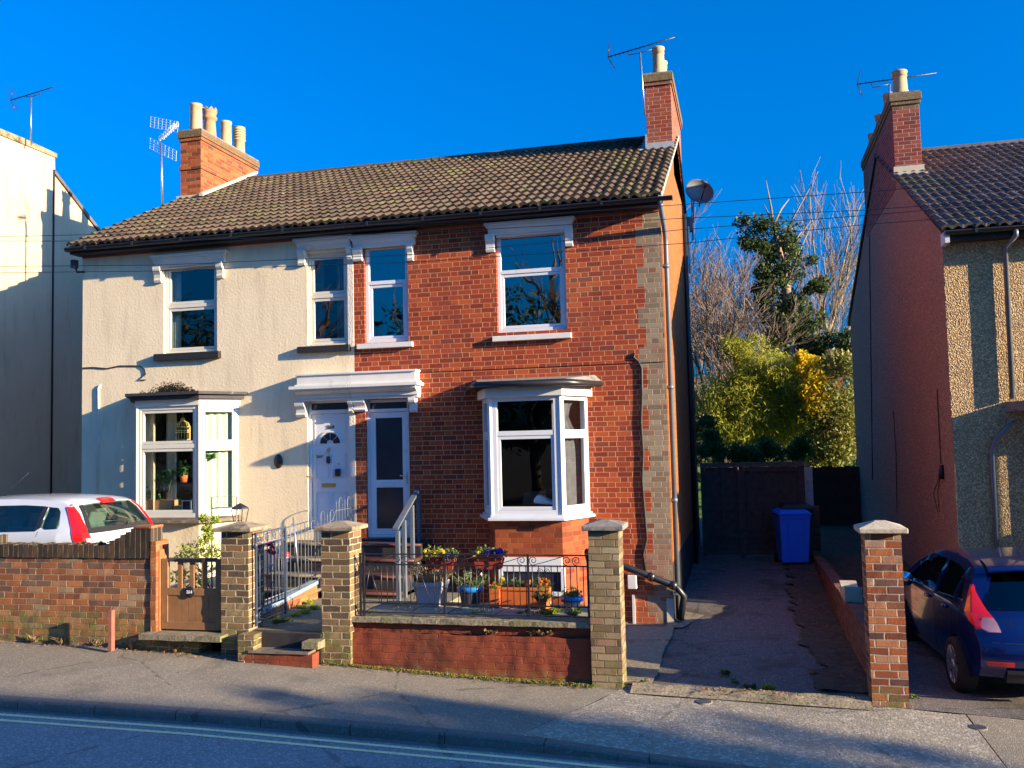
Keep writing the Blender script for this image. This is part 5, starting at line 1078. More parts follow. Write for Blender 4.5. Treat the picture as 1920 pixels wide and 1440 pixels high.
class Car:
    def __init__(s, name, label, loc, rz, prof, half, zbelt, length, body, root_over=.72):
        s.o = thing(name, loc, label, 'car', None, rz); s.prof = prof; s.half = half; s.zb = zbelt; s.L = length; s.body = body; s.ov = root_over
    def W(s, q, z):
        w_ = s.half
        if q < .55: w_ *= 1-.09*((.55-q)/.55)**2
        if q > s.L-.9: w_ *= 1-.20*((q-s.L+.9)/.9)**2
        if z < .42: w_ *= 1-.05*((.42-z)/.25)
        if z > s.zb: w_ *= 1-.27*((z-s.zb)/.52)**1.1
        w_ *= 1-.025*max(0, (s.zb-.12-z))*0
        return w_
    def solid(s, name, mat, outline, y0, y1, parent=None, grow=0., bev=.0, lv=.11, norm=True):
        """outline (s,z) in side view, extruded between half-width fractions y0..y1 and wrapped on the body shape"""
        bm = bmesh.new(); vs = [bm.verts.new((q, y0, z)) for q, z in outline]; f = bm.faces.new(vs)
        r_ = bmesh.ops.extrude_face_region(bm, geom=[f]); bmesh.ops.translate(bm, verts=[v for v in r_['geom'] if isinstance(v, bmesh.types.BMVert)], vec=(0, y1-y0, 0))
        bmesh.ops.triangulate(bm, faces=bm.faces)
        qs = [q for q, z in outline]; zs = [z for q, z in outline]
        def cuts(a, c, st, no):
            n = max(1, int((c-a)/st))
            for k in range(1, n):
                co = [0, 0, 0]; i = no.index(1); co[i] = lerp(a, c, k/n)
                bmesh.ops.bisect_plane(bm, geom=bm.verts[:]+bm.edges[:]+bm.faces[:], plane_co=co, plane_no=no, dist=1e-5)
        cuts(min(qs), max(qs), lv*1.6, [1, 0, 0]); cuts(min(zs), max(zs), lv, [0, 0, 1]); cuts(y0, y1, .25, [0, 1, 0])
        for v in bm.verts:
            q, yn, z = v.co; w_ = s.W(q, z)+grow; y = yn*w_
            k = abs(yn)**3
            if q < .9: q += .11*k*(1-q/.9)
            if q > s.L-.9: q -= .16*k*(1-(s.L-q)/.9)
            if z > s.zb+.3: z -= .035*abs(yn)**2.5
            v.co = (y, q-s.ov, z)
        bmesh.ops.recalc_face_normals(bm, faces=bm.faces)
        me = bpy.data.meshes.new(name); bm.to_mesh(me); bm.free(); me.materials.append(mat)
        for p_ in me.polygons: p_.use_smooth = True
        o = bpy.data.objects.new(name, me); COL.objects.link(o); o.parent = parent or s.o
        if parent: pass
        if bev: m = o.modifiers.new('bevel', 'BEVEL'); m.width = bev; m.segments = 3; m.limit_method = 'ANGLE'; m.angle_limit = R(35); m.harden_normals = False
        m = o.modifiers.new('split', 'EDGE_SPLIT'); m.split_angle = R(42)
        return o
    def wrap(s, q, yn, z, grow):
        w_ = s.W(q, z)+grow; y = yn*w_; k = abs(yn)**3
        if q < .9: q += .11*k*(1-q/.9)
        if q > s.L-.9: q -= .16*k*(1-(s.L-q)/.9)
        if z > s.zb+.3: z -= .035*abs(yn)**2.5
        return (y, q-s.ov, z)
    def strip(s, name, mat, pts, y0, y1, th=.02, off=.0, parent=None, n=12):
        """a curved sheet along the outline points between width fractions y0..y1 (numbers or one pair per point)"""
        m = len(pts); nr = []
        for i, (q, z) in enumerate(pts):
            a, c = pts[max(0, i-1)], pts[min(m-1, i+1)]; dx, dz = c[0]-a[0], c[1]-a[1]; l = math.hypot(dx, dz); nr.append((-dz/l, dx/l))
        b = MB(); vs = []
        for t_ in (off, off-th):
            for i, (q, z) in enumerate(pts):
                a_, c_ = (y0[i], y1[i]) if isinstance(y0, (list, tuple)) else (y0, y1)
                for j in range(n+1):
                    yn = lerp(a_, c_, j/n); vs.append(s.wrap(q+nr[i][0]*t_, yn, z+nr[i][1]*t_, 0))
        N = n+1; T = m*N; fs = []
        for i in range(m-1):
            for j in range(n): v = i*N+j; fs.append((v, v+1, v+N+1, v+N)); fs.append((T+v, T+v+N, T+v+N+1, T+v+1))
        for i in range(m-1): fs.append((i*N, (i+1)*N, T+(i+1)*N, T+i*N)); fs.append((i*N+n, T+i*N+n, T+(i+1)*N+n, (i+1)*N+n))
        for j in range(n): fs.append((j, T+j, T+j+1, j+1)); v = (m-1)*N+j; fs.append((v, v+1, T+v+1, T+v))
        b.add(vs, fs, True); o = b.build(name, mat, parent or s.o, local=True); md = o.modifiers.new('split', 'EDGE_SPLIT'); md.split_angle = R(40); return o
    def rear(s, name, mat, rows, off=.008, parent=None):
        """patch on the tail: rows of (z, yn_in, yn_out)"""
        pr = [(q, z) for q, z in s.prof[1:] if q < 1.0]; pts = []
        for (z, a, c) in rows:
            for (A, B) in zip(pr, pr[1:]):
                if A[1] <= z <= B[1]: q = lerp(A[0], B[0], (z-A[1])/max(1e-6, B[1]-A[1])); break
            pts.append((q, z))
        return s.strip(name, mat, pts, [r_[1] for r_ in rows], [r_[2] for r_ in rows], .03, off, parent, 6)
    def panel(s, name, mat, outer, holes, sd, parent=None):
        """body side with window openings"""
        bm = bmesh.new(); edges = []
        for loop in [outer]+holes:
            dense = []
            for (p_, q_) in zip(loop, loop[1:]+loop[:1]):
                L_ = math.hypot(q_[0]-p_[0], q_[1]-p_[1]); n = max(1, int(L_/.08))
                dense += [(lerp(p_[0], q_[0], k/n), lerp(p_[1], q_[1], k/n)) for k in range(n)]
            vs = [bm.verts.new((q, 0, z)) for q, z in dense]; edges += [bm.edges.new((vs[i], vs[(i+1) % len(vs)])) for i in range(len(vs))]
        bmesh.ops.triangle_fill(bm, edges=edges, use_beauty=True, use_dissolve=False)
        r_ = bmesh.ops.extrude_face_region(bm, geom=bm.faces[:]); ex = {v for v in r_['geom'] if isinstance(v, bmesh.types.BMVert)}
        for v in bm.verts: v.co = Vector(s.wrap(v.co.x, sd*(1 if v in ex else .955), v.co.z, 0))
        bmesh.ops.recalc_face_normals(bm, faces=bm.faces)
        me = bpy.data.meshes.new(name); bm.to_mesh(me); bm.free(); me.materials.append(mat)
        for p_ in me.polygons: p_.use_smooth = True
        o = bpy.data.objects.new(name, me); COL.objects.link(o); o.parent = parent or s.o
        m = o.modifiers.new('split', 'EDGE_SPLIT'); m.split_angle = R(40); return o
    def seats(s, front, back, z, mat):
        for q in (front, back):
            for sx in ((-.42, .42) if q == front else (-.45, 0, .45)):
                b = MB(); w_ = .23 if q == front else .19
                b.prism([(sx-w_, q-s.ov, z-.25), (sx-w_, q-s.ov-.14, z+.12), (sx-w_, q-s.ov-.10, z+.14), (sx-w_, q-s.ov+.10, z-.25)], (2*w_, 0, 0))
                hz = z+.19 if q == front else z+.14; b.box(sx-.11, sx+.11, q-s.ov-.17, q-s.ov-.09, hz-.02, hz+.13); b.build('seat', mat, s.o, local=True, bevel=.03)
        MB().tube([(-.36+.16*math.cos(t_), front-s.ov+.42+.05*math.sin(t_), z-.02+.16*math.sin(t_)) for t_ in [2*math.pi*k/16 for k in range(17)]], .014, 6).build('steering_wheel', M['black_plastic'], s.o, local=True)
    def wheel(s, q, z, r, side, parent=None):
        w_ = s.half-.03; x = side*w_
        e = thing('wheel', (x, q-s.ov, z), None, None); e.parent = s.o
        e2 = MB(); e2.lathe((0, 0, 0), [(r*.6, -.10), (r*.93, -.105), (r, -.07), (r, .05), (r*.95, .085), (r*.70, .09), (r*.68, .06), (r*.6, .06)], 28, (side, 0, 0)); ty = e2.build('tyre', M['rubber'], e, local=True)
        b = MB(); b.lathe((0, 0, 0), [(r*.70, .05), (r*.70, .088), (r*.64, .088), (r*.62, .03), (r*.2, .0)], 28, (side, 0, 0))
        for k in range(10):
            a = 2*math.pi*k/10+(.10 if k % 2 else -.10)
            c, sn = math.cos(a), math.sin(a); t = Vector((0, -sn, c))*.018; p0 = Vector((side*.062, c*r*.12, sn*r*.12)); p1 = Vector((side*.075, c*r*.66, sn*r*.66))
            b.prism([p0-t, p1-t*.9, p1+t*.9, p0+t], (side*.018, 0, 0))
        b.lathe((0, 0, 0), [(r*.17, .05), (r*.17, .085), (r*.1, .09)], 16, (side, 0, 0)); b.build('rim', M['alloy'], e, local=True)
        MB().lathe((0, 0, 0), [(r*.55, -.02), (r*.55, .0)], 20, (side, 0, 0)).build('brake', M['black_paint'], e, local=True)
        return e
# hatchback, dark blue
def arch(c, r, z0, n=9): return [(c+math.cos(math.pi*k/n)*r*-1, z0+math.sin(math.pi*k/n)*r) for k in range(n+1)]
def blue_car():
    prof = [(.10, .30), (.02, .40), (.0, .52), (.01, .66), (.06, .72), (.10, .80), (.13, .92), (.20, 1.02), (.30, 1.12), (.42, 1.25), (.52, 1.36), (.62, 1.42), (.95, 1.465), (1.35, 1.48), (1.75, 1.475), (2.05, 1.44), (2.35, 1.36), (2.70, 1.18), (3.0, 1.01), (3.25, .95), (3.6, .86), (3.82, .74), (3.92, .60), (3.96, .45), (3.94, .28)]
    ar1, ar2 = 3.21, .72
    bottom = [(3.62, .22)]+list(reversed([(ar1+math.cos(math.pi*k/9)*-.345, .29+math.sin(math.pi*k/9)*.345) for k in range(10)]))+[(2.80, .20), (1.12, .20)]+list(reversed([(ar2-math.cos(math.pi*k/9)*.345, .29+math.sin(math.pi*k/9)*.345) for k in range(10)]))+[(.32, .24)]
    # body: below the belt; greenhouse is glass with pillars
    x, y = 3.98, -2.80
    c = Car('parked_car', 'dark blue hatchback parked on the drive with its rear to the street', (x, y, gz(3, -3.7)+.0), R(4), prof, .865, .95, 3.96, M['car_blue'])
    low = [q for q in prof[:8] if q[1] < 1.0]+[(.19, 1.005), (.55, .985), (2.85, .945), (3.02, .985)]+[q for q in prof if q[0] > 3.05]
    c.solid('body', M['car_blue'], low[::-1]+list(reversed(bottom)), -1, 1, bev=.018)
    g1 = [(1.98, 1.385), (2.28, 1.29), (2.52, 1.165), (2.76, 1.01), (2.76, .965), (1.62, .98), (1.62, 1.395)]
    g2 = [(1.54, 1.395), (1.54, .985), (.86, 1.0), (.86, 1.345), (1.1, 1.385)]
    g3 = [(.80, 1.325), (.80, 1.01), (.52, 1.05), (.58, 1.12), (.68, 1.23)]
    top = [q for q in prof if q[1] > 1.0 and q[0] < 3.0]
    outer = [(.19, 1.0)]+top+[(3.02, .985), (2.85, .945), (.55, .985)]
    hull = M['car_blue']
    for sd in (-1, 1):
        c.panel('body_side', hull, outer, [g1, g2, g3], sd)
        for gg in (g1, g2, g3): c.solid('side_window', M['car_glass_dark'], gg, sd*.972, sd*.98)
        c.solid('window_trim', M['chrome'], [(2.78, .952), (1.6, .966), (.50, 1.035), (.50, 1.047), (1.6, .978), (2.78, .964)], sd*.97, sd, grow=.008)
        c.solid('door_seam', M['black_plastic'], [(1.595, .98), (1.585, .98), (1.585, .30), (1.595, .30)], sd*.97, sd, grow=.002)
        c.solid('door_seam', M['black_plastic'], [(.86, .98), (.85, .98), (1.0, .62), (1.07, .45), (1.10, .30), (1.11, .30), (1.08, .46), (1.01, .62)], sd*.97, sd, grow=.002)
        c.solid('sill_trim', M['black_plastic'], [(1.10, .215), (2.82, .215), (2.82, .25), (1.10, .25)], sd*.97, sd, grow=.006)
        for q in (1.72, 1.0): c.solid('door_handle', hull, [(q, .87), (q, .905), (q+.20, .90), (q+.20, .865)], sd*.97, sd, grow=.03, bev=.008)
        lamp = c.rear('tail_lamp', M['lamp_red'], [(.79, sd*.74, sd*.98), (.84, sd*.735, sd*1.0), (.90, sd*.765, sd*1.0), (.98, sd*.83, sd*1.0), (1.06, sd*.89, sd*1.0), (1.15, sd*.95, sd*1.0), (1.22, sd*.985, sd*1.0)], .012)
        c.solid('side_lens', M['lamp_red'], [(.06, .82), (.20, .86), (.30, .95), (.33, 1.04), (.42, 1.22), (.36, 1.20), (.22, 1.04), (.12, .92)], sd*.95, sd*1.0, grow=.010, parent=lamp)
        c.rear('reverse_lens', M['lamp_clear'], [(.765, sd*.72, sd*.86), (.80, sd*.725, sd*.93), (.86, sd*.745, sd*.93), (.91, sd*.78, sd*.90)], .022, lamp)
        c.rear('rear_reflector', M['lamp_red'], [(.43, sd*.62, sd*.92), (.475, sd*.62, sd*.94)], .008)
        for q in (.72, 3.21): c.wheel(q, .30, .305, sd)
        c.solid('wheel_well', M['black_paint'], [(.30, .20), (.36, .55), (.72, .70), (1.08, .55), (1.14, .20)], sd*.35, sd*.55)
        b = MB(); b.lathe((sd*.99, 2.42-.72, 1.0), [(.03, -.07), (.085, -.05), (.095, .0), (.08, .05), (.03, .07)], 14, (0, 1, 0)); b.tube([(sd*.84, 2.42-.72, .97), (sd*.94, 2.42-.72, .98)], .03, 6); b.build('wing_mirror', M['chrome'] if sd < 0 else hull, c.o, local=True)
    c.strip('roof', hull, [(.50, 1.35), (.58, 1.405), (.70, 1.435), (.95, 1.465), (1.35, 1.48), (1.75, 1.475), (2.03, 1.445), (2.12, 1.425)], -1, 1, .03, .002, n=20)
    c.strip('spoiler', hull, [(.40, 1.375), (.44, 1.40), (.60, 1.435), (.80, 1.46)], -.86, .86, .02, .018)
    for sd in (-1, 1):
        c.strip('rear_pillar', hull, [(.155, .96), (.20, 1.02), (.30, 1.12), (.42, 1.25), (.52, 1.36)], [sd*.92, sd*.86, sd*.80, sd*.76, sd*.74], [sd]*5, .03, .0)
        c.strip('front_pillar', hull, [(2.08, 1.43), (2.35, 1.36), (2.70, 1.18), (3.0, 1.01)], sd*.90, sd, .03, .0)
    c.strip('rear_window', M['car_glass_dark'], [(.175, .985), (.20, 1.02), (.30, 1.12), (.42, 1.25), (.50, 1.34)], [-.93, -.885, -.83, -.79, -.76], [.93, .885, .83, .79, .76], .006, .004, n=20)
    c.strip('windscreen', M['car_glass_dark'], [(2.10, 1.42), (2.35, 1.355), (2.70, 1.175), (2.98, 1.01)], -.91, .91, .006, .0)
    c.rear('number_plate', plain('plate_white', (.62, .60, .52), .4, .4), [(.70, -.30, .30), (.80, -.29, .29)], .03)
    c.rear('tailgate_seam', M['black_plastic'], [(.665, -.86, .86), (.672, -.86, .86)], .003)
    c.rear('badge', M['chrome'], [(.90, -.06, .06), (.945, -.06, .06)], .018)
    c.solid('bumper_insert', M['black_plastic'], [(.10, .27), (.0, .36), (-.012, .36), (-.012, .40), (.04, .26)], -.72, .72, grow=.004)
    c.seats(1.85, .95, 1.05, M['seat_fabric'])
    MB().tube([(0, .55, 1.46), (-.0, .35, 1.60)], .004, 5).build('aerial', M['black_plastic'], c.o, local=True)
    c.o.scale = (.94, .94, .94)
    return c
blue_car()
def white_car():
    prof = [(.16, .30), (.03, .38), (.0, .52), (.02, .68), (.08, .74), (.11, .90), (.16, 1.02), (.24, 1.14), (.34, 1.27), (.44, 1.38), (.56, 1.435), (.95, 1.475), (1.4, 1.49), (1.9, 1.485), (2.3, 1.44), (2.65, 1.33), (3.0, 1.16), (3.3, 1.0), (3.6, .93), (3.95, .82), (4.18, .66), (4.26, .50), (4.24, .28)]
    bottom = [(3.84, .22)]+list(reversed([(3.45+math.cos(math.pi*k/9)*-.345, .29+math.sin(math.pi*k/9)*.345) for k in range(10)]))+[(3.0, .20), (1.15, .20)]+list(reversed([(.76-math.cos(math.pi*k/9)*.345, .29+math.sin(math.pi*k/9)*.345) for k in range(10)]))+[(.34, .24)]
    c = Car('parked_car', 'white hatchback with tall red tail lamps parked behind the garden wall', (-8.0, -2.32, -.63), R(92), prof, .85, .98, 4.28, M['car_white'], .76)
    low = [q for q in prof[:8] if q[1] < 1.0]+[(.17, 1.03), (.5, 1.03), (3.15, .985)]+[q for q in prof if q[0] > 3.3]
    hull = M['car_white']
    c.solid('body', hull, low[::-1]+list(reversed(bottom)), -1, 1, bev=.02)
    g1 = [(2.24, 1.385), (2.60, 1.27), (2.93, 1.11), (3.0, 1.02), (1.72, 1.02), (1.72, 1.405)]
    g2 = [(1.64, 1.405), (1.64, 1.02), (.92, 1.035), (.90, 1.395), (1.2, 1.41)]
    g3 = [(.82, 1.385), (.84, 1.08), (.78, 1.055), (.54, 1.065), (.52, 1.12), (.58, 1.32), (.64, 1.37)]
    outer = [(.17, 1.028)]+[q for q in prof if q[1] > 1.03 and q[0] < 3.2]+[(3.15, .985), (.5, 1.03)]
    for sd in (-1, 1):
        c.panel('body_side', hull, outer, [g1, g2, g3], sd)
        for gg in (g1, g2, g3): c.solid('side_window', M['car_glass'], gg, sd*.972, sd*.98)
        c.solid('pillar_trim', M['black_plastic'], [(1.72, 1.405), (1.72, 1.02), (1.64, 1.02), (1.64, 1.405)], sd*.97, sd, grow=.004)
        c.solid('pillar_trim', M['black_plastic'], [(.90, 1.395), (.92, 1.035), (.84, 1.08), (.82, 1.385)], sd*.97, sd, grow=.004)
        lamp = c.rear('tail_lamp', M['lamp_red'], [(.76, sd*.83, sd*.99), (.84, sd*.82, sd*1.0), (.95, sd*.85, sd*1.0), (1.1, sd*.885, sd*1.0), (1.25, sd*.905, sd*1.0), (1.40, sd*.92, sd*.99)], .012)
        c.solid('side_lens', M['lamp_red'], [(.06, .76), (.20, .79), (.26, .95), (.32, 1.10), (.50, 1.385), (.42, 1.38), (.30, 1.22), (.18, 1.06), (.10, .92)], sd*.95, sd*1.0, grow=.010, parent=lamp)
        c.rear('lamp_lens', M['lamp_clear'], [(.86, sd*.85, sd*.985), (.93, sd*.87, sd*.99)], .018, lamp)
        for q in (.76, 3.45): c.wheel(q, .30, .305, sd)
        c.solid('door_seam', M['black_plastic'], [(1.685, 1.02), (1.675, 1.02), (1.675, .32), (1.685, .32)], sd*.97, sd, grow=.002)
        c.solid('door_seam', M['black_plastic'], [(.87, 1.03), (.86, 1.03), (1.05, .62), (1.06, .62)], sd*.97, sd, grow=.002)
        c.solid('door_handle', hull, [(1.80, .90), (1.80, .93), (2.0, .93), (2.0, .90)], sd*.97, sd, grow=.03, bev=.008)
    c.strip('roof', hull, [(.44, 1.385), (.56, 1.435), (.95, 1.475), (1.4, 1.49), (1.9, 1.485), (2.25, 1.448), (2.36, 1.425)], -1, 1, .03, .002, n=20)
    for sd in (-1, 1):
        c.strip('rear_pillar', hull, [(.145, .985), (.16, 1.02), (.24, 1.14), (.34, 1.27), (.45, 1.385)], [sd*.88, sd*.86, sd*.84, sd*.82, sd*.80], [sd]*5, .03, .0)
        c.strip('front_pillar', hull, [(2.32, 1.435), (2.65, 1.33), (3.0, 1.16), (3.28, 1.01)], sd*.90, sd, .03, .0)
    c.strip('rear_window', M['car_glass'], [(.16, 1.015), (.24, 1.135), (.34, 1.265), (.435, 1.375)], [-.88, -.86, -.84, -.82], [.88, .86, .84, .82], .006, .003, n=20)
    c.strip('window_border', M['black_plastic'], [(.148, .99), (.165, 1.02), (.19, 1.06)], -.88, .88, .006, .008, n=20)
    for sd in (-1, 1): c.strip('window_border', M['black_plastic'], [(.165, 1.02), (.24, 1.135), (.34, 1.265), (.435, 1.375)], [sd*.79, sd*.77, sd*.75, sd*.72], [sd*.88, sd*.86, sd*.84, sd*.82], .006, .008)
    c.strip('windscreen', M['car_glass'], [(2.34, 1.425), (2.65, 1.325), (3.0, 1.155), (3.26, 1.01)], -.91, .91, .006, .0)
    c.strip('brake_light', M['lamp_red'], [(.40, 1.365), (.44, 1.40), (.50, 1.42)], -.20, .20, .02, .018)
    b = MB(); b.tube([(.05, -.76+.13, 1.07), (-.15, -.76+.19, 1.12), (-.38, -.76+.21, 1.13)], .008, 5); b.lathe((.05, -.76+.13, 1.06), [(.03, 0), (.02, .03)], 8); b.build('rear_wiper', M['black_plastic'], c.o, local=True)
    c.rear('number_plate', plain('plate_yellow', (.62, .52, .10), .4, .4), [(.75, -.28, .28), (.86, -.28, .28)], .03)
    c.seats(1.95, 1.0, 1.08, M['seat_grey'])
    MB().tube([(0, 1.35, 1.47), (0, .95, 1.80)], .005, 5).build('aerial', M['black_plastic'], c.o, local=True)
white_car()

# =================================================================== AERIALS, DISH, WIRES
def yagi(label, a, c, n, mast, el=.12, refl=True, mat='black_iron', mastmat='steel', arm=None, group='television aerials on the chimneys'):
    o = thing('tv_aerial', mast[-1], label, 'aerial', group); a, c = Vector(a), Vector(c); d = (c-a).normalized()
    side = d.cross(Vector((0, 0, 1))).normalized(); up = side.cross(d).normalized()
    MB().tube([a, c], .011, 6).build('boom', M[mat], o)
    b = MB()
    for k in range(n):
        q = a.lerp(c, (k+.8)/(n+.2)); l = el*lerp(1.15, .75, k/n); b.tube([q-side*l*.35-up*l*.12, q+side*l*.35+up*l*.12], .0045, 4)
    b.build('elements', M[mat], o)
    if refl:
        b = MB()
        for s_ in (-1, 1):
            e = a-d*.0+up*s_*.22-d*.02-d*.10*-1; e = a+up*s_*.24+d*.08
            b.tube([a, e], .007, 5)
            for k in range(1, 6): q = a.lerp(e, k/5); b.tube([q-side*.17, q+side*.17], .003, 4)
        b.build('reflector', M[mat], o)
    MB().tube(mast, .017, 8).build('mast', M[mastmat], o)
    if arm: MB().tube(arm, .009, 6).build('arm', M[mat], o)
    return o
X_ = -14.0
m0 = PX(58, 272, X_); m1 = PX(58, 182, X_)
yagi('small aerial on a mast over the far left house', PY(20, 188, m1.y), PY(101, 163, m1.y), 9, [m1, m0], .14, arm=[PY(46, 180, m1.y), m1, PY(76, 176, m1.y)])
yv = 3.2; yagi('long aerial beside the tall single chimney pot of the brick house', PY(1140, 107, yv), PY(1265, 70, yv), 16, [PY(1200, 99, yv), PY(1209, 215, yv)], .12, arm=[PY(1178, 97, yv), PY(1178, 103, yv), PY(1200, 99, yv), PY(1222, 93, yv)])
yv = 5.6; yagi('long aerial behind the chimney pots of the right house', PY(1607, 158, yv), PY(1756, 137, yv), 17, [PY(1668, 158, yv), PY(1668, 215, yv)], .10, arm=[PY(1634, 156, yv), PY(1636, 164, yv), PY(1668, 158, yv)])
# log aerial with bow-tie elements and grid reflector
yv = 2.5; o = thing('tv_aerial', PY(304, 383, yv), 'silver aerial with wide grid reflector beside the four-pot chimney', 'aerial', 'television aerials on the chimneys')
MB().tube([PY(302, 268, yv), PY(305, 392, yv)], .02, 8).build('mast', M['steel'], o)
a, c = PY(299, 262, yv), PY(349, 245, yv)+Vector((0, -.35, 0)); MB().tube([a, c], .016, 6).build('boom', M['white_plastic'], o)
for k in range(7):
    q = a.lerp(c, (k+1)/7); b = MB()
    for s_ in (-1, 1):
        cc = q+Vector((0, s_*.06, s_*.035+.0)); b.tube([cc+Vector((0, math.cos(t_)*.035, math.sin(t_)*.05)) for t_ in [2*math.pi*j/8 for j in range(9)]], .0045, 4, cap=False)
    b.build('element', M['white_plastic'], o)
for (p0, p1) in (((282, 228), (333, 238)), ((281, 268), (330, 292))):
    A_, B_ = PY(*p0, yv), PY(*p1, yv); hgt = Vector((0, 0, .22)); b = MB()
    for k in range(8): q = A_.lerp(B_, k/7); b.tube([q+hgt*.5+Vector((0, .02, 0)), q-hgt*.5], .0028, 4)
    for k in range(5): b.tube([A_+hgt*(k/4-.5), B_+hgt*(k/4-.5)], .0028, 4)
    b.build('reflector', M['steel'], o)
o = thing('satellite_dish', (.25, 6.3, 6.4), 'dark satellite dish seen from behind the orange gable', 'satellite dish')
cn = PY(1311, 360, 6.3); b = MB(); ax = Vector((.35, -.80, .35)).normalized()
b.lathe(cn, [(.315, .03), (.31, .045), (.25, .0), (.16, -.03), (.05, -.045), (.01, -.05)], 28, ax); dd = b.build('dish', M['dish_grey'], o)
b = MB(); b.tube([cn-ax*.05+Vector((0, 0, -.28)), cn+ax*.38+Vector((0, 0, -.12))], .014, 6); b.lathe(cn+ax*.38+Vector((0, 0, -.10)), [(.03, -.05), (.035, 0), (.03, .06)], 10, ax); b.build('feed_arm', M['black_iron'], o)
b = MB(); b.tube([(.02, 6.45, 6.1), (.18, 6.45, 6.1), cn-ax*.08+Vector((-.1, 0, -.1)), cn-ax*.06], .02, 8); b.tube([(.16, 6.4, 5.7), (.16, 6.4, 6.9)], .015, 6); b.build('bracket', M['steel'], o)
b = MB(); b.box(.0, .16, 6.3, 6.5, 5.9, 6.2); b.build('wall_plate', M['grey_metal'], o)
WG = 'telephone wires crossing above the street'
for i, (pts, lab) in enumerate((([(-60, 445), (300, 437), (800, 418), (1285, 383), (1620, 360), (2000, 328)], 'highest overhead wire, meeting the gable at the satellite dish'),
                ([(-60, 452), (300, 452), (800, 436), (1285, 409), (1620, 394), (2000, 366)], 'second overhead wire from the top crossing the tree gap'),
                ([(-60, 500), (300, 497), (800, 476), (1285, 430), (1620, 404), (2000, 372)], 'third overhead wire from the top crossing the tree gap'),
                ([(-60, 512), (300, 508), (800, 490), (1285, 456), (1620, 421), (2000, 392)], 'lowest overhead wire crossing the tree gap'))):
    ww = [PY(x, y, -6.2) for x, y in pts]; path = []
    for a, c in zip(ww, ww[1:]): path += [a.lerp(c, k/6) for k in range(6)]
    path.append(ww[-1]); bo_ = MB().tube(path, .0028, 4).build('overhead_wire', M['black_plastic']); tag(bo_, lab, 'wire', WG)

# =================================================================== PLANTS
def leafmat(name, c0, c1, c2, rough=.55, trans=.25):
    t = NT(name); p = t.obj(); inf = t.n('ShaderNodeNewGeometry'); rnd_ = inf.outputs['Random Per Island']
    c = t.ramp(rnd_, [(0, c0), (.5, c1), (1, c2)]); c = t.mix(t.math('MULTIPLY', t.noise(p, 2, 3), .6), c, scol(c0, .6))
    t.out(c, rough, .3); nt = t.t; tl = t.n('ShaderNodeBsdfTranslucent'); t.set(tl, 0, t.mix(.5, c, c2)); mx = t.n('ShaderNodeMixShader'); mx.inputs[0].default_value = trans
    nt.links.new(t.b.outputs[0], mx.inputs[1]); nt.links.new(tl.outputs[0], mx.inputs[2]); nt.links.new(mx.outputs[0], nt.nodes['Material Output'].inputs[0]); return t.m
L = {}
L['ivy'] = leafmat('ivy', (.020, .045, .012), (.05, .09, .02), (.14, .17, .04))
L['bamboo'] = leafmat('bamboo', (.16, .22, .03), (.42, .46, .05), (.68, .60, .08), trans=.5)
L['yellow'] = leafmat('yellow', (.50, .34, .02), (.80, .56, .02), (.88, .70, .03), trans=.5)
L['dark'] = leafmat('dark', (.012, .028, .012), (.03, .06, .02), (.07, .11, .03))
L['fern'] = leafmat('fern', (.03, .09, .02), (.06, .17, .04), (.14, .28, .06))
L['olive'] = leafmat('olive', (.10, .15, .03), (.24, .28, .05), (.46, .34, .07))
L['lime'] = leafmat('lime', (.14, .22, .02), (.34, .44, .04), (.55, .60, .10), trans=.4)
L['pot_green'] = leafmat('pot_green', (.03, .07, .02), (.10, .17, .04), (.25, .28, .09))
L['straw'] = leafmat('straw', (.16, .12, .05), (.34, .24, .10), (.45, .28, .16))
def fl(name, c): L[name] = leafmat(name, scol(c, .75), c, scol(c, 1.15), trans=.2)
fl('f_yellow', (.85, .62, .01)); fl('f_purple', (.07, .02, .32)); fl('f_orange', (.85, .20, .01)); fl('f_red', (.65, .01, .04)); fl('f_white', (.8, .8, .75))
M['bark'] = plain('bark', (.13, .10, .07), .9, .2, var=.3, sc=4, bump=.5); M['bark_pale'] = plain('bark_pale', (.26, .20, .13), .9, .2, var=.3, sc=4, bump=.5); M['twig'] = plain('twig', (.20, .145, .105), .9, .2, var=.3, sc=2)
def leaves(mb, rnd, c, rad, n, size, squash=(1, 1, 1), shell=.0, aspect=1.8, droop=0):
    for _ in range(n):
        while True:
            v = Vector((rnd.uniform(-1, 1), rnd.uniform(-1, 1), rnd.uniform(-1, 1)))
            if shell < v.length <= 1: break
        q = Vector(c)+Vector((v.x*rad*squash[0], v.y*rad*squash[1], v.z*rad*squash[2]))
        d = Vector((rnd.gauss(0, 1), rnd.gauss(0, 1), rnd.gauss(0, 1)-droop)).normalized(); s_ = d.cross(Vector((rnd.gauss(0, 1), rnd.gauss(0, 1), rnd.gauss(0, 1)))).normalized()
        l = size*rnd.uniform(.6, 1.3); w_ = l/aspect
        mb.add([q, q+d*l*.5+s_*w_*.5, q+d*l, q+d*l*.5-s_*w_*.5], [(0, 1, 2, 3)])
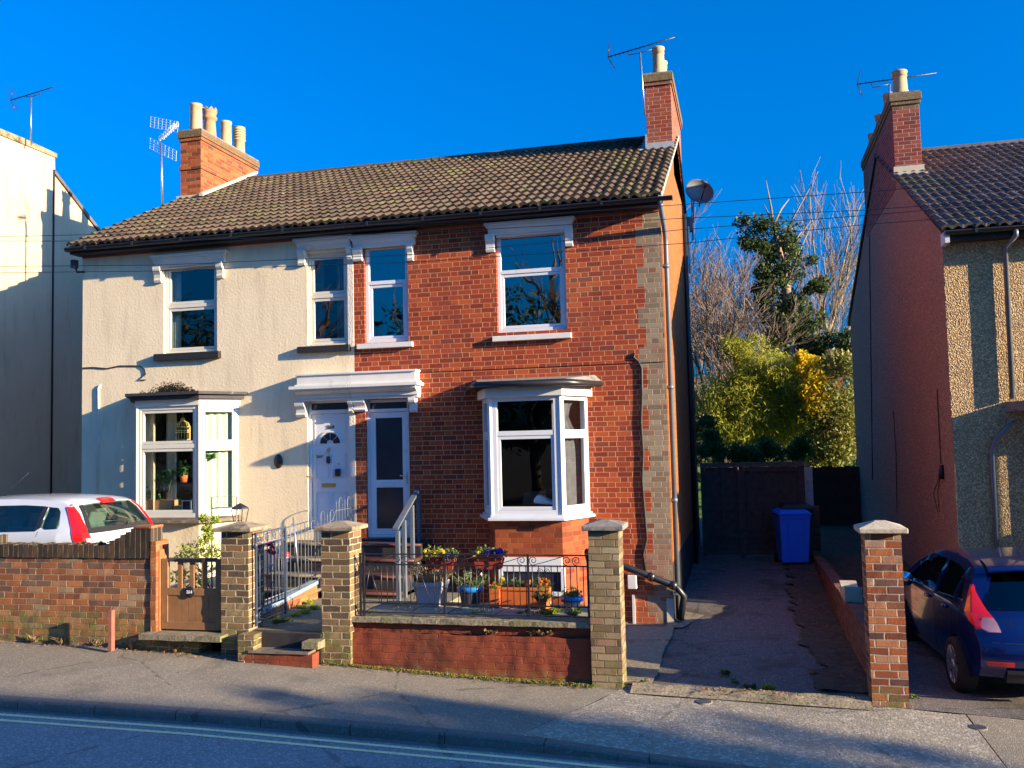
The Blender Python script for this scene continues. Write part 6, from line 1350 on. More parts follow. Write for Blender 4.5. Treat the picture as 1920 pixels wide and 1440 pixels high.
def bare_tree(name, label, base, h, seed, r0=.22, fork=3, spread=.5, depth=6, lean=(0, 0), bark='bark', twig='twig', group=None, first=.35, foliage=None, up=.25):
    rnd = random.Random(seed); o = thing(name, base, label, 'tree', group); tb, lb = MB(), MB(); tips = []
    def grow(p, d, l, r, k):
        n = 4 if k < 2 else 3; pts = [p]; q = p.copy(); dd = d.copy()
        for i in range(n):
            dd = (dd+Vector((rnd.gauss(0, .10), rnd.gauss(0, .10), rnd.gauss(0, .05)+up*.12))).normalized(); q = q+dd*l/n; pts.append(q.copy())
        r = max(r, .009); (tb if k == 0 else lb).tube(pts, r, 7 if k < 1 else (5 if k < 3 else 3), cap=False, r2=max(.0055, r*(.66 if k < depth else .3)))
        if k >= depth: tips.append(pts[-1]); return
        m = fork if k else fork+1
        for j in range(m):
            t_ = 1 if j == 0 else rnd.uniform(.45, 1); i = min(n, int(t_*n)); p2 = pts[i] if t_ < 1 else pts[-1]
            ax = Vector((rnd.gauss(0, 1), rnd.gauss(0, 1), rnd.gauss(0, .35))).normalized()
            nd = (dd+ax*spread*rnd.uniform(.6, 1.3)*(.6 if j == 0 else 1)+Vector((0, 0, up*.3))).normalized()
            grow(p2, nd, l*rnd.uniform(.62, .85)*(1 if k else .9), r*(.66 if j == 0 else rnd.uniform(.4, .58)), k+1)
    grow(Vector(base), Vector((lean[0], lean[1], 1)).normalized(), h*first, r0, 0)
    tb.build('trunk', M[bark], o); lb.build('limbs', M[twig], o)
    if foliage:
        fb = MB(); foliage(fb, rnd, tips); fb.build('crown', L['ivy'], o)
    return o
GZ = -1.0
BG = 'bare trees behind the driveway gate'
def at(px, py, Y): q = PY(px, py, Y); return (q.x, Y, GZ)
bare_tree('bare_tree', 'bare tree with forked dark trunk left of the ivy-clad tree', at(1385, 800, 19), 13.2, 5, .17, spread=.62, lean=(-.08, 0), group=BG, bark='bark', twig='twig', first=.30, depth=7)
bare_tree('bare_tree', 'thin bare tree close against the brick house gable', at(1350, 800, 24), 14.5, 21, .16, spread=.65, group=BG, lean=(-.06, 0), first=.28, depth=7)
bare_tree('bare_tree', 'pale bare tree rising just right of the ivy-clad tree', at(1512, 800, 23), 11, 8, .18, spread=.42, group=BG, bark='bark_pale', twig='bark_pale', first=.42)
bare_tree('bare_tree', 'bare tree half hidden by the right house wall', at(1590, 800, 21), 10.4, 13, .18, spread=.48, group=BG, bark='bark_pale', twig='twig', first=.36)
# ivy-clad tree
def ivy_tree():
    rnd = random.Random(17); b0 = at(1478, 800, 20); o = thing('ivy_clad_tree', b0, 'tall tree smothered in dark green ivy beyond the driveway gate', 'tree')
    top = PY(1445, 395, 20); t_ = MB(); base = Vector(b0)
    path = [base, PY(1478, 700, 20), PY(1484, 600, 20), PY(1468, 500, 20), PY(1448, 410, 20)]
    t_.tube(path, [.22, .2, .17, .12, .05], 8); t_.build('trunk', M['bark_pale'], o)
    lb = MB()
    for k in range(16):
        a = path[2].lerp(path[4], k/16); e = a+Vector((rnd.uniform(-1.1, 1.1), rnd.uniform(-1, 1), rnd.uniform(.7, 2.2))); lb.tube([a, a.lerp(e, .5)+Vector((0, 0, .1)), e], [.05, .035, .012], 5)
    lb.build('limbs', M['bark_pale'], o)
    f = MB(); blobs = [(1425, 425, .62), (1462, 430, .75), (1490, 455, .5), (1412, 465, .45), (1450, 480, .75), (1478, 500, .55), (1440, 520, .5), (1470, 545, .6), (1490, 565, .55), (1460, 585, .5), (1510, 600, .6), (1475, 610, .6), (1445, 625, .5), (1500, 640, .65), (1465, 660, .6), (1535, 640, .35), (1520, 540, .3), (1435, 555, .3)]
    for (x, y, r_) in blobs:
        for j in range(5):
            q = PY(x+rnd.gauss(0, 14), y+rnd.gauss(0, 13), 20+rnd.uniform(-.6, .6)); leaves(f, rnd, q, r_*rnd.uniform(.35, .85), 150, .115, (1, 1, .9), aspect=1.2)
    f.build('ivy', L['ivy'], o)
ivy_tree()
def shrub(name, label, blobs, mat, Y, n, size, asp=1.8, stems=None, group=None, seed=1, droop=0, base=None, stemmat='bark', big=1.):
    rnd = random.Random(seed); q0 = PY(blobs[0][0], blobs[0][1], Y); o = thing(name, (q0.x, Y, base if base is not None else GZ), label, 'shrub', group)
    f = MB(); blobs = [(x, y, r_*big) for (x, y, r_) in blobs]
    for (x, y, r_) in blobs:
        for j in range(4):
            q = PY(x+rnd.gauss(0, r_*22), y+rnd.gauss(0, r_*20), Y+rnd.uniform(-.4, .4)); leaves(f, rnd, q, r_*rnd.uniform(.45, .8), n, size, aspect=asp, droop=droop)
    f.build('foliage', mat, o); sb = MB(); zb_ = base if base is not None else GZ
    for (x, y, r_) in blobs:
        q = PY(x, y, Y); sb.tube([(lerp(q0.x, q.x, .7), Y+rnd.uniform(-.2, .2), zb_), (q.x, Y, (zb_+q.z)/2), q], .012, 4, r2=.006)
    sb.build('stems', M[stemmat], o); return o
shrub('bamboo_clump', 'tall yellow-green bamboo clump left of the yellow shrub', [(1385, 665, .28), (1380, 700, .42), (1372, 735, .5), (1395, 760, .55), (1425, 700, .45), (1440, 725, .5), (1465, 690, .45), (1480, 725, .5), (1410, 790, .5), (1455, 770, .5), (1350, 770, .4), (1380, 650, .3), (1345, 745, .4), (1345, 800, .4), (1490, 745, .45), (1500, 780, .4), (1430, 820, .45), (1375, 825, .4), (1480, 815, .4), (1460, 740, .5), (1420, 745, .5)], L['bamboo'], 16.5, 430, .17, 5.5, big=1.75, seed=3, droop=.8)
shrub('yellow_shrub', 'bright yellow flowering shrub beside the bamboo', [(1500, 672, .28), (1512, 695, .38), (1528, 715, .42), (1540, 745, .42), (1520, 740, .4), (1535, 770, .35)], L['yellow'], 16.0, 240, .11, 1.5, big=1.15, seed=4)
shrub('evergreen_shrub', 'dark feathery evergreen hedge right above the timber gate', [(1335, 840, .25), (1350, 850, .28), (1385, 845, .30), (1420, 850, .32), (1455, 845, .30), (1490, 850, .3), (1500, 835, .28), (1440, 835, .28), (1400, 855, .3)], L['fern'], 10.5, 230, .11, 3.5, seed=5)
shrub('evergreen_shrub', 'mixed green and orange shrub between the bamboo and the right house', [(1560, 700, .5), (1580, 740, .55), (1560, 780, .55), (1585, 800, .5), (1545, 815, .5), (1530, 780, .4), (1580, 850, .5), (1550, 860, .45), (1530, 850, .4), (1600, 690, .4)], L['olive'], 16, 230, .12, 1.8, big=1.35, seed=6)
shrub('evergreen_shrub', 'dark holly-like shrub at the back behind the yellow one', [(1590, 660, .5), (1540, 680, .45), (1520, 780, .6), (1480, 790, .6), (1350, 790, .5), (1400, 770, .6), (1560, 740, .6), (1600, 780, .6), (1550, 830, .6), (1590, 870, .5), (1470, 850, .6), (1320, 800, .5)], L['dark'], 19.5, 230, .15, 1.6, big=1.3, seed=7)
shrub('evergreen_shrub', 'small leafy shrub catching light beside the brick house gable', [(1325, 790, .22), (1335, 820, .25), (1322, 850, .22), (1345, 845, .25)], L['fern'], 9, 160, .09, 2, seed=12)
# background hedge mass
b = MB(); rnd = random.Random(9)
for k in range(60):
    leaves(b, rnd, (rnd.uniform(-6, 14), rnd.uniform(28, 34), rnd.uniform(-.5, 3.2)), 1.3, 70, .4, aspect=1.4)
tag(b.build('distant_hedge', L['dark']), 'dark mass of far hedges behind the gardens', 'hedge', kind='stuff')
FHs = thing('distant_house', (.6, 40, -1), 'distant slate-roofed house glimpsed between gable and bamboo', 'house')
a, c = PY(1296, 700, 40), PY(1345, 790, 40)
MB().box(a.x, c.x+1, 40, 46, -2, c.z).build('wall', M['dark_brick'], FHs); b = MB(); b.add([(a.x-.2, 39.7, c.z), (c.x+1.2, 39.7, c.z), (c.x+1.2, 43, a.z), (a.x-.2, 43, a.z)], [(0, 1, 2, 3)]); b.build('roof', M['roof_tile_dark'], FHs)
a = PY(1563, 655, 45); o = thing('distant_chimney', (a.x, 45, -1), 'distant pinkish brick house top among the branches by the right house', 'house'); MB().box(a.x-.5, a.x+.5, 45, 46, -1, a.z).build('chimney', M['orange_brick'], o)

# ------------------------------------------------------------------ pots and flowers on the terrace
def plant(mb, rnd, c, r, h, n, l, asp=4, curve=.5):
    """upright leafy tuft: blades rising from c"""
    c = Vector(c)
    for _ in range(n):
        a = rnd.uniform(0, 2*math.pi); q = c+Vector((math.cos(a), math.sin(a), 0))*r*rnd.random()**.5*.5; d = Vector((math.cos(a)*rnd.uniform(.1, 1)*curve, math.sin(a)*rnd.uniform(.1, 1)*curve, 1)).normalized()
        hh = h*rnd.uniform(.4, 1); m = q+d*hh*.6; e = q+d*hh+Vector((math.cos(a), math.sin(a), -.35))*hh*.28*curve; s_ = d.cross(Vector((math.cos(a), math.sin(a), .2))).normalized()*l/asp
        mb.add([q-s_*.4, q+s_*.4, m+s_, m-s_, e], [(0, 1, 2, 3), (3, 2, 4)])
def flowers(mb, rnd, c, rx, ry, rz, n, s):
    for _ in range(n):
        q = Vector(c)+Vector((rnd.uniform(-rx, rx), rnd.uniform(-ry, ry), rnd.uniform(-rz, rz))); f = Vector((rnd.gauss(0, .35), -1, rnd.gauss(.35, .35))).normalized(); a = f.orthogonal().normalized(); b_ = f.cross(a)
        vs = [q+f*s*.15]
        for k in range(10): r_ = s*(1 if k % 2 else .55); t_ = 2*math.pi*k/10; vs.append(q+(a*math.cos(t_)+b_*math.sin(t_))*r_)
        mb.add(vs, [(0, k+1, (k+1) % 10+1) for k in range(10)])
TZ = -.517
PG = 'planted pots on the front terrace'
def potted(label, px, w, ztop, y, mat, leaf, hh, fl_=None, n=60, square=False, seed=1, rim=None, spread=1.0, curve=.6, z0=TZ, taper=.72):
    q = PY(px, 1110, y); rnd = random.Random(seed); o = thing('plant_pot', (q.x, y, z0), label, 'plant pot', PG); r_ = w/2; h = ztop-z0
    b = MB()
    if square:
        b.add([(q.x-r_*taper, y-r_*taper, z0), (q.x+r_*taper, y-r_*taper, z0), (q.x+r_*taper, y+r_*taper, z0), (q.x-r_*taper, y+r_*taper, z0), (q.x-r_, y-r_, ztop), (q.x+r_, y-r_, ztop), (q.x+r_, y+r_, ztop), (q.x-r_, y+r_, ztop), (q.x-r_*.85, y-r_*.85, ztop), (q.x+r_*.85, y-r_*.85, ztop), (q.x+r_*.85, y+r_*.85, ztop), (q.x-r_*.85, y+r_*.85, ztop)],
              [(3, 2, 1, 0), (0, 1, 5, 4), (1, 2, 6, 5), (2, 3, 7, 6), (3, 0, 4, 7), (4, 5, 9, 8), (5, 6, 10, 9), (6, 7, 11, 10), (7, 4, 8, 11)]); b.box(q.x-r_*1.03, q.x+r_*1.03, y-r_*1.03, y-r_*.9, ztop-.05, ztop+.003)
    else: b.lathe((q.x, y, z0), [(r_*taper, 0), (r_*lerp(taper, 1, .75), h*.75), (r_*lerp(taper, 1, .8), h*.78), (r_*1.05, h*.80), (r_*1.08, h), (r_*.92, h), (r_*.88, h*.86), (.01, h*.86)], 20)
    b.build('pot', mat, o, bevel=.004)
    if rim: MB().lathe((q.x, y, ztop-.06), [(r_*1.10, 0), (r_*1.10, .06), (r_*.9, .06)], 20).build('glazed_rim', rim, o)
    MB().lathe((q.x, y, ztop-.035), [(r_*.86, 0), (r_*.84, .012)], 12).build('soil', M['soil'], o)
    f = MB(); plant(f, rnd, (q.x, y, ztop-.03), r_*1.5*spread, hh, n, .035, curve=curve); leaves(f, rnd, (q.x, y, ztop+hh*.3), r_*spread*1.1, n, .045, (1, 1, .5)); f.build('plant', leaf, o)
    if fl_: b = MB(); flowers(b, rnd, (q.x, y-r_*.3, ztop+hh*.45), r_*spread, r_*.5, hh*.25, fl_[1], .022); b.build('flowers', fl_[0], o)
    return o
def zt_at(px, py, y): return PY(px, py, y).z
potted('tall pale grey square pot with straggly grass, left of the other pots', 809, .36, zt_at(809, 1089, -2.75), -2.75, M['grey_pot'], L['straw'], .34, None, 130, True, 3, curve=1.0, spread=1.3)
potted('dark round pot with turquoise glazed rim below the hanging baskets', 882, .30, zt_at(882, 1098, -2.75), -2.75, M['dark_pot'], L['pot_green'], .24, (L['f_white'], 4), 90, False, 4, M['blue_glaze'], 1.4, curve=.9)
potted('upright narrow terracotta pot with orange flowers at left of long trough', 929, .13, zt_at(929, 1103, -2.85), -2.85, M['terracotta_pot'], L['lime'], .10, (L['f_orange'], 12), 50, True, 5, taper=.9)
potted('small round terracotta pot with trailing succulent standing nearest the railing', 1019, .17, zt_at(1019, 1120, -3.1), -3.1, M['terracotta_pot'], L['pot_green'], .10, (L['f_red'], 3), 90, False, 6, spread=1.5, curve=1.2, taper=.68)
potted('blue and grey glazed pot beside the slim pillar', 1072, .24, zt_at(1072, 1117, -2.75), -2.75, M['grey_pot'], L['pot_green'], .13, None, 70, False, 7, M['blue_glaze'], 1.0)
def trough(label, pa, pb, ztop, h, y, mat, leaf, fl_, seed, depth=.17, hang=False):
    xa, xb = PY(pa, 1100, y).x, PY(pb, 1100, y).x; rnd = random.Random(seed); o = thing('planter_trough', ((xa+xb)/2, y, ztop-h), label, 'planter', 'terracotta troughs of flowers')
    b = MB(); t_ = .03; d = depth/2
    b.add([(xa+t_, y-d+.02, ztop-h), (xb-t_, y-d+.02, ztop-h), (xb-t_, y+d-.02, ztop-h), (xa+t_, y+d-.02, ztop-h), (xa, y-d, ztop), (xb, y-d, ztop), (xb, y+d, ztop), (xa, y+d, ztop), (xa+.02, y-d+.02, ztop-.03), (xb-.02, y-d+.02, ztop-.03), (xb-.02, y+d-.02, ztop-.03), (xa+.02, y+d-.02, ztop-.03)],
          [(3, 2, 1, 0), (0, 1, 5, 4), (1, 2, 6, 5), (2, 3, 7, 6), (3, 0, 4, 7), (4, 5, 9, 8), (5, 6, 10, 9), (6, 7, 11, 10), (7, 4, 8, 11), (8, 9, 10, 11)])
    b.box(xa-.008, xb+.008, y-d-.008, y-d, ztop-.035, ztop+.004); b.build('trough', mat, o, bevel=.005)
    f = MB()
    for k in range(9): plant(f, rnd, (lerp(xa, xb, (k+.5)/9), y, ztop-.02), .07, .13, 20, .03, curve=.8)
    for k in range(6): leaves(f, rnd, (lerp(xa, xb, (k+.5)/6), y, ztop+.03), .08, 30, .04)
    f.build('plant', leaf, o)
    for (m_, a, c, n, hz) in fl_: b = MB(); flowers(b, rnd, (lerp(xa, xb, (a+c)/2), y-.03, ztop+hz), (xb-xa)*(c-a)/2, .06, .035, n, .028); b.build('flowers', m_, o)
    if hang:
        b = MB()
        for x in (lerp(xa, xb, .2), lerp(xa, xb, .8)): b.tube([(x, -3.60, .21), (x, -3.57, .22), (x, y-d-.01, .10), (x, y-d-.01, ztop-h-.01), (x, y+d, ztop-h-.01)], .005, 5)
        b.build('hanger', M['black_iron'], o)
    return o
trough('long orange terracotta trough on the terrace before the basement window', 936, 1032, zt_at(985, 1100, -2.8), .21, -2.8, M['terracotta_box'], L['pot_green'], [(L['f_orange'], .45, .62, 10, .05), (L['f_orange'], .82, .98, 12, .06), (L['f_yellow'], .02, .12, 4, .08)], 8)
trough('orange trough of yellow pansies hung behind the railing', 800, 856, PY(828, 1043, -3.45).z, .14, -3.45, M['red_box'], L['pot_green'], [(L['f_yellow'], .02, .68, 55, .035), (L['f_orange'], .0, .12, 5, .02), (L['f_purple'], .72, 1.0, 14, .0)], 9, hang=True)
trough('dark red trough of purple flowers hung behind the railing', 891, 945, PY(918, 1043, -3.45).z, .14, -3.45, M['red_box'], L['pot_green'], [(L['f_purple'], .35, 1.0, 60, .035), (L['f_yellow'], .0, .35, 5, .03)], 10, hang=True)
def weeds(name, label, pts, mat, r_, h, n, seed, z=None, l=.04, group='weeds in the cracks'):
    rnd = random.Random(seed); q0 = pts[0]; o = thing(name, q0, label, 'weed', group); b = MB()
    for q in pts: plant(b, rnd, q, r_*rnd.uniform(.7, 1.3), h*rnd.uniform(.6, 1.3), n, l, curve=1.1); leaves(b, rnd, (q[0], q[1], q[2]+h*.3), r_*.8, n, l*.8, (1, 1, .35))
    b.build('foliage', mat, o); return o
def tp(px, py, z=TZ): q = PZ(px, py, z); return (q.x, q.y, z)
weeds('weed', 'bright lime weed on the terrace edge by the small terracotta pot', [tp(1035, 1150), tp(1045, 1145), tp(1028, 1152)], L['lime'], .07, .07, 70, 1)
weeds('weed', 'pale leafy weed growing through the railing by the slim pillar', [tp(1082, 1150), tp(1075, 1155)], L['pot_green'], .08, .09, 40, 2)
weeds('weed', 'yellow-green weeds scattered along the mossy slab', [tp(975, 1150), tp(990, 1146), tp(700, 1150), tp(890, 1150), tp(905, 1148)], L['lime'], .05, .035, 30, 3)
weeds('weed', 'green weeds at the foot of the little orange wall inside the iron gate', [tp(565, 1140, -.70), tp(580, 1132, -.70), tp(590, 1142, -.70), tp(555, 1155, -.70), tp(572, 1150, -.70)], L['lime'], .10, .06, 80, 4)
weeds('weed', 'grassy weeds on the path just inside the iron gate', [tp(520, 1168, -.70), tp(535, 1165, -.70), tp(510, 1160, -.70)], L['pot_green'], .10, .05, 70, 5)
def zpav(px, py):
    z = -1.2
    for _ in range(4): q = PZ(px, py, z); z = gz(q.x, q.y)
    return (q.x, q.y, z+.01)
weeds('weed', 'tuft of weeds in the shaded mouth of the driveway', [zpav(1360, 1266)], L['pot_green'], .07, .06, 60, 6)
weeds('weed', 'weeds and dead leaves on the driveway lip', [zpav(1378, 1282), zpav(1400, 1290), zpav(1412, 1292)], L['pot_green'], .05, .06, 35, 7)
weeds('weed', 'bright green weed at the right of the driveway lip', [zpav(1438, 1293), zpav(1446, 1295)], L['lime'], .05, .05, 50, 8)
weeds('weed', 'weeds at the foot of the orange brick pillar', [zpav(1650, 1308), zpav(1640, 1300), zpav(1712, 1310)], L['pot_green'], .06, .05, 40, 9)
weeds('weed', 'little tuft at the foot of the slim brick pillar', [zpav(1118, 1285), zpav(1205, 1283), zpav(1170, 1288)], L['pot_green'], .04, .05, 25, 10)
weeds('weed', 'brown dead stems against the garden wall foot', [(x, -3.74, zb(x)+.01) for x in (-7.6, -7.2, -6.7, -6.2, -5.6)], L['straw'], .08, .14, 22, 11)
weeds('weed', 'dry plants sprouting from the ledge of the painted wall', [(x, -3.62, -.66) for x in (-1.75, -1.68, -1.25, -1.15, -1.05)], L['straw'], .06, .07, 24, 12)
weeds('weed', 'green tufts along the top of the dark soldier coping', [(x, -3.60, .30) for x in (-7.0, -6.75, -6.6)], L['pot_green'], .05, .04, 20, 13)
weeds('weed', 'green growth on the ledge at the right bay roof', [(4.95, .3, 1.86), (5.05, .3, 1.86), (5.15, .3, 1.86)], L['lime'], .1, .10, 60, 14)
# leaf litter and moss strip
rnd = random.Random(77); b = MB()
def litter(mb, x, y, z, s):
    a = rnd.uniform(0, 6.3); c, sn = math.cos(a)*s, math.sin(a)*s; h = rnd.uniform(.003, .02)
    mb.add([(x-c, y-sn, z+.003), (x+sn*.5, y-c*.5, z+h), (x+c, y+sn, z+.006), (x-sn*.5, y+c*.5, z+h)], [(0, 1, 2, 3)])
for _ in range(420):
    x = rnd.uniform(-3.4, -.6); y = -3.66-abs(rnd.gauss(0, .055)); litter(b, x, y, gz(x, y)+.006, rnd.uniform(.010, .028))
for _ in range(260):
    x = rnd.uniform(-9, -3.6); y = -3.75-abs(rnd.gauss(0, .07)); litter(b, x, y, gz(x, y)+.006, rnd.uniform(.008, .022))
for _ in range(60):
    x = rnd.uniform(.55, 1.4); y = -3.70+rnd.gauss(0, .05); litter(b, x, y, zb(x)+.05, rnd.uniform(.010, .03))
for _ in range(260):
    x = rnd.uniform(1.6, 2.25); y = rnd.uniform(-3.3, 5.5); litter(b, x, y, drive_z(x, y)+.05, rnd.uniform(.008, .022))
for _ in range(50):
    x = rnd.uniform(-.3, 2.2); y = rnd.uniform(-3.0, 5.5); litter(b, x, y, drive_z(x, y)+.012, rnd.uniform(.006, .015))
for _ in range(60):
    x = rnd.uniform(-8, 4); y = rnd.uniform(-5.3, -3.8); litter(b, x, y, gz(x, y)+.012, rnd.uniform(.004, .012))
tag(b.build('leaf_litter', M['dry_leaf']), 'dead leaves scattered along the walls and drive', 'leaves', kind='stuff')
b = MB(); rnd = random.Random(5)
for _ in range(2600):
    x = rnd.uniform(-3.7, -.55); y = -3.68-abs(rnd.gauss(0, .06))*(1.0 if x > -2.6 else .5); litter(b, x, y, gz(x, y)+.008, rnd.uniform(.006, .016))
for _ in range(700):
    x = rnd.uniform(-.1, 2.2); y = -3.72+rnd.gauss(0, .07); litter(b, x, y, zb(x)+.045 if y > -3.7 else gz(x, y)+.02, rnd.uniform(.005, .012))
tag(b.build('moss', plain('moss', (.13, .15, .025), .9, .1, var=.5, sc=20)), 'strip of moss at the foot of the painted wall', 'moss', kind='stuff')
# climbing bush behind the wooden gate and lean plants
o = thing('climbing_shrub', (-5.4, -3.0, -.7), 'sunlit lime-green climbing shrub behind the wooden gate', 'shrub'); f = MB(); rnd = random.Random(31)
for (x, y, r_) in [(350, 1035, .14), (370, 1030, .15), (395, 1028, .16), (380, 1040, .14), (345, 1045, .12), (400, 1040, .15), (385, 1010, .09), (388, 990, .07), (380, 972, .06), (402, 975, .06), (392, 1000, .07), (335, 1080, .12), (360, 1085, .14), (385, 1075, .15), (370, 1100, .12)]:
    leaves(f, rnd, PY(x, y, -2.9), r_, 110, .05, (1, 1, .8), aspect=2.2)
f.build('foliage', L['lime'], o); b = MB(); b.tube([PY(398, 1110, -2.9), PY(396, 1040, -2.9), PY(388, 1000, -2.9), PY(384, 965, -2.9)], .012, 5, r2=.005); b.tube([PY(398, 1110, -2.9), PY(370, 1060, -2.9), PY(350, 1040, -2.9)], .010, 5, r2=.004); b.build('stems', M['bark'], o)
# lantern and metal chair behind the first pillar
q = PY(450, 965, -1.9); o = thing('garden_lantern', (q.x, -1.9, q.z-.3), 'small dark garden lantern with glass sides in front of the left bay', 'lantern')
b = MB()
for sx in (-1, 1):
    for sy in (-1, 1): b.tube([(q.x+sx*.055, -1.9+sy*.055, q.z-.12), (q.x+sx*.085, -1.9+sy*.085, q.z+.08)], .006, 4)
b.lathe((q.x, -1.9, q.z-.14), [(.06, 0), (.065, .02)], 8); b.build('frame', M['black_iron'], o)
MB().lathe((q.x, -1.9, q.z+.08), [(.12, 0), (.115, .02), (.05, .06), (.015, .08)], 8, smooth=False).build('cap', M['black_iron'], o); MB().lathe((q.x, -1.9, q.z-.8), [(.02, 0), (.02, .66)], 8).build('post', M['black_iron'], o)
y = -1.7; o = thing('garden_chair', (PY(420, 960, y).x, y, -.7), 'pale metal garden chair back showing above the left pillar', 'chair')
a, c = PY(397, 932, y), PY(443, 930, y); d0 = a.z-.40
MB().tube([(a.x, y, -.7), (a.x, y, a.z), (c.x, y, c.z), (c.x, y, -.7)], .013, 6).build('back_frame', M['step_stone'], o); MB().tube([(a.x, y, a.z-.16), (c.x, y, c.z-.16)], .010, 6).build('back_rail', M['step_stone'], o); MB().tube([(a.x, y, a.z-.29), (c.x, y, c.z-.29)], .010, 6).build('back_rail', M['step_stone'], o)
MB().box(a.x, c.x, y, y+.4, -.28, -.25).build('seat', M['step_stone'], o)
# gnome-like ornament with a red hat, rose on the gate, little planters on the steps
q = PY(536, 1040, -1.35); o = thing('garden_ornament', (q.x, -1.35, q.z-.08), 'small red and white toadstool-like ornament on the stone steps', 'ornament')
MB().lathe((q.x, -1.35, q.z-.10), [(.035, 0), (.04, .05), (.03, .09)], 12).build('stem', M['white_paint'], o); MB().lathe((q.x, -1.35, q.z-.02), [(.07, 0), (.065, .03), (.04, .055), (.01, .065)], 14).build('cap', paint('red_gloss', (.6, .015, .03)), o)
o = thing('rose', PY(506, 1028, -3.2), 'red artificial roses tied to the iron gate', 'flower'); b = MB(); rnd = random.Random(2)
for (x, y_) in ((504, 1020), (510, 1024), (505, 1033), (511, 1036)): leaves(b, rnd, PY(x, y_, -3.15), .028, 40, .03, aspect=1.1)
b.build('petals', L['f_red'], o); MB().tube([PY(507, 1036, -3.15), PY(509, 1130, -3.15)], .005, 4).build('stem', M['bark'], o)
# window-sill things seen through the bays
q = PY(343, 808, -.28); o = thing('bird_cage', (q.x, -.28, q.z-.16), 'gold bird cage hanging in the left bay window', 'bird cage')
b = MB()
for k in range(16):
    a = 2*math.pi*k/16; r_ = .115; b.tube([(q.x+math.cos(a)*r_, -.28+math.sin(a)*r_, q.z-.15), (q.x+math.cos(a)*r_, -.28+math.sin(a)*r_, q.z+.06), (q.x+math.cos(a)*r_*.75, -.28+math.sin(a)*r_*.75, q.z+.13), (q.x+math.cos(a)*.02, -.28+math.sin(a)*.02, q.z+.17)], .0045, 4)
b.build('wires', M['gold'], o)
for z in (-.15, -.03, .0, .06): MB().lathe((q.x, -.28, q.z+z), [(.117, 0), (.12, .008), (.117, .016)], 20).build('ring', M['gold'], o)
MB().lathe((q.x, -.28, q.z+.16), [(.045, 0), (.03, .05), (.012, .06)], 12).build('top', M['gold'], o); MB().tube([(q.x, -.28, q.z+.2), (q.x, -.28, 2.1)], .004, 4).build('hook', M['gold'], o)
o = thing('cardboard_box', (-8.2, -.25, .40), 'large brown cardboard box inside the left bay window', 'box'); a, c = PY(274, 950, -.3), PY(325, 966, -.3); MB().box(a.x, c.x, -.35, -.05, .40, PY(300, 938, -.3).z).build('carton', M['cardboard'], o)
o = thing('cardboard_box', (-7.9, -.25, .40), 'smaller upright cardboard box right of the large one in the bay', 'box'); a, c = PY(327, 950, -.33), PY(341, 966, -.33); MB().box(a.x, c.x, -.36, -.22, .40, PY(334, 948, -.33).z).build('carton', M['cardboard'], o)
o = thing('picture_frame', (-7.75, -.3, .40), 'white edged dark picture frame on the left bay sill', 'picture frame'); a, c = PY(342, 938, -.34), PY(359, 966, -.34); b = MB(); frame(b, a.x, c.x, .41, a.z, -.36, -.34, .012); b.build('frame', M['white_paint'], o); MB().box(a.x+.012, c.x-.012, -.352, -.345, .42, a.z-.012).build('picture', M['frosted'], o)
for i, (px, py, r_, lab) in enumerate(((312, 895, .15, 'leafy houseplant low in the middle of the left bay window'), (345, 880, .11, 'trailing houseplant high at the right of the left bay window'), (287, 925, .12, 'small houseplant at the left of the left bay window'), (395, 850, .10, 'hanging houseplant behind the side pane of the left bay'))):
    q = PY(px, py, -.22); o = thing('houseplant', (q.x, -.22, q.z), lab, 'plant', 'houseplants in the left bay'); b = MB(); rnd = random.Random(i+40); leaves(b, rnd, q, r_, 40, .10, aspect=1.7); plant(b, rnd, (q.x, q.y, q.z-r_), r_, r_*1.8, 14, .08, asp=3, curve=1); b.build('leaves', L['fern'], o)
    if i != 3: MB().lathe((q.x, q.y, q.z-r_-.10), [(.05, 0), (.07, .11), (.06, .12)], 12).build('pot', M['terracotta_pot'] if i == 1 else M['dark_pot'], o)
q = PY(1018, 938, -.42); o = thing('white_cushion', (q.x, -.42, q.z), 'white crumpled cushion lying in the brick house bay window', 'cushion'); b = MB()
b.prism([PY(1000, 944, -.45), PY(1001, 935, -.45), PY(1008, 928, -.45), (PY(1016, 931, -.45)), PY(1038, 943, -.45), PY(1036, 947, -.45)], (0, .18, 0)); b.build('fabric', M['white_cloth'], o, bevel=.02)
o = thing('side_table', (-1.9, -.3, .42), 'dark low table with small items inside the brick house bay', 'table'); MB().box(-2.4, -1.5, -.5, .3, .40, .455).build('table_top', M['dark_wood'], o)
q = PY(1033, 952, -.5); o = thing('orange_jar', (q.x, -.5, .455), 'small orange jar on the sill of the brick house bay', 'jar'); MB().lathe((q.x, -.5, .456), [(.025, 0), (.028, .05), (.02, .06)], 12).build('jar', L['f_orange'], o)
o = thing('paper_stack', PY(955, 945, -.45), 'pale items lying on the table in the brick house bay', 'papers'); a = PY(952, 952, -.45); MB().box(a.x-.05, a.x+.14, -.48, -.35, .456, .50).build('papers', M['room_warm'], o)
o = thing('sofa_arm', (-1.6, 0, .5), 'grey padded chair back dimly seen behind the cushion', 'armchair'); b = MB(); b.prism([PY(978, 945, -.1), PY(982, 924, -.1), PY(1010, 922, -.1), PY(1024, 918, -.1), PY(1030, 945, -.1)], (0, .4, 0)); b.build('padding', M['seat_fabric'], o, bevel=.03)
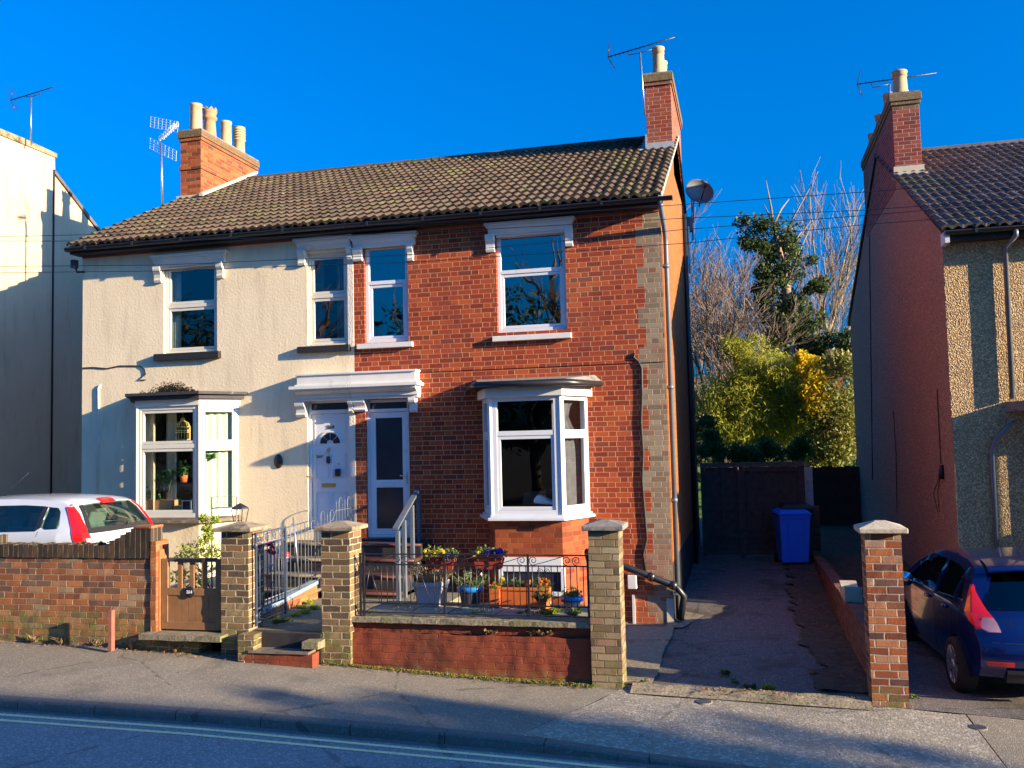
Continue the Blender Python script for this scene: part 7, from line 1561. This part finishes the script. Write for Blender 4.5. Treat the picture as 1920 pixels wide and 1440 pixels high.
# moss-like tufts on the wall above the left bay
o = thing('wall_moss', PY(330, 725, 0), 'dark moss growing on the render above the left bay roof', 'moss'); b = MB(); rnd = random.Random(6)
for _ in range(1500):
    t_ = rnd.gauss(0, 1); x = 322+t_*20; hh = abs(rnd.gauss(0, 1))*9*math.exp(-(t_*t_)/6); q = PY(x, 741-hh-3+rnd.uniform(-2, 2)-(x-322)*.03, -.006); s_ = rnd.uniform(.006, .018)
    b.add([(q.x-s_, -.004, q.z-s_*.6), (q.x+s_, -.010, q.z-s_*.4), (q.x+s_*.4, -.006, q.z+s_)], [(0, 1, 2)])
b.build('moss', plain('wall_moss', (.085, .065, .035), .9, .1, var=.5, sc=30), o)

# =================================================================== ACROSS THE STREET (out of the picture: seen in the windows, casts the long shadows)
sheet('opposite_pavement', rng(-40, 60, 20), [-12.2, -12.21, -14.6], lambda x, y: zr(0)+.02-.03*0+(.11 if y < -12.205 else .02), M['pavement'])
g = MB(); g.quad((-60, -14.6, -1.2), (80, -14.6, -1.2), (80, -60, -.2), (-60, -60, -.2)); tag(g.build('opposite_bank', M['soil']), kind='structure')
TO = 'trees across the street'
for i, (x, y, h, r0, sd) in enumerate(((-13, -23, 12, .3, 41), (-7.5, -26, 13, .32, 42), (-3.5, -22, 11, .26, 43), (1.5, -27, 14, .34, 44), (-20, -27, 14, .34, 45), (6.5, -24, 12, .3, 46))):
    bare_tree('bare_tree', ['broad', 'tall', 'slender', 'very tall', 'big', 'spreading'][i]+' bare tree across the street facing the houses', (x, y, -1), h, sd, r0, spread=.6, group=TO, first=.30, depth=5)
def leafy(label, x, y, r_, h, seed):
    rnd = random.Random(seed); o = thing('evergreen_tree', (x, y, -1), label, 'tree', TO); f = MB()
    for k in range(26): leaves(f, rnd, (x+rnd.gauss(0, r_*.45), y+rnd.gauss(0, r_*.45), rnd.uniform(.5, h)), r_*.5, 260, .22, aspect=1.4)
    f.build('crown', L['dark'], o); MB().tube([(x, y, -1), (x, y, h*.8)], .25, 8, r2=.08).build('trunk', M['bark'], o)
leafy('dark evergreen across the street, left of the camera', -10.5, -25, 3, 7.5, 3); leafy('dark evergreen across the street behind the camera', -1, -29, 3.2, 8, 4); leafy('dark evergreen farther left across the street', -22, -22, 3.2, 8, 5)
OH = thing('shade_house', (45, -20, -1), 'unseen row house far to the right across the street, added to shade the road', 'house')  # unseen block, added and sized so its shadow covers the road
b = MB(); b.box(24, 75, -25, -15.2, -2, 10.8); b.build('wall', M['orange_brick'], OH); b = MB(); b.prism([(24, -15, 10.8), (24, -25.2, 10.8), (24, -20, 13.0)], (51, 0, 0)); b.build('roof', M['roof_tile_dark'], OH)
for i, (x, y, h, sd) in enumerate(((26, -15.0, 9.0, 61), (33, -16.0, 10.5, 62), (41, -17.5, 12, 63))):
    bare_tree('bare_tree', ['nearest', 'middle', 'farthest'][i]+' bare street tree far along the opposite kerb', (x, y, -1.2), h, sd, .16, spread=.55, group='street trees far along the opposite kerb', first=.3, depth=5)

for i, (x, y, z0, z1, r_) in enumerate(((30, -11.6, 6.1, 7.1, .75), (36, -13.3, 7.6, 8.6, .6), (24, -10.55, 5.0, 5.7, .5))):  # unseen crowns, added and shaped to lay streaks of shade on the pavement
    rnd = random.Random(90+i); o = thing('shadow_tree', (x, y, -1.2), ['unseen sparse-leaved tree added to shade the pavement', 'taller, farthest unseen sparse-leaved tree added to shade the pavement', 'low, nearest unseen sparse-leaved tree added to shade the pavement'][i], 'tree', 'unseen leafy trees added for shade on the pavement'); f = MB()
    for k in range(15): leaves(f, rnd, (x+rnd.gauss(0, 1.2), y+rnd.gauss(0, r_*.6), rnd.uniform(z0, z1)), rnd.uniform(.18, .40), 60, .16, aspect=1.4)
    f.build('crown', L['olive'], o); MB().tube([(x, y, -1.2), (x, y, z1-.5)], .10, 8, r2=.04).build('trunk', M['bark'], o)
